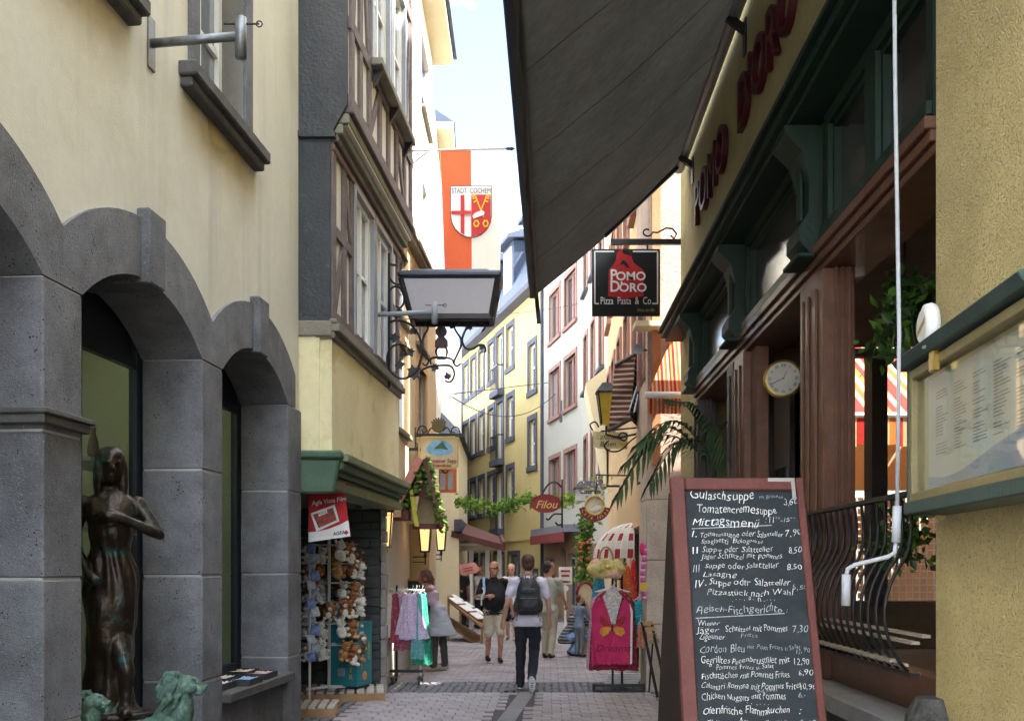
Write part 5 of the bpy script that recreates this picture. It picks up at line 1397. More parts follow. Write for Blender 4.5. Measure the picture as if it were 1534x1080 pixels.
for k in range(7): m.box(a0 + .06, a1 - .05 - .02 * (k % 3), 16.722, 16.724, zz0 + .07 + .022 * k, zz0 + .08 + .022 * k)
m.build('print', greyp, pf)
c2 = thing('tavern_chalkboard', 'wood framed chalkboard with curved white lettering behind the dress rack', 'chalkboard', P(628, 960, 16.5))
b0_, b1_, cz0, cz1 = PX(606, 16.5), PX(652, 16.5), .35, PZ(866, 16.5)
palewood = M('pale_wood', (.40, .24, .12), .6, .15, 6, .1)
for q in ((b0_, b0_ + .03, cz0, cz1), (b1_ - .03, b1_, cz0, cz1), (b0_ + .03, b1_ - .03, cz1 - .04, cz1), (b0_ + .03, b1_ - .03, cz0, cz0 + .04)): MB().box(q[0], q[1], 16.46, 16.52, q[2], q[3]).build('frame', palewood, c2)
for x in (b0_ + .015, b1_ - .015): MB().bar((x, 16.49, cz0), (x, 16.38, 0), .03).bar((x, 16.52, cz1 - .1), (x, 16.72, 0), .03).build('leg', palewood, c2)
MB().box(b0_ + .03, b1_ - .03, 16.48, 16.5, cz0 + .04, cz1 - .04).build('slate_board', boardm, c2)
for k in range(9):
    a = R(150 - 15 * k); text('Weinstube'[k], .055, V(((b0_ + b1_) / 2 + .17 * math.cos(a), 16.475, cz1 - .34 + .2 * math.sin(a))), (math.sin(a), 0, -math.cos(a)), (math.cos(a), 0, math.sin(a)), chalk, c2, 'chalk_lettering', extrude=.001)
MB().tube([V(((b0_ + b1_) / 2 + .15 * math.cos(R(a)), 16.475, cz1 - .36 + .17 * math.sin(R(a)))) for a in range(10, 171, 16)], .004, 5).build('chalk_lettering', chalk, c2)
# red-brown awning over a pavement shop, white posts
AD = 27
ra_ = thing('red_brown_awning', 'sloping red-brown awning on white shop posts at the left bend', 'awning', P(700, 900, AD))
rb = M('red_brown_awning_cloth', (.10, .036, .03), .85, .15, 4, .1)
q = [P(676, 778, AD + 2), P(676, 797, AD - 1), P(755, 818, AD - 1), P(750, 806, AD + 2)]
MB().hexa(q + [p + V((0, 0, .04)) for p in q]).build('cloth', rb, ra_)
MB().bar(q[2], q[3], .08, .22).build('front_bar', rb, ra_); MB().bar(q[1] + V((0, -.02, -.06)), q[2] + V((0, -.02, -.06)), .05, .12).build('valance', rb, ra_)
for x in (682, 706, 730, 748):
    p = P(x, 815, AD); MB().box(p.x - .06, p.x + .06, p.y, p.y + .1, 0, p.z).build('post', whitepaint, ra_)
MB().bar(P(680, 820, AD), P(750, 818, AD), .12, .2).build('fascia', creamB, ra_)
MB().tube([P(690, 814, AD - .2), P(735, 813, AD - .2)], .07, 8).build('rolled_blind', whitepaint, ra_, smooth=True)
ps = thing('pink_notice_sign', 'pink arrow-shaped notice sign on a stick above the market stall', 'sign', P(706, 900, 23.5))
MB().prism([P(x, y, 23.5) for x, y in ((686, 846), (711, 842), (719, 851), (714, 858), (692, 861))], (0, .03, 0)).build('board', M('pink_card', (.60, .27, .24), .8, .05), ps)
p = P(706, 858, 23.5); MB().bar(p + V((0, .03, 0)), V((p.x, p.y + .03, 0)), .04).build('stick', whitepaint, ps)
for k in range(2): MB().bar(P(694, 852 + k * 4, 23.48), P(708, 849 + k * 4, 23.48), .012, .02).build('print_line', redtxt, ps)
# market stall with flat boxes
sl_ = thing('market_stall', 'sloping wooden souvenir stall of flat trays behind the bald man', 'stall', P(700, 950, 21.5))
A0, A1, A2, A3 = P(672, 902, 22.6), P(672, 893, 23.4), P(728, 926, 23.4), P(722, 942, 21.6)
stw = M('stall_wood', (.26, .14, .07), .7, .2, 6, .2)
MB().hexa([A0, A1, A2, A3] + [p + V((0, 0, .05)) for p in (A0, A1, A2, A3)]).build('sloping_top', stw, sl_)
MB().hexa([p + V((0, 0, -.5)) for p in (A0, A1, A2, A3)] + [p + V((0, 0, -.46)) for p in (A0, A1, A2, A3)]).build('shelf', stw, sl_)
for p in (A0, A1, A2, A3): MB().bar(V((p.x, p.y, 0)), p, .05).build('leg', stw, sl_)
for k, (u, v) in enumerate(((.12, .3), (.12, .75), (.42, .3), (.42, .75), (.72, .3), (.72, .75))):
    c = A0.lerp(A3, u).lerp(A1.lerp(A2, u), v); c1 = A0.lerp(A3, u + .24).lerp(A1.lerp(A2, u + .24), v)
    t = thing('flat_tray', ('front', 'rear')[k % 2] + (' white paper-lined tray at the upper end of the stall', ' white paper-lined tray in the middle of the stall', ' white paper-lined tray at the lower end of the stall')[k // 2], 'tray', c + V((0, 0, .06)), 'trays on the market stall')
    MB().bar(c + V((0, 0, .09)), c1 + V((0, 0, .09)), .3, .07).build('box', stw, t); MB().bar(c + V((0, 0, .13)), c1 + V((0, 0, .13)), .27, .02).build('contents', paper, t)

# ------------------------------------------------------------------ signs and awnings on the right
def leaf_quad(m, c, s, mi=0, up=None):
    n_ = V((random.gauss(0, 1), random.gauss(0, 1) - .6, random.gauss(0, 1) + .4)).normalized()
    a = n_.orthogonal().normalized(); b = n_.cross(a); th = random.uniform(0, 6.28)
    u = a * math.cos(th) + b * math.sin(th); w = n_.cross(u)
    m.poly([c - u * s, c - w * s * .55 - u * .1 * s + n_ * s * .12, c + u * s, c + w * s * .55 - u * .1 * s + n_ * s * .12], mi)
leafg = M('vine_leaf', (.10, .22, .03), .5, .3, 8, 0, transl=.4); leafg2 = M('light_vine_leaf', (.25, .36, .05), .5, .3, 8, 0, transl=.4); leafd = M('dark_leaf', (.035, .085, .022), .45, .3, 6, 0, transl=.25)
def vine(name, label, path, r, n, s, cat='vine', mats=None, stem=.012, hang=0):
    t = thing(name, label, cat, path[0])
    sp = smooth_pts([V(p) for p in path], 6)
    MB().tube(sp, stem, 5).build('stem', M('vine_stem', (.12, .08, .04), .9) if 'vine_stem' not in MATS else MATS['vine_stem'], t)
    m = MB()
    for k in range(n):
        c = sp[random.randrange(len(sp))] + V((random.gauss(0, r), random.gauss(0, r), random.gauss(0, r * .8) - hang * random.random() ** 2))
        leaf_quad(m, c, random.uniform(.6, 1.2) * s, 0 if random.random() < .65 else 1)
    o = m.build('leaves', mats or [leafg, leafg2], t, recalc=False); o['kind'] = 'stuff'
    return t
vine('vine_garland', 'green vine garland hung across the street in front of the yellow house', [P(688, 748, 25), P(715, 750, 24.6), P(750, 757, 24.2), P(785, 744, 24), P(820, 748, 23.6), P(862, 742, 22.5)], .075, 700, .075, hang=.22)
fv = vine('climbing_vine', 'flowering vine climbing the right house below the cafe sign', [P(876, 868, 20), P(874, 830, 20), P(877, 795, 20), P(882, 775, 20), P(895, 758, 20)], .085, 620, .07)
m = MB()
for k in range(14):
    c = P(random.uniform(868, 884), random.uniform(800, 866), 19.85); m.ell(c, .035, .035, .03, 6, 4)
m.build('blossom', M('salmon_blossom', (.62, .16, .10), .8, .2), fv)
# red oval sign
oD = 21.8
ov = thing('red_oval_sign', 'dark red oval sign with gold script hung in the vine garland', 'sign', P(818, 767, oD))
deepred = M('dark_red_sign', (.20, .012, .018), .5, .1, 6, 0)
MB().prism([P(818 + 22.5 * math.cos(R(a)), 754 + 13.5 * math.sin(R(a)), oD) for a in range(0, 360, 15)], (0, .06, 0)).build('board', deepred, ov)
MB().tube([P(818 + 22.5 * math.cos(R(a)), 754 + 13.5 * math.sin(R(a)), oD - .01) for a in range(0, 361, 15)], .008, 5).build('rim', deepred, ov)
text('Filou', .24, P(818, 761, oD - .012), (1, 0, 0), (0, 0, 1), goldpaint, ov, 'sign_lettering', extrude=.002, shear=.35, offset=.002)
for pts in ([(842, 718), (842, 790)], [(842, 730), (832, 722), (822, 725), (815, 735), (812, 741)], [(842, 770), (830, 770), (822, 778), (818, 776)], [(842, 785), (836, 786), (832, 782)]): iron_scroll_bar(ov, pts, oD, .022)
# cafe ring sign
kD = 17
kf = thing('cafe_ring_sign', 'round cafe sign with red ribbon and gold lettering on flower-trimmed bracket', 'sign', P(892, 785, kD))
k_ = kD / FPX; kc = P(891, 757, kD)
ring = [kc + V((14 * k_ * math.cos(R(a)), 0, 14 * k_ * math.sin(R(a)))) for a in range(0, 361, 20)]
MB().tube(ring, .02, 8).build('ring', goldpaint, kf, smooth=True)
MB().lathe(kc + V((0, .03, 0)), [(13 * k_, 0), (13 * k_, .02)], 24, (0, -1, 0)).build('picture_disc', M('cream_disc', (.62, .54, .40), .7, .15, 14, 0), kf)
MB().prism([kc + V((x * k_, -.012, y * k_)) for x, y in ((-9, -6), (-4, -8), (4, -7), (10, -3), (7, 1), (2, 0), (-3, -3))], (0, -.004, 0)).build('cup_print', paper, kf)
arc0, arc1 = [], []
for a in range(190, 351, 10):
    arc0.append(kc + V((15.5 * k_ * math.cos(R(a)), -.02, 15.5 * k_ * math.sin(R(a))))); arc1.append(kc + V((24 * k_ * math.cos(R(a)), -.02, 24 * k_ * math.sin(R(a)))))
MB().prism(arc0 + arc1[::-1], (0, .03, 0)).build('ribbon', deepred, kf)
for i, ch in enumerate('Café Haas'):
    a = R(205 + 16.5 * i); text(ch, 8.5 * k_, kc + V((21.5 * k_ * math.cos(a), -.024, 21.5 * k_ * math.sin(a))), (-math.sin(a), 0, math.cos(a)), (-math.cos(a), 0, -math.sin(a)), goldpaint, kf, 'sign_lettering', extrude=.002, shear=.2)
iron_scroll_bar(kf, [(893, 711), (920, 712), (945, 712)], kD, .014); iron_scroll_bar(kf, [(893, 711), (894, 725), (892, 740)], kD, .01)
m = MB()
for kq in range(60): c = kc + V((random.gauss(.05, .12), random.gauss(0, .05), random.uniform(.12, .48))); leaf_quad(m, c, .04, kq % 2)
o = m.build('flower_trim', [M('cream_petal', (.66, .60, .42), .8), leafg2], kf, recalc=False); o['kind'] = 'stuff'
# lantern-shaped inn sign
gD = 20
gs = thing('inn_box_sign', 'grey roofed box sign with black lettering above the cafe sign', 'sign', P(884, 750, gD))
MB().box(PX(863, gD), PX(906, gD), gD, gD + .3, PZ(750, gD), PZ(731, gD)).build('box', M('pale_panel', (.55, .56, .58), .6), gs)
MB().hexa([(PX(860, gD), gD - .06, PZ(731, gD)), (PX(909, gD), gD - .06, PZ(731, gD)), (PX(909, gD), gD + .36, PZ(731, gD)), (PX(860, gD), gD + .36, PZ(731, gD)), (PX(869, gD), gD + .05, PZ(720, gD)), (PX(900, gD), gD + .05, PZ(720, gD)), (PX(900, gD), gD + .25, PZ(720, gD)), (PX(869, gD), gD + .25, PZ(720, gD))]).build('roof', bluegrey, gs)
text('Gaststätte', 9 * gD / FPX, P(884, 739, gD - .004), (1, 0, 0), (0, 0, 1), iron, gs, 'sign_lettering', extrude=.001, offset=.004, fit=None, xs=.85)
text('ZUR WINZERSTUBE'[0:3] + ' ...', 5 * gD / FPX, P(884, 746, gD - .004), (1, 0, 0), (0, 0, 1), iron, gs, 'sign_lettering', extrude=.001)
MB().bar(P(905, 728, gD + .15), P(935, 728, gD + .15), .04).build('wall_arm', iron, gs)
# script sign
hD = 16
hs = thing('script_hanging_sign', 'pale hanging sign with black script below the yellow lantern', 'sign', P(905, 672, hD))
pts = [(888, 645), (896, 647), (940, 647), (940, 672), (900, 672), (889, 669)]
MB().prism([P(x, y, hD) for x, y in pts], (0, .04, 0)).build('board', M('pale_yellow_board', (.56, .50, .30), .7, .15, 5, 0, stain=((.50, .36, .06), 4, .5, .6)), hs)
text('..afenster', 11 * hD / FPX, P(893, 658, hD - .004), (1, 0, 0), (0, 0, 1), iron, hs, 'sign_lettering', extrude=.001, shear=.35, align='LEFT'); text('Besen', 10 * hD / FPX, P(898, 668, hD - .004), (1, 0, 0), (0, 0, 1), iron, hs, 'sign_lettering', extrude=.001, shear=.35, align='LEFT')
for pts in ([(888, 645), (884, 636), (892, 632), (897, 640)], [(912, 660), (905, 668), (915, 676), (930, 674), (945, 660), (960, 650)], [(925, 655), (932, 648), (940, 652), (936, 660), (929, 657)], [(900, 646), (960, 640)]): iron_scroll_bar(hs, pts, hD - .05, .014)
# yellow lantern
yl = thing('yellow_glass_lantern', 'old street lantern with yellow glass and black roof on the right house', 'lantern', P(907, 640, 15.2))
c = P(908, 636, 15.2); s = 15.2 / FPX; yel = M('yellow_lantern_glass', (.62, .42, .03), .35, .15, 6, 0, transl=.3)
Tq = [c + V((x * 13 * s, y * 13 * s, 48 * s)) for x, y in ((-1, -1), (1, -1), (1, 1), (-1, 1))]; Bq = [c + V((x * 7 * s, y * 7 * s, 0)) for x, y in ((-1, -1), (1, -1), (1, 1), (-1, 1))]
for i in range(4):
    j = (i + 1) % 4; MB().bar(Bq[i], Tq[i], .025).build('corner_bar', iron, yl); MB().bar(Tq[i], Tq[j], .03).build('top_bar', iron, yl); MB().poly([Bq[i], Bq[j], Tq[j], Tq[i]]).build('pane', yel, yl, recalc=False)
MB().hexa([c + V((x * 16 * s, y * 16 * s, 48 * s)) for x, y in ((-1, -1), (1, -1), (1, 1), (-1, 1))] + [c + V((x * 6 * s, y * 6 * s, 62 * s)) for x, y in ((-1, -1), (1, -1), (1, 1), (-1, 1))]).build('roof', iron, yl)
MB().tube([c + V((0, 0, -.02)), c + V((0, 0, -.15)), c + V((.2, 0, -.2)), c + V((.65, 0, -.1))], .018, 6).build('bracket', iron, yl)
# brown striped folded awning
bs = M('brown_striped_cloth', (.1, .05, .03), .9, .1, 4, .1, stripes=((0, 0, 1), .085, [(0, (.05, .022, .016)), (.62, (.30, .19, .13))]))
ba = thing('brown_folded_awning', 'steeply dropped brown striped awning on the right house', 'awning', P(940, 650, 15.2))
aq = [P(921, 548, 14.9), P(952, 530, 14.9), P(944, 628, 14.5), P(911, 645, 14.4)]
m = MB(); n = 10
for i in range(n):
    u0, u1 = i / n, (i + 1) / n
    for (e, f) in ((aq[0].lerp(aq[3], u0), aq[0].lerp(aq[3], u1)),):
        g_, h_ = aq[1].lerp(aq[2], u0), aq[1].lerp(aq[2], u1); b0 = .03 * math.sin(u0 * 12); b1__ = .03 * math.sin(u1 * 12)
        m.poly([e + V((0, b0, 0)), g_ + V((0, b0, 0)), h_ + V((0, b1__, 0)), f + V((0, b1__, 0))])
m.build('cloth', bs, ba, recalc=False)
MB().poly([aq[1], P(966, 525, 15.2), P(955, 640, 15.2), aq[2]]).build('side_cloth', bs, ba, recalc=False)
MB().tube([aq[3], aq[2]], .03, 8).build('front_bar', doorm, ba); MB().tube([aq[0], aq[1], P(966, 525, 15.2)], .03, 8).build('top_bar', doorm, ba)
for x in (950, 958): MB().tube([P(966, 545, 14.9), P(x - 8, 618, 14.4)], .016, 6).build('arm', galv, ba)
sd = thing('satellite_dish', 'small grey round dish on the corner of the pink plaster house', 'dish', P(956, 522, 13.2))
MB().lathe(P(956, 523, 13.2), [(.0, -.03), (.05, -.02), (.075, .01), (.07, .01), (.04, -.01)], 18, (-.3, -1, .1)).build('bowl', greypaint, sd, smooth=True)
MB().bar(P(956, 523, 13.22), P(968, 525, 13.3), .03).build('arm', galv, sd)
# striped awning at the alley beside the pizzeria
s2 = M('red_orange_striped_cloth', (.5, .1, .1), .9, .06, 3, .1, stripes=((1, 0, 0), .16, [(0, (.50, .02, .03)), (.2, (.62, .42, .25)), (.34, (.60, .16, .05)), (.55, (.62, .50, .34)), (.7, (.55, .05, .03)), (.86, (.62, .40, .12))]), transl=.35)
al = thing('alley_striped_awning', 'narrow red and orange striped awning in the alley beside the pizzeria', 'awning', P(990, 620, 13.0))
bq = [P(1010, 497, 13.25), P(1035, 497, 13.25), P(1028, 592, 12.9), P(970, 592, 12.9)]
MB().hexa(bq + [p + V((0, .01, .01)) for p in bq]).build('cloth', s2, al)
m = MB()
for k in range(8):
    a, b = bq[3].lerp(bq[2], k / 8), bq[3].lerp(bq[2], (k + 1) / 8 - .005); m.hexa([a + V((0, -.01, -.24)), b + V((0, -.01, -.24)), b + V((0, 0, -.24)), a + V((0, 0, -.24)), a + V((0, -.01, 0)), b + V((0, -.01, 0)), b, a])
m.build('valance', s2, al); MB().tube([bq[3] + V((-.03, -.01, .0)), bq[2] + V((.03, -.01, 0))], .045, 10).build('front_bar', whitepaint, al, smooth=True)
m = MB(); c = P(985, 487, 13.1); m.box(PX(950, 13.1), PX(1022, 13.1), 12.95, 13.28, PZ(492, 13.1), PZ(484, 13.1)); m.build('cover_board', creamB, al)
# red and white dome awning
dm = thing('dome_awning', 'small red and white checked dome awning over the right shop window', 'awning', P(920, 840, 17))
rc = M('red_awning_panel', (.40, .04, .045), .85, .1, 8, .1, transl=.3); wc_ = M('white_awning_panel', (.70, .64, .56), .85, .06, 8, .1, transl=.3)
dc = P(950, 836, 17); rr = 50 * 17 / FPX
def dome(i, j): 
    a = R(95 + 85 * i / 9); b = R(88 * j / 6); return dc + V((rr * math.cos(b) * math.cos(a) * 1.22, -rr * .8 * math.cos(b) * math.sin(a), rr * 1.05 * math.sin(b)))
for i in range(9):
    for j in range(6):
        MB().poly([dome(i, j), dome(i + 1, j), dome(i + 1, j + 1), dome(i, j + 1)]).build('cloth_panel', rc if (i % 2 == 0 and j % 2 == 0) else wc_, dm, recalc=False)
m = MB()
for i in range(10): m.tube([dome(i, j) for j in range(7)], .008, 4)
m.build('ribs', whitepaint, dm)
# overhead wires
for k, (a, b, sag) in enumerate((((680, 590, 22), (822, 573, 34), .0), ((678, 595, 24), (832, 590, 33), .6), ((600, 478, 14), (880, 452, 28), .1))):
    p0, p1 = P(*a), P(*b); w = thing('overhead_cable', ('thin black cable crossing high before the yellow house', 'sagging black cable before the yellow house windows', 'thin pale cable crossing below the hanging lantern')[k], 'cable', p0, 'overhead cables')
    MB().tube([p0.lerp(p1, u / 10) - V((0, 0, sag * 4 * (u / 10) * (1 - u / 10))) for u in range(11)], .012 if k < 2 else .006, 5).build('wire', iron, w)
# plants of the pizzeria
pt = thing('palm_in_pot', 'potted palm with long drooping fronds behind the chalkboard', 'palm', (1.72, 9.3, 0))
MB().lathe((1.72, 9.3, 0), [(.16, 0), (.22, .4), (.24, .45), (.21, .45), (.19, .40)], 16).build('pot', M('terracotta', (.32, .13, .07), .8), pt)
palmg = M('palm_leaf', (.045, .085, .035), .4, .25, 5, 0, transl=.15)
base = V((1.72, 9.3, .45))
tips = [((1062, 720), (1040, 672), (985, 655), (927, 738)), ((1062, 720), (1045, 660), (1005, 630), (958, 662)), ((1062, 720), (1050, 650), (1030, 610), (1000, 598)), ((1062, 720), (1055, 670), (1015, 662), (975, 722)), ((1065, 720), (1068, 650), (1075, 640), (1088, 690)), ((1062, 720), (1048, 680), (1000, 640), (940, 690))]
for f_i, tp4 in enumerate(tips):
    dd = 9.2 + .05 * f_i
    cpts = smooth_pts([base + V((random.uniform(-.04, .04), random.uniform(-.04, .04), 0))] + [P(x, y, dd - .12 * k) for k, (x, y) in enumerate(tp4)], 7)
    fo = MB().tube(cpts, [.012 * (1 - .8 * i / len(cpts)) for i in range(len(cpts))], 5).build('frond', palmg, pt, smooth=True)
    L0 = int(len(cpts) * .42)
    for i in range(L0, len(cpts)):
        tdir = (cpts[min(i + 1, len(cpts) - 1)] - cpts[i - 1]).normalized(); u = (i - L0) / (len(cpts) - L0)
        for sgn in (-1, 1):
            sd_ = tdir.cross(V((0, 0, 1)));  sd_ = sd_.normalized() if sd_.length > .05 else V((1, 0, 0))
            ln_ = .27 * (.55 + .6 * math.sin(math.pi * min(1, u * .9 + .12)))
            d1 = (sd_ * sgn * .75 + tdir * .8 + V((0, 0, -.25))).normalized(); w_ = d1.cross(V((0, 0, 1))).normalized() * .017
            p0 = cpts[i]; p1 = p0 + d1 * ln_ * .5; p2 = p0 + d1 * ln_ + V((0, 0, -.10 * ln_ / .3))
            MB().poly([p0 - w_ * .4, p1 - w_, p2, p1 + w_, p0 + w_ * .4]).build('leaflet', palmg, fo, recalc=False)
def bush(name, label, c, rx, ry, rz, n, s, mats, pot=None, hang=0):
    t = thing(name, label, 'plant', c)
    m = MB(); st_ = MB()
    for k in range(14):
        e = V(c) + V((random.gauss(0, rx), random.gauss(0, ry), random.uniform(-1, 1) * rz - hang * random.random()))
        st_.tube([V(c), V(c).lerp(e, .5) + V((0, 0, .1)), e], .006, 4)
        for q in range(n // 14): leaf_quad(m, V(c).lerp(e, random.uniform(.35, 1)) + V((random.gauss(0, .05), random.gauss(0, .05), random.gauss(0, .05) + .04)), random.uniform(.6, 1.3) * s, q % 2)
    st_.build('stems', leafd, t); o = m.build('leaves', mats, t, recalc=False); o['kind'] = 'stuff'
    if pot: MB().lathe(V(c) + V((0, 0, -.18)), [(.06, 0), (.1, .16), (.11, .18), (.09, .18)], 12).build('pot', M('blue_glazed_pot' + str(len(MATS)), (.05, .07, .12), .3), t); MB().tube([V(c), V(c) + V((0, 0, 1.0))], .006, 4).build('hanging_wire', iron, t)
    return t
bush('hanging_plant', 'leafy hanging plant in dark pot inside the restaurant window', P(1355, 445, 6.0), .13, .12, .24, 420, .045, [leafd, leafg], True, .35)
bush('window_plant', 'green potted plant behind the railing of the restaurant window', P(1362, 800, 5.6), .08, .1, .22, 260, .035, [leafd, leafg])
# ------------------------------------------------------------------ figures: closed shapes fused into one continuous body
def fuse(name, parts_mb, mats, parent, voxel=.010, smooth_n=2, disp=None):
    tmp = parts_mb.mesh('tmp', recalc=True)
    o = bpy.data.objects.new('tmp', tmp); C.objects.link(o)
    md = o.modifiers.new('r', 'REMESH'); md.mode = 'VOXEL'; md.voxel_size = voxel
    dg = bpy.context.evaluated_depsgraph_get()
    me = bpy.data.meshes.new_from_object(o.evaluated_get(dg))
    kd_pts = []
    for p in tmp.polygons:
        kd_pts.append((p.center.copy(), p.material_index))
        for v in p.vertices: kd_pts.append((p.center.lerp(tmp.vertices[v].co, .6), p.material_index))
    kd = kdtree.KDTree(len(kd_pts))
    for i, (c, _) in enumerate(kd_pts): kd.insert(c, i)
    kd.balance()
    bpy.data.objects.remove(o); bpy.data.meshes.remove(tmp)
    idx = [kd_pts[kd.find(p.center)[1]][1] for p in me.polygons]
    bm = bmesh.new(); bm.from_mesh(me)
    for _ in range(smooth_n): bmesh.ops.smooth_vert(bm, verts=bm.verts, factor=.5, use_axis_x=True, use_axis_y=True, use_axis_z=True)
    if disp:
        for v in bm.verts: v.co += disp(v.co)
    bm.to_mesh(me); bm.free()
    me.materials.clear()
    for m in mats: me.materials.append(m)
    for p, i in zip(me.polygons, idx): p.material_index = i; p.use_smooth = True
    me.name = name
    ob = bpy.data.objects.new(name, me); C.objects.link(ob); ob.parent = parent
    ORG[ob.name] = V((0, 0, 0))
    return ob

def loft(mb, rings, mi=0, n=16, k=3):
    """rings: (cx, cy, cz, rx, ry), smoothed along the stack and closed"""
    rs = []
    for i in range(len(rings) - 1):
        a, b, c, e = rings[max(i - 1, 0)], rings[i], rings[i + 1], rings[min(i + 2, len(rings) - 1)]
        for j in range(k):
            t = j / k
            rs.append([.5 * (2 * b[q] + (c[q] - a[q]) * t + (2 * a[q] - 5 * b[q] + 4 * c[q] - e[q]) * t * t + (3 * b[q] - a[q] - 3 * c[q] + e[q]) * t ** 3) for q in range(5)])
    rs.append(list(rings[-1])); base = len(mb.v)
    for cx, cy, cz, rx, ry in rs:
        for j in range(n):
            a = 2 * math.pi * j / n; mb.v.append(V((cx + max(rx, .004) * math.cos(a), cy + max(ry, .004) * math.sin(a), cz)))
    for i in range(len(rs) - 1):
        for j in range(n):
            q = (j + 1) % n; mb.f.append((base + i * n + j, base + i * n + q, base + (i + 1) * n + q, base + (i + 1) * n + j)); mb.mi.append(mi)
    mb.f.append(tuple(base + j for j in reversed(range(n)))); mb.mi.append(mi)
    mb.f.append(tuple(base + (len(rs) - 1) * n + j for j in range(n))); mb.mi.append(mi)

def limb(mb, pts, rad, mi=0, n=10):
    pts = [V(p) for p in pts]
    sp = []; sr = []
    for i in range(len(pts) - 1):
        for j in range(4):
            t = j / 4; sp.append(pts[i].lerp(pts[i + 1], t)); sr.append(rad[i] + (rad[i + 1] - rad[i]) * t)
    sp.append(pts[-1]); sr.append(rad[-1])
    mb.tube(sp, sr, n, mi)
    mb.ell(pts[0], rad[0], rad[0], rad[0], 8, 6, mi=mi); mb.ell(pts[-1], rad[-1], rad[-1], rad[-1], 8, 6, mi=mi)

def hand(mb, wr, dirn, side, palm_n, mi, s=1.0, curl=.5):
    dirn = V(dirn).normalized(); palm_n = V(palm_n); palm_n = (palm_n - dirn * palm_n.dot(dirn)).normalized(); lat = dirn.cross(palm_n).normalized() * side
    wr = V(wr)
    limb(mb, [wr, wr + dirn * .045 * s, wr + dirn * .08 * s], [.026 * s, .036 * s, .034 * s], mi, 8)
    for k, (off, ln) in enumerate(((-.03, .062), (-.010, .075), (.010, .070), (.029, .055))):
        b = wr + dirn * .085 * s + lat * off * s; m1 = b + (dirn * .8 + palm_n * curl * .5) * ln * .5 * s; e = m1 + (dirn * .55 + palm_n * curl) * ln * .5 * s
        mb.tube([b - dirn * .02 * s, b, m1, e], [.0105 * s, .0105 * s, .0095 * s, .008 * s], 6, mi)
    b = wr + dirn * .03 * s - lat * .032 * s
    mb.tube([b, b - lat * .028 * s + dirn * .025 * s, b - lat * .034 * s + dirn * .055 * s + palm_n * .012], [.014 * s, .012 * s, .009 * s], 6, mi)

def head(mb, c, yaw=0, s=1.0, hair='short', pitch=0, SK=0, HR=1, DK=2):
    c = V(c); rot = Matrix.Rotation(yaw, 3, 'Z') @ Matrix.Rotation(pitch, 3, 'X'); t = MB()
    loft(t, [(0, .02, -.122, .018, .02), (0, .028, -.105, .045, .05), (0, .018, -.06, .063, .078), (0, .006, 0, .072, .092), (0, 0, .05, .075, .098), (0, -.004, .09, .062, .082), (0, -.006, .118, .02, .03)], SK)
    t.ell((0, .103, -.02), .014, .02, .022, 8, 6, mi=SK); t.ell((0, .09, .022), .05, .014, .01, 10, 6, mi=SK)
    for sx in (-1, 1):
        t.ell((sx * .075, -.005, -.015), .011, .02, .03, 8, 6, mi=SK); t.ell((sx * .031, .089, .006), .012, .009, .007, 8, 6, mi=DK)
    t.ell((0, .089, -.062), .024, .012, .007, 8, 6, mi=SK)
    if hair == 'short':
        t.ell((0, -.022, .045), .081, .095, .085, 14, 10, mi=HR); t.ell((0, -.06, -.01), .070, .052, .065, 12, 8, mi=HR)
    elif hair == 'bob':
        t.ell((0, -.02, .045), .088, .104, .092, 14, 10, mi=HR); t.ell((0, -.055, -.02), .086, .075, .085, 12, 8, mi=HR)
        for sx in (-1, 1): t.ell((sx * .068, -.005, -.005), .022, .05, .07, 8, 6, mi=HR)
    elif hair == 'long':
        t.ell((0, -.02, .045), .095, .110, .095, 14, 10, mi=HR); t.ell((0, -.06, -.06), .10, .075, .16, 12, 8, mi=HR)
        for sx in (-1, 1): t.ell((sx * .075, .005, -.08), .035, .055, .15, 8, 8, mi=HR)
    elif hair == 'cap':
        t.ell((0, -.012, .05), .082, .1, .08, 14, 10, mi=HR); t.ell((0, .11, .04), .06, .06, .012, 10, 6, mi=HR)
    n0 = len(mb.v)
    mb.v += [c + (rot @ (v * s)) for v in t.v]; mb.f += [tuple(n0 + i for i in f) for f in t.f]; mb.mi += t.mi

def shoe(mb, ank, fwd, mi, s=1.0, pitch=0, sole=None):
    fwd = V(fwd).normalized(); a = V(ank); up = V((0, 0, 1)); lat = fwd.cross(up)
    f = (fwd * math.cos(pitch) - up * math.sin(pitch)); u = (up * math.cos(pitch) + fwd * math.sin(pitch))
    rot = Matrix((lat, f, u)).transposed()
    mb.ell(a + rot @ V((0, .06, -.045)) * s, .046 * s, .135 * s, .042 * s, 12, 8, rot, mi)
    mb.ell(a + rot @ V((0, -.01, -.02)) * s, .042 * s, .06 * s, .05 * s, 10, 8, rot, mi)
    if sole is not None: mb.ell(a + rot @ V((0, .055, -.075)) * s, .05 * s, .142 * s, .014 * s, 12, 6, rot, sole)

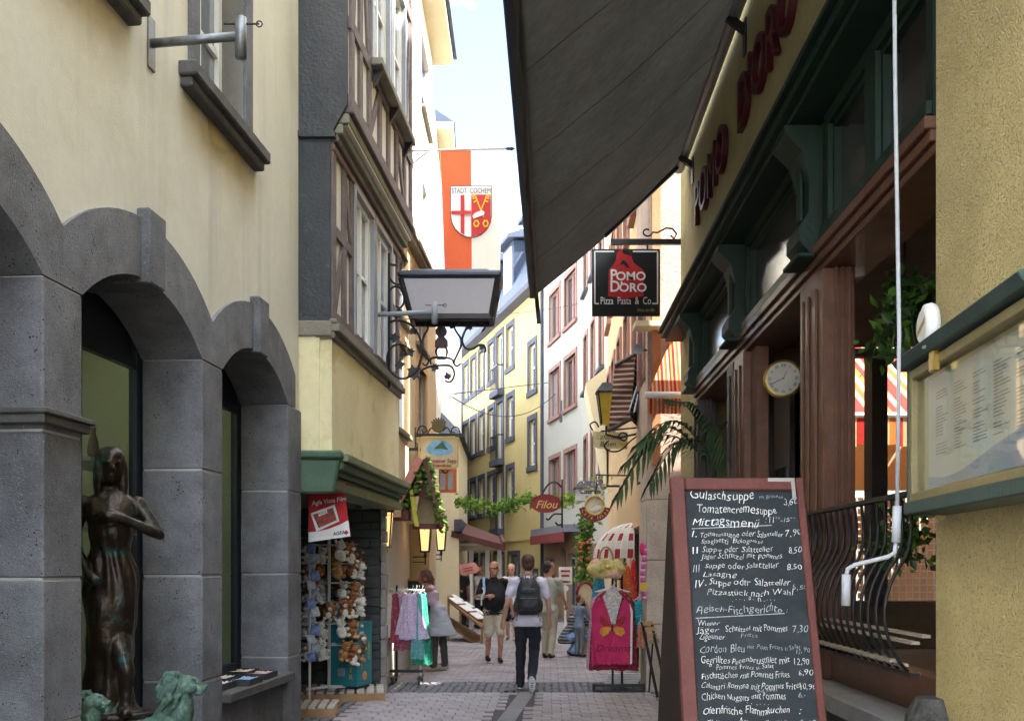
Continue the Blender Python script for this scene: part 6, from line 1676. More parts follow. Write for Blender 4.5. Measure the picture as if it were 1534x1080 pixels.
# material slots of a person: 0 skin 1 hair 2 dark 3 top 4 legs 5 shoes 6 extra
def person(label, loc, rz, sc, J, top, legs, shoes, skin, hairm, hair='short', sleeve=.55, bottoms='trousers', yaw=0, pitch=0, belly=0, extra=None, fn=None, voxel=.010, hands=(.5, .5), sole=None, foot_pitch=(0, 0), skirt=None, female=False):
    j = {'pel': (0, 0, .95), 'wst': (0, 0, 1.08), 'che': (0, 0, 1.30), 'nek': (0, -.01, 1.50), 'hed': (0, .02, 1.655),
         'sl': (-.185, 0, 1.43), 'sr': (.185, 0, 1.43), 'el': (-.24, -.03, 1.15), 'er': (.24, -.03, 1.15), 'wl': (-.26, .04, .91), 'wr': (.26, .04, .91),
         'hl': (-.09, 0, .93), 'hr': (.09, 0, .93), 'kl': (-.10, .02, .51), 'kr': (.10, .02, .51), 'al': (-.10, -.02, .09), 'ar': (.10, -.02, .09)}
    j.update(J); j = {k: V(v) for k, v in j.items()}
    t = thing('person', label, 'person', loc)
    mb = MB(); fem = .9 if female else 1
    pe, ws, ch, nk = j['pel'], j['wst'], j['che'], j['nek']
    SH = 3
    loft(mb, [(pe.x, pe.y, pe.z - .100, .10, .07), (pe.x, pe.y, pe.z - .103, .15, .11), (pe.x, pe.y, pe.z - .105, .183, .136), (pe.x, pe.y, pe.z - .09, .187, .139), (pe.x, pe.y, pe.z - .03, .185, .137), (ws.x, ws.y + belly * .45, ws.z, .15 * fem + belly * .3, .105 + belly * .75),
              (ch.x, ch.y + belly * .3, ch.z - .08, .165 * fem + belly * .2, .115 + belly * .5), (ch.x, ch.y, ch.z + .04, .178 * fem, .118), (nk.x, nk.y, nk.z - .075, .155 * fem, .092), (nk.x, nk.y, nk.z - .03, .085, .07), (nk.x, nk.y, nk.z - .005, .06, .058)], SH)
    limb(mb, [nk + V((0, .005, -.07)), nk, j['hed'] + V((0, -.02, -.07))], [.062, .056, .054], 0)
    head(mb, j['hed'] + V((0, 0, -.012)), yaw, 1.12, hair, pitch)
    for sd, S_, E, W in ((-1, 'sl', 'el', 'wl'), (1, 'sr', 'er', 'wr')):
        s_, e, w = j[S_], j[E], j[W]
        limb(mb, [s_, e, w], [.050 * fem, .040 * fem, .027], 0 if sleeve < .95 else 3)
        if sleeve > 0:
            q = s_.lerp(e, min(1, sleeve)); limb(mb, [ch.lerp(s_, .75) + V((0, 0, .02)), s_, q], [.07, .070 * fem, .062 * fem], 3)
            if sleeve > 1: limb(mb, [e, e.lerp(w, .95)], [.056, .042], 3)
        else: limb(mb, [ch.lerp(s_, .5) + V((0, 0, .06)), s_.lerp(ch, .25) + V((0, 0, .02))], [.06, .05], 3)
        dn = (w - e).normalized(); hand(mb, w, dn, sd, V((-sd * .8, .4, .1)), 0, 1.0, hands[0 if sd < 0 else 1])
    for i, (H_, K_, A_) in enumerate((('hl', 'kl', 'al'), ('hr', 'kr', 'ar'))):
        h, k, a = j[H_], j[K_], j[A_]
        if bottoms == 'trousers':
            limb(mb, [h, k, a + V((0, 0, .0))], [.100, .073, .058], 4); mb.ell(a + V((0, .01, .0)), .062, .07, .05, 10, 6, mi=4)
        elif bottoms == 'shorts':
            q = h.lerp(k, .92); limb(mb, [h, q], [.108, .098], 4); limb(mb, [h, k, k.lerp(a, .35), a], [.07, .054, .056, .036], 0)
        else:
            limb(mb, [h, k, k.lerp(a, .35), a], [.07, .054, .056, .036], 0)
        fwd = V((0, 1, 0)) if abs(foot_pitch[i]) < .01 else V((0, 1, 0))
        shoe(mb, a, fwd, 5, 1, foot_pitch[i], sole)
    loft(mb, [(pe.x, pe.y, pe.z - .12, .15, .115), (pe.x, pe.y, pe.z - .04, .168, .122), (pe.x, pe.y, pe.z + .0, .15, .105), (pe.x, pe.y, pe.z + .03, .11, .08)], 4)
    if skirt: loft(mb, skirt, 6, 24)
    if extra: extra(mb, j)
    mats = [skin, hairm, darkm, top, legs, shoes, (fn or top)]
    if sole is not None: mats.append(solem)
    o = fuse('body', mb, mats, t, voxel, disp=lambda c: V((noise.noise(V((c.x * 9, c.y * 9, c.z * 13))) * .012, noise.noise(V((c.x * 9 + 9, c.y * 9, c.z * 15))) * .012, noise.noise(c * 17) * .004)) if .12 < c.z < 1.42 else V((0, 0, 0)))
    t.rotation_euler = (0, 0, rz); t.scale = (sc, sc, sc)
    return t

skin1 = M('skin_light', (.50, .28, .20), .55, .06, 8, .05); skin2 = M('skin_tanned', (.42, .21, .14), .55, .06, 8, .05)
hair_b = M('brown_hair', (.075, .035, .02), .6, .3, 30, .4, 90); hair_d = M('dark_hair', (.02, .016, .014), .6, .3, 30, .4, 90); hair_g = M('red_brown_hair', (.10, .045, .03), .6, .3, 30, .4, 90)
darkm = M('dark_detail', (.02, .016, .015), .5); solem = M('white_sole', (.6, .6, .6), .7)
tee_w = M('white_lilac_tee', (.66, .62, .74), .9, .06, 6, .3, 30); tro_k = M('black_trousers', (.018, .02, .028), .9, .2, 6, .3, 30)
shoe_k = M('black_shoe', (.02, .02, .02), .6, .1); tee_k = M('black_tee', (.014, .014, .017), .9, .2, 6, .3, 30); shorts_b = M('beige_shorts', (.50, .44, .33), .9, .08, 6, .3, 30)
lilac = M('lilac_top', (.52, .40, .50), .9, .08, 8, .2); grey_sw = M('grey_sweatshirt', (.36, .38, .42), .9, .08, 6, .3, 30); brown_tr = M('dark_brown_trousers', (.06, .052, .048), .9, .15, 6, .2)
beige_sh = M('beige_shoe', (.42, .35, .26), .7, .1); khaki_t = M('grey_green_shirt', (.36, .36, .30), .9, .08, 6, .2); khaki_p = M('khaki_trousers', (.38, .34, .25), .9, .08, 6, .3)
blue_t = M('blue_grey_shirt', (.17, .23, .31), .9, .1, 6, .2); grey_p = M('grey_jogging_trousers', (.17, .18, .19), .9, .1, 6, .2); jeans = M('pale_jeans', (.22, .34, .52), .9, .12, 8, .2)
stripe_j = M('grey_striped_jacket', (.1, .1, .1), .9, .1, 8, .2, stripes=((0, 0, 1), .06, [(0, (.05, .05, .055)), (.6, (.22, .22, .22))])); pink_t = M('pink_shirt', (.60, .30, .32), .9, .1); white_t = M('white_shirt', (.65, .65, .63), .9, .05)

# man with the backpack, walking away
bp_loc = V((PX(791, 13.4), 13.4, .012))
person('man in white T-shirt and black trousers walking away with a backpack', bp_loc, 0, 1.02,
       {'pel': (0, .0, .95), 'che': (0, .03, 1.32), 'hl': (-.09, 0, .93), 'kl': (-.095, .10, .52), 'al': (-.10, .12, .09), 'hr': (.09, 0, .93), 'kr': (.085, .03, .50), 'ar': (.045, -.30, .20),
        'el': (-.27, -.03, 1.15), 'wl': (-.325, .06, .90), 'er': (.27, .02, 1.15), 'wr': (.285, .12, .90), 'hed': (0, .04, 1.66)},
       tee_w, tro_k, shoe_k, skin1, hair_b, sleeve=.62, hands=(.6, .4), sole=7, foot_pitch=(0, 1.05))
bk_ = thing('backpack', 'black and grey backpack on the back of the man walking away', 'backpack', bp_loc + V((0, -.2, 1.0)))
packm = M('black_backpack_nylon', (.028, .030, .034), .55, .3, 9, .4, 20); strapm = M('grey_strap', (.12, .12, .13), .8, .1)
m = MB(); loft(m, [(0, -.23, 1.02, .12, .06), (0, -.235, 1.06, .16, .10), (0, -.235, 1.2, .165, .115), (0, -.22, 1.36, .15, .105), (0, -.19, 1.47, .11, .07), (0, -.17, 1.50, .06, .04)], 0)
m.ell((0, -.33, 1.15), .12, .06, .10, 12, 8); m.ell((0, -.315, 1.32), .10, .04, .05, 12, 8); m.ell((-.165, -.22, 1.13), .03, .07, .09, 10, 8); m.ell((.165, -.22, 1.13), .03, .07, .09, 10, 8)
ORG[bk_.name] = V((0, 0, 0)); bk_.location = bp_loc
o = fuse('bag', m, [packm], bk_, .012, disp=lambda c: V((0, noise.noise(c * 11) * .014, noise.noise(c * 9) * .008)))
m = MB()
for s in (-1, 1): m.tube(smooth_pts([V((s * .08, -.17, 1.50)), V((s * .10, -.06, 1.545)), V((s * .115, .07, 1.50)), V((s * .125, .13, 1.35)), V((s * .16, .02, 1.12)), V((s * .15, -.15, 1.06))]), .026, 8, flat=.45)
m.build('shoulder_strap', strapm, bk_, smooth=True)
MB().tube(smooth_pts([V((-.035, -.2, 1.5)), V((-.03, -.2, 1.545)), V((.03, -.2, 1.545)), V((.035, -.2, 1.5))]), .01, 6).build('grab_loop', strapm, bk_)
for z, w in ((1.24, .11), (1.09, .10), (1.36, .08)): MB().tube([V((-w, -.335, z)), V((0, -.372 if z < 1.3 else -.345, z)), V((w, -.335, z))], .006, 5).build('zip', strapm, bk_)

# bald man coming towards us
bl = V((PX(740, 17.3), 17.3, .012))
person('bald man in black T-shirt and beige shorts walking towards the camera', bl, R(180 + 12), .985,
       {'pel': (0, 0, .95), 'hl': (-.09, 0, .93), 'kl': (-.10, .12, .52), 'al': (-.085, .10, .09), 'kr': (.10, .02, .50), 'ar': (.09, -.14, .10),
        'er': (.29, .0, 1.16), 'wr': (.16, .24, 1.17), 'el': (-.30, -.05, 1.16), 'wl': (-.33, -.02, .92)},
       tee_k, shorts_b, shoe_k, skin2, hair_d, hair='none', sleeve=.75, bottoms='shorts', belly=.13, yaw=R(-25), hands=(.5, 1.0),
       extra=lambda mb, j: (mb.ell(j['hed'] + V((-.03, .085, .006)), .03, .012, .016, 8, 6, mi=2), mb.ell(j['hed'] + V((.03, .098, .006)), .03, .012, .016, 8, 6, mi=2)))
sb_ = thing('shoulder_bag', 'pale blue and white shoulder strap bag carried by the bald man', 'bag', bl)
c = bl + V((-.17, -.14, 1.46)); bluebag = M('pale_blue_strap', (.25, .42, .66), .8, .1)
MB().tube(smooth_pts([bl + V((-.15, .10, 1.44)), c, bl + V((-.17, -.20, 1.38)), bl + V((-.16, -.24, 1.24)), bl + V((-.19, -.26, 1.12))]), .022, 8, flat=.5).build('strap', bluebag, sb_, smooth=True)
MB().tube(smooth_pts([bl + V((-.19, -.25, 1.30)), bl + V((-.16, -.28, 1.22)), bl + V((-.2, -.28, 1.16)), bl + V((-.21, -.26, 1.0))]), .014, 6).build('cord', white_t, sb_, smooth=True)

# woman at the dress rack, facing left
wl_ = V((PX(657, 16.0), 16.0, .012))
person('woman in lilac sleeveless top with grey sweatshirt tied round her waist', wl_, R(86), .93,
       {'hl': (-.09, 0, .93), 'kl': (-.11, .06, .51), 'al': (-.12, .06, .09), 'kr': (.09, -.06, .51), 'ar': (.10, -.10, .09), 'wst': (0, .03, 1.08), 'che': (0, .11, 1.29), 'hed': (0, .23, 1.59), 'nek': (0, .16, 1.46), 'sl': (-.17, .13, 1.40), 'sr': (.17, .13, 1.40),
        'el': (-.22, .38, 1.30), 'wl': (-.14, .62, 1.30), 'er': (.22, .36, 1.18), 'wr': (.12, .57, 1.17)},
       lilac, brown_tr, beige_sh, skin2, hair_g, hair='bob', sleeve=0, pitch=R(-18), fn=grey_sw, female=True,
       skirt=[(0, 0, .60, .235, .30), (0, -.01, .63, .235, .295), (0, -.01, .8, .21, .22), (0, 0, 1.0, .185, .155), (0, 0, 1.10, .165, .13), (0, 0, 1.115, .12, .10)])

# man in grey shirt further on
gm = V((PX(822, 18.0), 18.0, .012))
person('dark-haired man in grey-green shirt and khaki trousers behind the backpacker', gm, R(-22), .985,
       {'kl': (-.10, .12, .51), 'al': (-.1, .06, .09), 'kr': (.10, -.04, .50), 'ar': (.10, -.18, .11), 'el': (-.24, .05, 1.15), 'wl': (-.2, .26, 1.05), 'er': (.26, .03, 1.15), 'wr': (.26, .2, .98)},
       khaki_t, khaki_p, shoe_k, skin2, hair_d, sleeve=.6, yaw=R(-35))
person('passer-by in dark shorts and white shirt half hidden behind the bald man', V((PX(766, 22.5), 22.5, .012)), R(170), .97, {'kl': (-.1, .1, .51), 'al': (-.1, .1, .09), 'kr': (.1, 0, .5), 'ar': (.1, -.14, .1)}, white_t, tro_k, beige_sh, skin1, hair_b, bottoms='shorts', voxel=.014)
cd = V((PX(868, 18.4), 18.4, .012))
person('small boy in blue-grey shirt and grey trousers by the dress rack', cd, R(-50), .63, {'hed': (0, .02, 1.68), 'el': (-.2, .14, 1.2), 'wl': (-.1, .3, 1.12), 'er': (.2, .14, 1.2), 'wr': (.1, .3, 1.12)}, blue_t, grey_p, shoe_k, skin1, hair_b, sleeve=1.2, yaw=R(-20))
person('crouching person in grey striped jacket and pale jeans beside the boy', V((PX(850, 18.6), 18.6, .012)), R(-75), .95,
       {'pel': (0, -.05, .36), 'wst': (0, 0, .48), 'che': (0, .13, .70), 'nek': (0, .22, .86), 'hed': (0, .31, .96), 'sl': (-.18, .17, .80), 'sr': (.18, .17, .80), 'el': (-.22, .34, .62), 'er': (.22, .34, .62), 'wl': (-.12, .50, .58), 'wr': (.12, .50, .58),
        'hl': (-.1, -.02, .36), 'hr': (.1, -.02, .36), 'kl': (-.14, .38, .46), 'kr': (.14, .36, .42), 'al': (-.13, .10, .09), 'ar': (.13, .06, .09)},
       stripe_j, jeans, shoe_k, skin1, hair_d, hair='bob', sleeve=1.2)
for i, (x, d, tm, lg, lb, hr) in enumerate(((690, 26.5, tee_k, tro_k, 'far person in black with a white cap beyond the market stall', 'cap'), (703, 27.5, pink_t, khaki_p, 'far person in pink shirt beyond the market stall', 'none'), (718, 27, white_t, tro_k, 'far person in white shirt just left of the bald man', 'short'))):
    person(lb, V((PX(x, d), d, .012)), R(200 + 20 * i), .95, {'er': (.22, .12, 1.15), 'wr': (.12, .3, 1.1)}, tm, lg, shoe_k, skin2, white_t if hr == 'cap' else hair_b, hair=hr, voxel=.016)

# ------------------------------------------------------------------ bronze statue and lions in front of the arcade
stl = V((PX(166, 6.35), 6.35, .70))
sta = thing('bronze_statue', 'life-size dark bronze statue of a draped long-haired woman in the arch', 'statue', stl)
ORG[sta.name] = V((0, 0, 0))
m = MB()
loft(m, [(0, 0, 0.0, .27, .21), (0, 0, .02, .27, .21), (0, 0, .04, .26, .2)], 0, 20)
loft(m, [(.02, -.02, .04, .20, .17), (.02, -.02, .12, .16, .14), (.01, 0, .35, .135, .125), (0, .01, .6, .15, .135), (0, .0, .82, .165, .14), (0, -.01, .95, .15, .12), (0, 0, 1.05, .125, .10), (0, .02, 1.16, .135, .11), (0, .02, 1.26, .13, .105)], 0, 20)
loft(m, [(0, .02, 1.2, .13, .10), (0, .03, 1.28, .15, .115), (0, .0, 1.38, .145, .09), (0, -.01, 1.43, .08, .07), (0, -.01, 1.46, .05, .05)], 0)
limb(m, [(0, -.01, 1.42), (0, 0, 1.47), (0, .01, 1.52)], [.055, .05, .05], 0); head(m, (0, .02, 1.59), R(12), .98, 'long', 0, 0, 0, 0)
limb(m, [(.16, 0, 1.36), (.24, -.05, 1.10), (.13, .13, .93)], [.05, .043, .028], 0); hand(m, (.13, .13, .93), (-.4, .5, -.5), 1, (-.6, -.6, 0), 0, 1, .4)
limb(m, [(-.16, 0, 1.36), (-.29, .05, 1.16), (-.07, .15, 1.26)], [.05, .043, .027], 0); hand(m, (-.07, .15, 1.26), (.9, .15, .12), -1, (0, -1, 0), 0, 1, .35)
limb(m, [(-.06, .08, .5), (-.10, .16, .30), (-.09, .15, .09)], [.07, .055, .033], 0); shoe(m, (-.09, .15, .10), (-.1, 1, 0), 0, .85)
def drape(c):
    if c.z > 1.22 or c.z < .05: return V((0, 0, 0))
    a = math.atan2(c.y, c.x); k = .009 * math.sin(a * 9 + 5 * noise.noise(c * 2.2) + c.z * 2.5) * (.4 + noise.noise(c * 3)) + .022 * noise.noise(c * 6)
    return V((math.cos(a), math.sin(a), 0)) * k * min(1, (1.25 - c.z) * 4)
fuse('figure', m, [bronze], sta, .010, 1, drape)
sta.rotation_euler = (0, 0, R(198))
MB().box(-.30, .30, -.2, .22, -.17, .0).build('base_plate', darkstone, sta, bevel=.01)

def lion(label, loc, rz, s):
    t = thing('lion_statue', label, 'statue', loc, 'green bronze lions before the arcade'); ORG[t.name] = V((0, 0, 0))
    m = MB()
    m.box(-.15, .15, -.25, .22, 0, .04)
    m.ell((0, -.10, .18), .11, .13, .14, 14, 10)
    m.ell((0, .0, .29), .095, .11, .20, 14, 10, Matrix.Rotation(R(-28), 3, 'X'))
    m.ell((0, .08, .36), .10, .09, .15, 14, 10)
    for sx in (-1, 1):
        limb(m, [(sx * .07, .10, .36), (sx * .075, .12, .20), (sx * .075, .13, .07)], [.052, .040, .034]); m.ell((sx * .075, .16, .065), .038, .06, .028, 10, 6)
        m.ell((sx * .10, -.06, .16), .055, .12, .10, 12, 8); m.ell((sx * .11, .06, .065), .035, .075, .03, 10, 6)
    m.ell((0, .035, .49), .108, .095, .135, 14, 10)                       # mane core
    for k in range(90):                                                   # locks swept back and down
        a = random.uniform(R(20), R(340)) - R(90) + R(0); b = random.uniform(-.9, 1.1)
        q = V((math.cos(a) * .105 * math.cos(b), .03 + .088 * math.sin(a) * math.cos(b), .49 + .135 * math.sin(b)))
        if q.y > .085 and q.z > .44: continue
        e = q + V((q.x * .25, -.035, -.055)); m.tube([q, q.lerp(e, .5) + V((q.x * .1, 0, .008)), e], [.02, .017, .006], 6)
    m.ell((0, .115, .525), .066, .075, .07, 14, 10)                        # skull
    m.ell((0, .175, .545), .034, .06, .026, 10, 8, Matrix.Rotation(R(-25), 3, 'X'))   # bridge of the nose
    m.ell((0, .205, .50), .046, .05, .034, 12, 8); m.ell((0, .19, .468), .036, .045, .017, 10, 6); m.ell((0, .248, .515), .02, .014, .013, 8, 6)
    for sx in (-1, 1):
        m.ell((sx * .065, .06, .60), .024, .014, .026, 8, 6); m.ell((sx * .036, .165, .567), .022, .018, .010, 8, 6); m.ell((sx * .028, .225, .497), .02, .026, .02, 8, 6); m.ell((sx * .05, .15, .51), .03, .04, .035, 8, 6)
    limb(m, [(.05, -.22, .08), (.15, -.15, .07), (.16, .0, .07)], [.022, .02, .026])
    fuse('lion', m, [patina], t, .006, 1, lambda c: V((noise.noise(c * 45), noise.noise(c * 45 + V((7, 0, 0))), noise.noise(c * 45 + V((0, 7, 0))))) * .003)
    t.rotation_euler = (0, 0, rz); t.scale = (s, s, s)
    return t
def pedestal(loc, h, label):
    t = thing('stone_pedestal', label, 'pedestal', loc)
    MB().box(loc[0] - .2, loc[0] + .2, loc[1] - .2, loc[1] + .2, 0, .08).build('plinth', darkstone, t, bevel=.01); MB().box(loc[0] - .17, loc[0] + .17, loc[1] - .17, loc[1] + .17, .08, h - .06).build('shaft', basalt, t, bevel=.008); MB().box(loc[0] - .2, loc[0] + .26, loc[1] - .2, loc[1] + .2, h - .06, h).build('cap', darkstone, t, bevel=.01)
la = V((PX(252, 6.1), 6.1, .46)); lb_ = V((PX(122, 5.86), 5.86, .535))
pedestal((la.x, la.y, 0), .46, 'dark stone pedestal under the lion in front of the second pier')
lion('larger green patinated seated lion in front of the second stone pier', la, R(-75), .90); lion('smaller green lion at the feet of the bronze statue, mostly hidden by the first pier', lb_, R(-80), .64)

# jewellery trays on the sill of the third arch
traym = M('dark_tray', (.03, .03, .033), .6)
specs = [(8.0, -.10, 'white bead tray nearest the pier on the stone sill', (.70, .70, .68)), (8.35, .0, 'tray of blue beads in the middle of the stone sill', (.22, .36, .52)), (8.40, -.22, 'pale shell tray behind the blue beads on the sill', (.62, .55, .50)), (8.8, -.02, 'tray of pinkish pieces near the front of the stone sill', (.48, .32, .28)), (8.95, -.24, 'tray of round cream stones at the far end of the sill', (.60, .50, .40))]
for d, tt, lbl, col in specs:
    c = L1(d, tt, .685); t = thing('jewellery_tray', lbl, 'tray', c, 'jewellery trays on the sill')
    MB().fb(L1, d - .16, d + .16, tt - .09, tt + .09, .683, .70).build('tray_floor', traym, t)
    m = MB()
    for q in ((d - .16, d - .145, tt - .09, tt + .09), (d + .145, d + .16, tt - .09, tt + .09), (d - .145, d + .145, tt - .09, tt - .08), (d - .145, d + .145, tt + .08, tt + .09)): m.fb(L1, q[0], q[1], q[2], q[3], .70, .735)
    m.build('tray_rim', traym, t); m = MB(); bmat = M('beads' + str(len(MATS)), col, .35, .35, 22, 0)
    for i in range(9):
        for jx in range(4): m.ell(L1(d - .13 + i * .032, tt - .06 + jx * .04, .712 + random.uniform(0, .012)), .016, .016, .014, 6, 4)
    m.build('beads', bmat, t, smooth=True)

# ------------------------------------------------------------------ souvenir shop goods
banD = 10.35
ban = thing('film_banner', 'red and white film advertising banner hanging below the green lintel', 'banner', P(492, 812, banD))
bred = M('banner_red', (.42, .012, .02), .6, .05, 3, .05)
BQ = [P(462, 812, banD - .03), P(525, 803, banD - .08), P(515, 728, banD), P(462, 733, banD)]
def bq2(u, v, o=0): return BQ[0].lerp(BQ[1], u).lerp(BQ[3].lerp(BQ[2], u), v) + V((0, -o, 0))
MB().hexa([bq2(0, 0), bq2(1, 0), bq2(1, 0) + V((0, .01, 0)), bq2(0, 0) + V((0, .01, 0)), bq2(0, 1), bq2(1, 1), bq2(1, 1) + V((0, .01, 0)), bq2(0, 1) + V((0, .01, 0))]).build('cloth', bred, ban)
MB().poly([bq2(u, v, .004) for u, v in ((0, .0), (1, 0), (1, .32), (.8, .26), (.5, .2), (.25, .18), (0, .19))]).build('white_field', paper, ban, recalc=False)
MB().poly([bq2(u, v, .007) for u, v in ((.2, .18), (.78, .32), (.7, .66), (.06, .54))]).build('photo_frame', whitepaint, ban, recalc=False)
MB().poly([bq2(u, v, .010) for u, v in ((.26, .24), (.72, .35), (.65, .60), (.12, .51))]).build('photo_print', M('red_photo_print', (.28, .06, .04), .6, .5, 22, 0), ban, recalc=False)
MB().poly([bq2(u, v, .012) for u, v in ((.27, .46), (.50, .51), (.48, .58), (.25, .53))]).build('photo_label', whitepaint, ban, recalc=False)
ru, uu = (BQ[1] - BQ[0]), V((0, 0, 1))
text('Agfa Vista Film', .062, bq2(.56, .70, .012), ru, uu, whitepaint, ban, 'banner_lettering', extrude=.0005, offset=.001); text('AGFA', .05, bq2(.74, .06, .012), ru, uu, iron, ban, 'banner_lettering', extrude=.0005, offset=.001)
text('AGFA', .035, bq2(.37, .50, .014), V((1, 0, .18)), V((-.18, 0, 1)), iron, ban, 'banner_lettering', extrude=.0005)
c = bq2(.92, .085, .012); MB().poly([c + V((.025, 0, 0)), c + V((0, 0, .025)), c + V((-.025, 0, 0)), c + V((0, 0, -.025))]).build('rhombus_mark', bred, ban, recalc=False)
MB().tube([bq2(-.02, 1.0), bq2(1.15, 1.03)], .014, 6).build('rod', bred, ban)

def pallet(loc, w, dpt, label, nslat, rz=0):
    t = thing('wooden_pallet', label, 'pallet', loc); ORG[t.name] = V((0, 0, 0)); t.rotation_euler = (0, 0, rz)
    sm = M('whitened_slat' + str(len(MATS)), (.46, .44, .40), .85, .2, 5, .3); um = M('raw_wood' + str(len(MATS)), (.34, .20, .10), .8, .2, 5, .2)
    for i in range(nslat):
        x = -w / 2 + w * (i + .5) / nslat; MB().box(x - w / nslat * .36, x + w / nslat * .36, -dpt / 2, dpt / 2, .10, .125).build('slat', sm, t, bevel=.003)
    for y in (-dpt / 2 + .04, 0, dpt / 2 - .04): MB().box(-w / 2, w / 2, y - .035, y + .035, .0, .099).build('bearer', um, t, bevel=.003)
pallet(V((-2.17, 12.72, .0)), 1.1, .85, 'larger whitened wooden pallet under the toy rack', 9, R(8)); pallet(V((-2.28, 11.3, .0)), .62, .6, 'small whitened pallet at the foot of the last stone pier', 6, R(5))

tr = thing('toy_rack', 'white rotating wire rack hung with plush toys in the shop opening', 'rack', (PX(493, 12.5), 12.5, .125))
rc_ = V((PX(493, 12.5), 12.5, 0)); rackm = M('white_rack_metal', (.62, .62, .60), .45, .05)
MB().tube([rc_ + V((0, 0, .14)), rc_ + V((0, 0, 2.05))], .022, 8).build('pole', rackm, tr, smooth=True)
m = MB()
for a in range(4): m.bar(rc_ + V((0, 0, .17)), rc_ + V((.33 * math.cos(a * 1.57 + .5), .33 * math.sin(a * 1.57 + .5), .15)), .04, .03)
m.build('foot', rackm, tr)
for a in range(4): MB().lathe(rc_ + V((.32 * math.cos(a * 1.57 + .5), .32 * math.sin(a * 1.57 + .5) - .02, .15)), [(.028, 0), (.028, .03)], 10, (0, 1, 0)).build('castor', iron, tr)
tiers = [1.93, 1.70, 1.46, 1.22, .96, .70]
def rack_tier(z):
    m = MB(); m.tube([rc_ + V((.27 * math.cos(R(a)), .27 * math.sin(R(a)), z)) for a in range(0, 361, 24)], .006, 5)
    for a in range(0, 360, 60): m.bar(rc_ + V((0, 0, z)), rc_ + V((.36 * math.cos(R(a)), .36 * math.sin(R(a)), z + .01)), .008)
    m.build('wire_tier', rackm, tr)
for z in tiers: rack_tier(z)
fur = {'brown': M('brown_plush', (.34, .15, .06), .95, .3, 40, .6, 120), 'white': M('white_plush', (.78, .76, .72), .95, .12, 40, .6, 120), 'grey': M('grey_plush', (.42, .42, .43), .95, .2, 40, .6, 120), 'tan': M('tan_plush', (.55, .30, .13), .95, .25, 40, .6, 120), 'dark': M('dark_plush', (.10, .06, .04), .95, .3, 40, .6, 120)}
def plush_mesh(c1, c2):
    m = MB(); m.ell((0, 0, .06), .05, .045, .06, 10, 7, mi=0); m.ell((0, -.02, .145), .048, .045, .044, 10, 7, mi=0); m.ell((0, -.062, .135), .022, .02, .018, 8, 6, mi=1); m.ell((0, -.035, .055), .032, .022, .04, 8, 6, mi=1)
    for s in (-1, 1):
        m.ell((s * .038, -.01, .185), .017, .010, .018, 7, 5, mi=0); m.ell((s * .05, -.03, .08), .018, .035, .018, 7, 5, mi=0); m.ell((s * .032, -.05, .018), .02, .036, .018, 7, 5, mi=1); m.ell((s * .017, -.06, .155), .006, .005, .006, 6, 4, mi=2)
    m.ell((0, -.083, .14), .007, .005, .005, 6, 4, mi=2)
    me = m.mesh('plush', smooth=True)
    for q in (fur[c1], fur[c2], darkm): me.materials.append(q)
    return me
pm = {k: plush_mesh(*k) for k in (('brown', 'white'), ('white', 'white'), ('grey', 'white'), ('tan', 'tan'), ('dark', 'tan'), ('brown', 'tan'))}
tn = ('one', 'two', 'three', 'four', 'five', 'six')
pick = [[('dark', 'tan'), ('white', 'white'), ('grey', 'white'), ('white', 'white'), ('white', 'white')], [('dark', 'tan'), ('brown', 'white'), ('brown', 'tan'), ('tan', 'tan'), ('brown', 'white')], [('grey', 'white'), ('tan', 'tan'), ('grey', 'white'), ('white', 'white'), ('brown', 'white')],
        [('brown', 'tan'), ('white', 'white'), ('brown', 'white'), ('tan', 'tan'), ('white', 'white')], [('brown', 'tan'), ('grey', 'white'), ('tan', 'tan'), ('tan', 'tan'), ('brown', 'tan')], [('dark', 'tan'), ('grey', 'white'), ('grey', 'white'), ('brown', 'tan'), ('tan', 'tan')]]
kindn = {('brown', 'white'): 'brown and white', ('white', 'white'): 'white', ('grey', 'white'): 'grey and white', ('tan', 'tan'): 'tan', ('dark', 'tan'): 'dark brown', ('brown', 'tan'): 'brown and tan'}
for ti, z in enumerate(tiers):
    seen = {}
    for k in range(9):
        kk = pick[ti][k % 5] if k < 7 else pick[ti][(k + 2) % 5]
        if random.random() < .28: kk = random.choice((('white', 'white'), ('grey', 'white'), ('brown', 'white')))
        a = R(200 + 35 * k + random.uniform(-8, 8)); o = bpy.data.objects.new('plush_toy', pm[kk]); C.objects.link(o)
        rr_ = .31 + .04 * (k % 2); o.location = rc_ + V((rr_ * math.cos(a), rr_ * math.sin(a), z - .20 + random.uniform(-.05, .04)))
        o.rotation_euler = (R(random.uniform(-12, 12)), R(random.uniform(-15, 15)), a + R(90) + R(random.uniform(-25, 25))); s = random.uniform(1.1, 1.4); o.scale = (s, s, s)
        pos = ('at the left', 'left of the pole', 'in front of the pole', 'right of the pole', 'at the right', 'behind on the right', 'behind the pole', 'behind on the left', 'at the far left')[k]
        tag(o, kindn[kk] + ' plush toy ' + pos + ' on tier ' + tn[ti] + ' of the rack', 'plush toy', 'plush toys on the rack')
packc = [M('blue_pack', (.20, .30, .60), .3, .4, 20, 0), M('white_pack', (.55, .60, .70), .3, .3, 20, 0), M('clear_pack', (.40, .46, .56), .25, .4, 24, 0)]
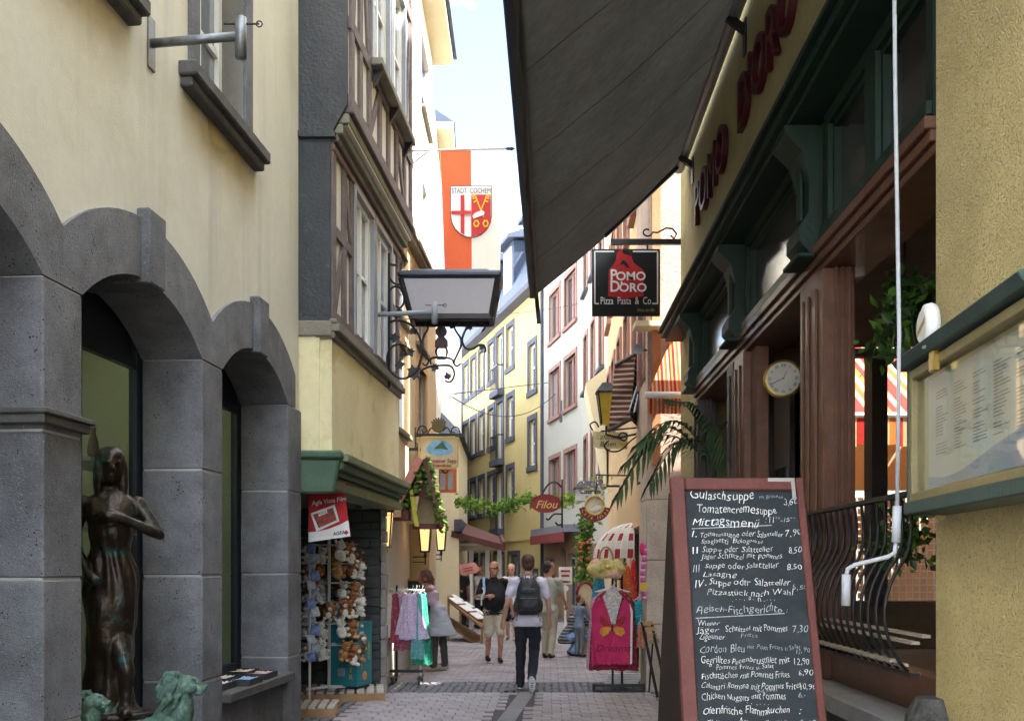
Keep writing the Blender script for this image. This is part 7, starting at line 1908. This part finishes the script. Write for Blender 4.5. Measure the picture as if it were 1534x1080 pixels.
for k in range(13):
    y = 822 + 13.5 * k; c = P(466 + (k % 2) * 6, y, 11.6 + .1 * (k % 3))
    o = MB().cbox(c, .10, .04, .11, Matrix.Rotation(R(random.uniform(-20, 20)), 3, 'Y') @ Matrix.Rotation(R(random.uniform(-30, 30)), 3, 'Z')).build('souvenir_pack', packc[k % 3], loc=c, bevel=.008)
    tag(o, ('blue', 'white', 'clear')[k % 3] + ' wrapped souvenir pack, number ' + ('one', 'two', 'three', 'four', 'five', 'six', 'seven', 'eight', 'nine', 'ten', 'eleven', 'twelve', 'thirteen')[k] + ' from the top beside the last stone pier', 'package', 'souvenir packs hanging in a column')
MB_ = MB().tube([P(464, 815, 11.7), V((PX(464, 11.7), 11.7, .0))], .015, 6).build('pack_stand', rackm, loc=P(464, 1000, 11.7)); tag(MB_, 'thin white stand carrying the column of wrapped souvenir packs', 'stand')
# souvenir machine
sv = thing('souvenir_machine', 'teal coin souvenir box with yellow vertical lettering on the pallet', 'vending box', (-2.05, 12.75, .13)); ORG[sv.name] = V((0, 0, 0))
sv.rotation_euler = (0, 0, R(-18)); teal = M('teal_paint', (.02, .17, .20), .5, .1, 4, .05); yprint = M('yellow_print', (.60, .42, .05), .6); oprint = M('orange_print', (.60, .22, .10), .6)
MB().box(-.20, .20, -.20, .20, .03, .84).build('cabinet', teal, sv, bevel=.012); MB().box(-.17, .17, -.17, .17, 0, .03).build('base', iron, sv)
for i, ch in enumerate('SOUVENIR'): text(ch, .085, V((.10, -.202, .74 - .088 * i)), (1, 0, 0), (0, 0, 1), yprint, sv, 'cabinet_lettering', extrude=.0008, offset=.002)
for z in (.62, .16): MB().lathe((.202, -.02, z), [(.06, 0), (.06, .003)], 18, (1, 0, 0)).build('coin_print', oprint, sv)
text('MEDAILLEN', .06, V((.203, -.08, .25)), (0, 0, 1), (0, -1, 0), yprint, sv, 'cabinet_lettering', extrude=.0008, align='LEFT', xs=.8); text('AUTOMAT', .06, V((.203, .12, .35)), (0, 0, 1), (0, -1, 0), yprint, sv, 'cabinet_lettering', extrude=.0008, align='LEFT', xs=.8)
MB().box(-.08, .02, -.215, -.2, .16, .26).build('coin_slot', greypaint, sv, bevel=.004); MB().box(-.1, .16, -.06, .06, .84, 1.50).build('display_glass', M('clear_display', (.10, .11, .11), .15, .2, 6, 0), sv); MB().box(-.12, .18, -.08, .08, 1.50, 1.54).build('display_cap', rackm, sv)

# ------------------------------------------------------------------ clothes racks
def garment(label, top, w0, w1, h, mat, rz=0, pleats=9, depth=.10, name='hanging_dress', group=None, cat='dress', flare=1.0):
    t = thing(name, label, cat, top, group); ORG[t.name] = V((0, 0, 0)); t.rotation_euler = (0, 0, rz)
    m = MB(); n = 44; rows = 12; sd = random.uniform(0, 9)
    for i in range(rows + 1):
        v = i / rows; w = w0 * 1.15 + (w1 - w0) * (max(0, v - .22) / .78) ** .85 if flare > 1.1 else w0 + (w1 - w0) * (v ** flare); w = w * (.5 + .5 * min(1, v * 9))
        for j in range(n):
            a = 2 * math.pi * j / n; f = 1 + (.06 + .14 * v) * math.sin(pleats * a + sd) + .05 * noise.noise(V((math.cos(a) * 2, math.sin(a) * 2, v * 3 + sd)))
            m.v.append(V((w / 2 * math.cos(a) * f, depth / 2 * math.sin(a) * f * (.5 + v), -h * v + .012 * v * math.sin(pleats * a))))
    for i in range(rows):
        for j in range(n): q = (j + 1) % n; m.f.append((i * n + j, i * n + q, (i + 1) * n + q, (i + 1) * n + j)); m.mi.append(0)
    m.f.append(tuple(range(n))); m.mi.append(0)
    m.build('cloth', mat, t, smooth=True)
    MB().tube([V((-w0 * .45, 0, -.01)), V((0, 0, .05)), V((w0 * .45, 0, -.01))], .006, 5).tube([V((0, 0, .05)), V((0, 0, .09)), V((.012, 0, .11)), V((0, 0, .125))], .004, 5).build('hanger', rackm, t)
    return t
def cloth(nm, col, **k): return M(nm, col, .9, .16, 9, .3, 40, transl=.15, fleck=(55, .60, tuple(min(.8, q * 1.5 + .12) for q in col)), **k)
lr = thing('dress_rack', 'wheeled chrome clothes rack of small dresses on the left', 'clothes rack', (PX(600, 14.25), 14.25, 0))
ld = 14.25; rz_ = PZ(882, ld)
MB().tube([P(572, 882, ld), P(636, 884, ld)], .014, 8).build('rail', rackm, lr, smooth=True); MB().tube([V((PX(594, ld), ld, .1)), P(594, 876, ld)], .018, 8).build('upright', iron, lr); MB().tube([V((PX(630, ld), ld, .1)), P(630, 884, ld)], .014, 8).build('upright', rackm, lr)
MB().bar((PX(572, ld), ld, .18), (PX(634, ld), ld, .18), .05, .04).bar((PX(591, ld), ld - .28, .1), (PX(591, ld), ld + .25, .1), .05, .04).bar((PX(630, ld), ld - .25, .1), (PX(630, ld), ld + .25, .1), .05, .04).build('base', iron, lr)
for x in (591, 630):
    for dy in (-.26, .22): MB().lathe((PX(x, ld) - .015, ld + dy, .05), [(.045, 0), (.045, .03)], 12, (1, 0, 0)).build('castor', iron, lr)
dl = [(577, 'pink child dress at the left end of the wheeled rack', (.48, .20, .26), .13, .28, .45), (581, 'white frilled child dress second on the wheeled rack', (.62, .60, .58), .13, .30, .62), (586, 'lilac child dress with white hem, third on the wheeled rack', (.42, .36, .62), .13, .30, .55), (592, 'red child dress behind the rack upright', (.32, .06, .09), .13, .27, .70), (598, 'purple and white patterned dress beside the rack upright', (.46, .30, .46), .13, .31, .62),
      (604, 'dusky pink long dress in the middle of the wheeled rack', (.40, .12, .18), .13, .27, .80), (610, 'pale mauve child dress before the long pink one', (.52, .42, .56), .13, .31, .58), (618, 'large lilac flared dress at the front of the wheeled rack', (.56, .44, .66), .13, .40, .64), (624, 'dark blue child dress behind the large lilac one', (.06, .10, .32), .13, .26, .52), (628, 'turquoise long dress near the right end of the wheeled rack', (.12, .34, .34), .13, .27, .92), (633, 'green dress at the right end of the wheeled rack', (.02, .26, .16), .13, .26, 1.0)]
for i, (x, lbl, col, w0, w1, h) in enumerate(dl):
    dd = ld + (-.10 if x in (618, 581, 610) else .06 * ((i % 3) - 1)); garment(lbl, P(x, 889, dd), w0, w1, h, cloth('dress_cloth' + str(i), col), R(random.uniform(25, 60) if x not in (618, 610, 581) else 8), 7, .12, group='dresses on the left rack', flare=1.25)
# right rack: pink top in front
rd = 13.35
rk = thing('garment_stand', 'black metal floor stand holding pink tops on the right', 'clothes rack', (PX(918, rd), rd, 0))
for x in (919, 933): MB().tube([V((PX(x, rd), rd + .1, .05)), V((PX(x, rd), rd + .1, 1.7))], .016, 8).build('upright', iron, rk)
MB().bar(V((PX(888, rd), rd - .15, .10)), V((PX(962, rd), rd - .15, .10)), .04, .03).bar(V((PX(888, rd), rd - .15, .0)), V((PX(888, rd), rd - .15, .12)), .035).bar(V((PX(962, rd), rd - .15, .0)), V((PX(962, rd), rd - .15, .12)), .035).bar(V((PX(888, rd), rd - .18, .03)), V((PX(962, rd), rd - .18, .03)), .03, .03).build('front_foot', iron, rk)
for k in range(6): MB().bar(V((PX(908, rd) + .03 * k, rd + .15 + .22 * k, .10)), V((PX(958, rd) + .04 * k, rd + .15 + .22 * k, .10)), .05, .02).build('floor_slat', rackm, rk)
for x in (919, 933): MB().bar(V((PX(x, rd), rd - .2, .06)), V((PX(x, rd) + .1, rd + 1.4, .06)), .03, .03).build('base_bar', iron, rk)
MB().tube([V((PX(926, rd), rd - .25, 1.50)), V((PX(926, rd), rd + .7, 1.50))], .015, 8).build('hanging_arm', iron, rk)
pk = thing('pink_blouse', 'bright pink sleeveless top with butterfly print and script', 'garment', P(917, 870, rd - .2)); pinkm = M('bright_pink_cloth', (.56, .035, .14), .9, .12, 9, .3, 40, transl=.15)
pD = rd - .22
def G(x, y, o=0): return V((PX(x, pD), pD - o + .02 * math.sin(x * .5) * min(1, (y - 870) / 60), PZ(y, pD)))
out_ = [(886, 912), (890, 902), (903, 895), (908, 905), (916, 930), (924, 932), (930, 908), (936, 896), (943, 903), (947, 915), (946, 995)]
sub = []
for i in range(17): sub.append((946 - 60 * i / 16, 994 + (2 if i % 2 else 0)))
poly = out_[:-1] + sub + [(887, 940)]
MB().prism([G(x, y) for x, y in poly], (0, .05, 0)).build('cloth', pinkm, pk)
MB().prism([G(x, y, .004) for x, y in ((943, 903), (948, 915), (947, 994), (944, 994), (945, 918))], (0, -.004, 0)).build('white_piping', white_t, pk)
bfo = M('orange_butterfly', (.55, .25, .04), .8, .2, 30, 0); bfr = M('dark_red_butterfly', (.30, .03, .03), .8, .3, 30, 0)
for s in (-1, 1):
    MB().prism([G(917 + s * x, y, .006) for x, y in ((1, 941), (6, 938), (17, 940), (19, 947), (14, 953), (6, 950))], (0, -.012, 0)).build('butterfly_wing', bfo, pk); MB().prism([G(917 + s * x, y, .006) for x, y in ((3, 938), (8, 928), (17, 922), (21, 920), (18, 932), (12, 937))], (0, -.003, 0)).build('butterfly_wing', bfr, pk)
MB().bar(G(917, 934, .01), G(917, 944, .01), .03, .006).build('butterfly_body', darkm, pk)
kk_ = pD / FPX
text('Dreams', 15 * kk_, G(917, 975, .04), (1, 0, 0), (0, 0, 1), M('dark_pink_script', (.20, .01, .05), .8), pk, 'print_lettering', extrude=.001, shear=.35, xs=1.1)
sca = MB().prism([G(x, y, .02) for x, y in ((903, 893), (917, 876), (932, 893), (926, 915), (922, 934), (916, 934), (909, 912))], (0, .03, 0)); so = sca.build('scarf', M('patterned_scarf_cloth', (.46, .44, .44), .9, .5, 40, .2), loc=G(917, 905)); tag(so, 'grey patterned scarf tucked in the neck of the pink top', 'scarf')
for i, (lbl, col, dx, dy) in enumerate((('dark red blouse directly behind the pink top', (.26, .02, .04), 2, .12), ('mauve patterned blouse behind the dark red one', (.42, .26, .34), -3, .24), ('blue edged white blouse on the garment stand', (.25, .28, .55), 1, .36), ('black blouse at the back of the garment stand', (.03, .03, .035), 4, .48), ('rose blouse at the very back of the garment stand', (.50, .16, .20), -2, .60))):
    garment(lbl, P(917 + dx, 885, rd - .1 + dy), .46, .56, 1.05, cloth('blouse_cloth' + str(i), col), 0, 6, .08, 'hanging_blouse', 'blouses on the garment stand', 'blouse', .4)
hb = thing('handbag', 'yellow-green and beige handbag on top of the garment stand', 'handbag', P(908, 868, rd - .2)); ORG[hb.name] = V((0, 0, 0)); hb.location = P(908, 866, rd - .22)
m = MB(); loft(m, [(0, 0, 0, .17, .07), (0, 0, .03, .21, .09), (0, 0, .12, .24, .09), (0, 0, .20, .22, .07), (0, 0, .245, .18, .04), (0, 0, .255, .12, .02)], 0, 20); m.ell((-.17, 0, .12), .09, .08, .08, 10, 8); m.ell((.17, 0, .12), .09, .08, .08, 10, 8)
fuse('bag', m, [M('yellow_green_leather', (.44, .36, .12), .45, .35, 7, .3, 20, stain=((.46, .16, .26), 6, .55, .68))], hb, .012, disp=lambda c: V((0, noise.noise(c * 12) * .014, noise.noise(c * 10) * .01)))
for y in (-.03, .03): MB().tube(smooth_pts([V((-.09, y, .22)), V((-.08, y, .32)), V((-.03, y, .40)), V((.03, y, .40)), V((.08, y, .32)), V((.09, y, .22))]), .012, 6).build('handle', M('tan_leather', (.34, .20, .12), .6) if 'tan_leather' not in MATS else MATS['tan_leather'], hb, smooth=True)
MB().ell((.02, -.085, .15), .045, .012, .03, 10, 6).build('clasp', brass, hb, smooth=True)
for i, (lbl, x, y, d, w0, w1, h, col) in enumerate((('orange-red long scarf hanging behind the handbag', 938, 846, 13.9, .1, .26, .62, (.62, .13, .03)), ('red long scarf hanging right of the orange one', 949, 838, 14.0, .06, .14, .62, (.52, .02, .03)), ('turquoise jacket hanging by the granite pier', 957, 900, 13.75, .22, .30, .62, (.02, .30, .36)), ('white and blue shirt behind the turquoise jacket', 953, 893, 14.0, .2, .26, .35, (.50, .56, .66)), ('salmon cloth hanging low beside the granite pier', 960, 934, 13.6, .08, .15, .32, (.62, .22, .14)), ('teal blouse hanging left behind the handbag', 897, 862, 14.1, .12, .24, .5, (.03, .22, .28)))):
    garment(lbl, P(x, y, d), w0, w1, h, cloth('hung_cloth' + str(i), col), 0, 5, .1, 'hanging_garment', 'garments hanging at the right shop', 'garment')
sc_ = thing('striped_scarf', 'pink and white striped long scarf hanging on the granite pier', 'scarf', P(965, 900, 13.2))
m = MB(); pts = [P(964 + 1.5 * math.sin(k * .7), 815 + 7 * k, 13.2) for k in range(13)]; m.tube(pts, [.036 - .008 * (k % 2) for k in range(13)], 8); m.build('cloth', M('pink_striped_cloth', (.5, .1, .3), .9, .1, 9, .2, stripes=((0, 0, 1), .09, [(0, (.55, .12, .36)), (.4, (.62, .5, .6)), (.7, (.48, .05, .25))])), sc_, smooth=True)
MB().ell(P(962, 822, 13.18), .035, .035, .09, 10, 8).build('knot', M('hot_pink_cloth', (.60, .03, .16), .9), sc_, smooth=True); MB().box(PX(959, 13.2), PX(969, 13.2), 13.15, 13.22, PZ(884, 13.2), PZ(872, 13.2)).build('yellow_patch', yprint, sc_)
# folding wooden stand by the pier
fs = thing('folding_stand', 'folded wooden slat stand with black metal frame against the granite pier', 'stand', (PX(978, 12.9), 12.9, 0))
for x0_, x1_ in ((962, 985), (976, 1000)): MB().bar(P(x0_, 932, 12.95), V((PX(x1_, 12.6), 12.6, .02)), .025, .03).build('frame_bar', iron, fs)
MB().bar(P(978, 960, 12.9), V((PX(972, 13.15), 13.15, .02)), .02, .02).build('rear_bar', iron, fs)
for k in range(4): MB().bar(P(963 + 3 * k, 934 + 9 * k, 12.9), P(978 + 3 * k, 932 + 9 * k, 12.9), .03, .055).build('slat', palewood, fs)
rb2 = thing('round_top_board', 'cream round-topped board with dark red rim behind the boy', 'sign', (PX(876, 18.9), 18.9, 0))
pts = [(864, 985), (864, 892)] + [(877 - 13 * math.cos(R(a)), 892 - 20 * math.sin(R(a))) for a in range(15, 181, 15)] + [(890, 985)]
MB().prism([P(x, y, 18.9) for x, y in pts], (0, .04, 0)).build('board', signcream, rb2); MB().tube([P(x, y, 18.88) for x, y in pts[1:-1]], .025, 6).build('rim', deepred, rb2)
MB().bar((PX(876, 19.1), 19.3, 0), P(876, 900, 18.96), .05).build('rear_leg', palewood, rb2)
ns = thing('notice_sign', 'white notice board with red print on a pole before the pink ground floor', 'sign', P(847, 876, 25))
MB().box(PX(837, 25), PX(857, 25), 25, 25.04, PZ(875, 25), PZ(849, 25)).build('board', paper, ns); MB().bar((PX(847, 25), 25.05, 0), P(847, 850, 25.05), .05).build('pole', whitepaint, ns)
for y, w in ((855, 7), (862, 6), (871, 7)): MB().bar(P(847 - w, y, 24.99), P(847 + w, y, 24.99), .02, .05).build('print_line', redtxt, ns)
MB().lathe(P(847, 881, 24.98), [(.08, 0), (.08, .02)], 14, (0, -1, 0)).build('round_plate', paper, ns)
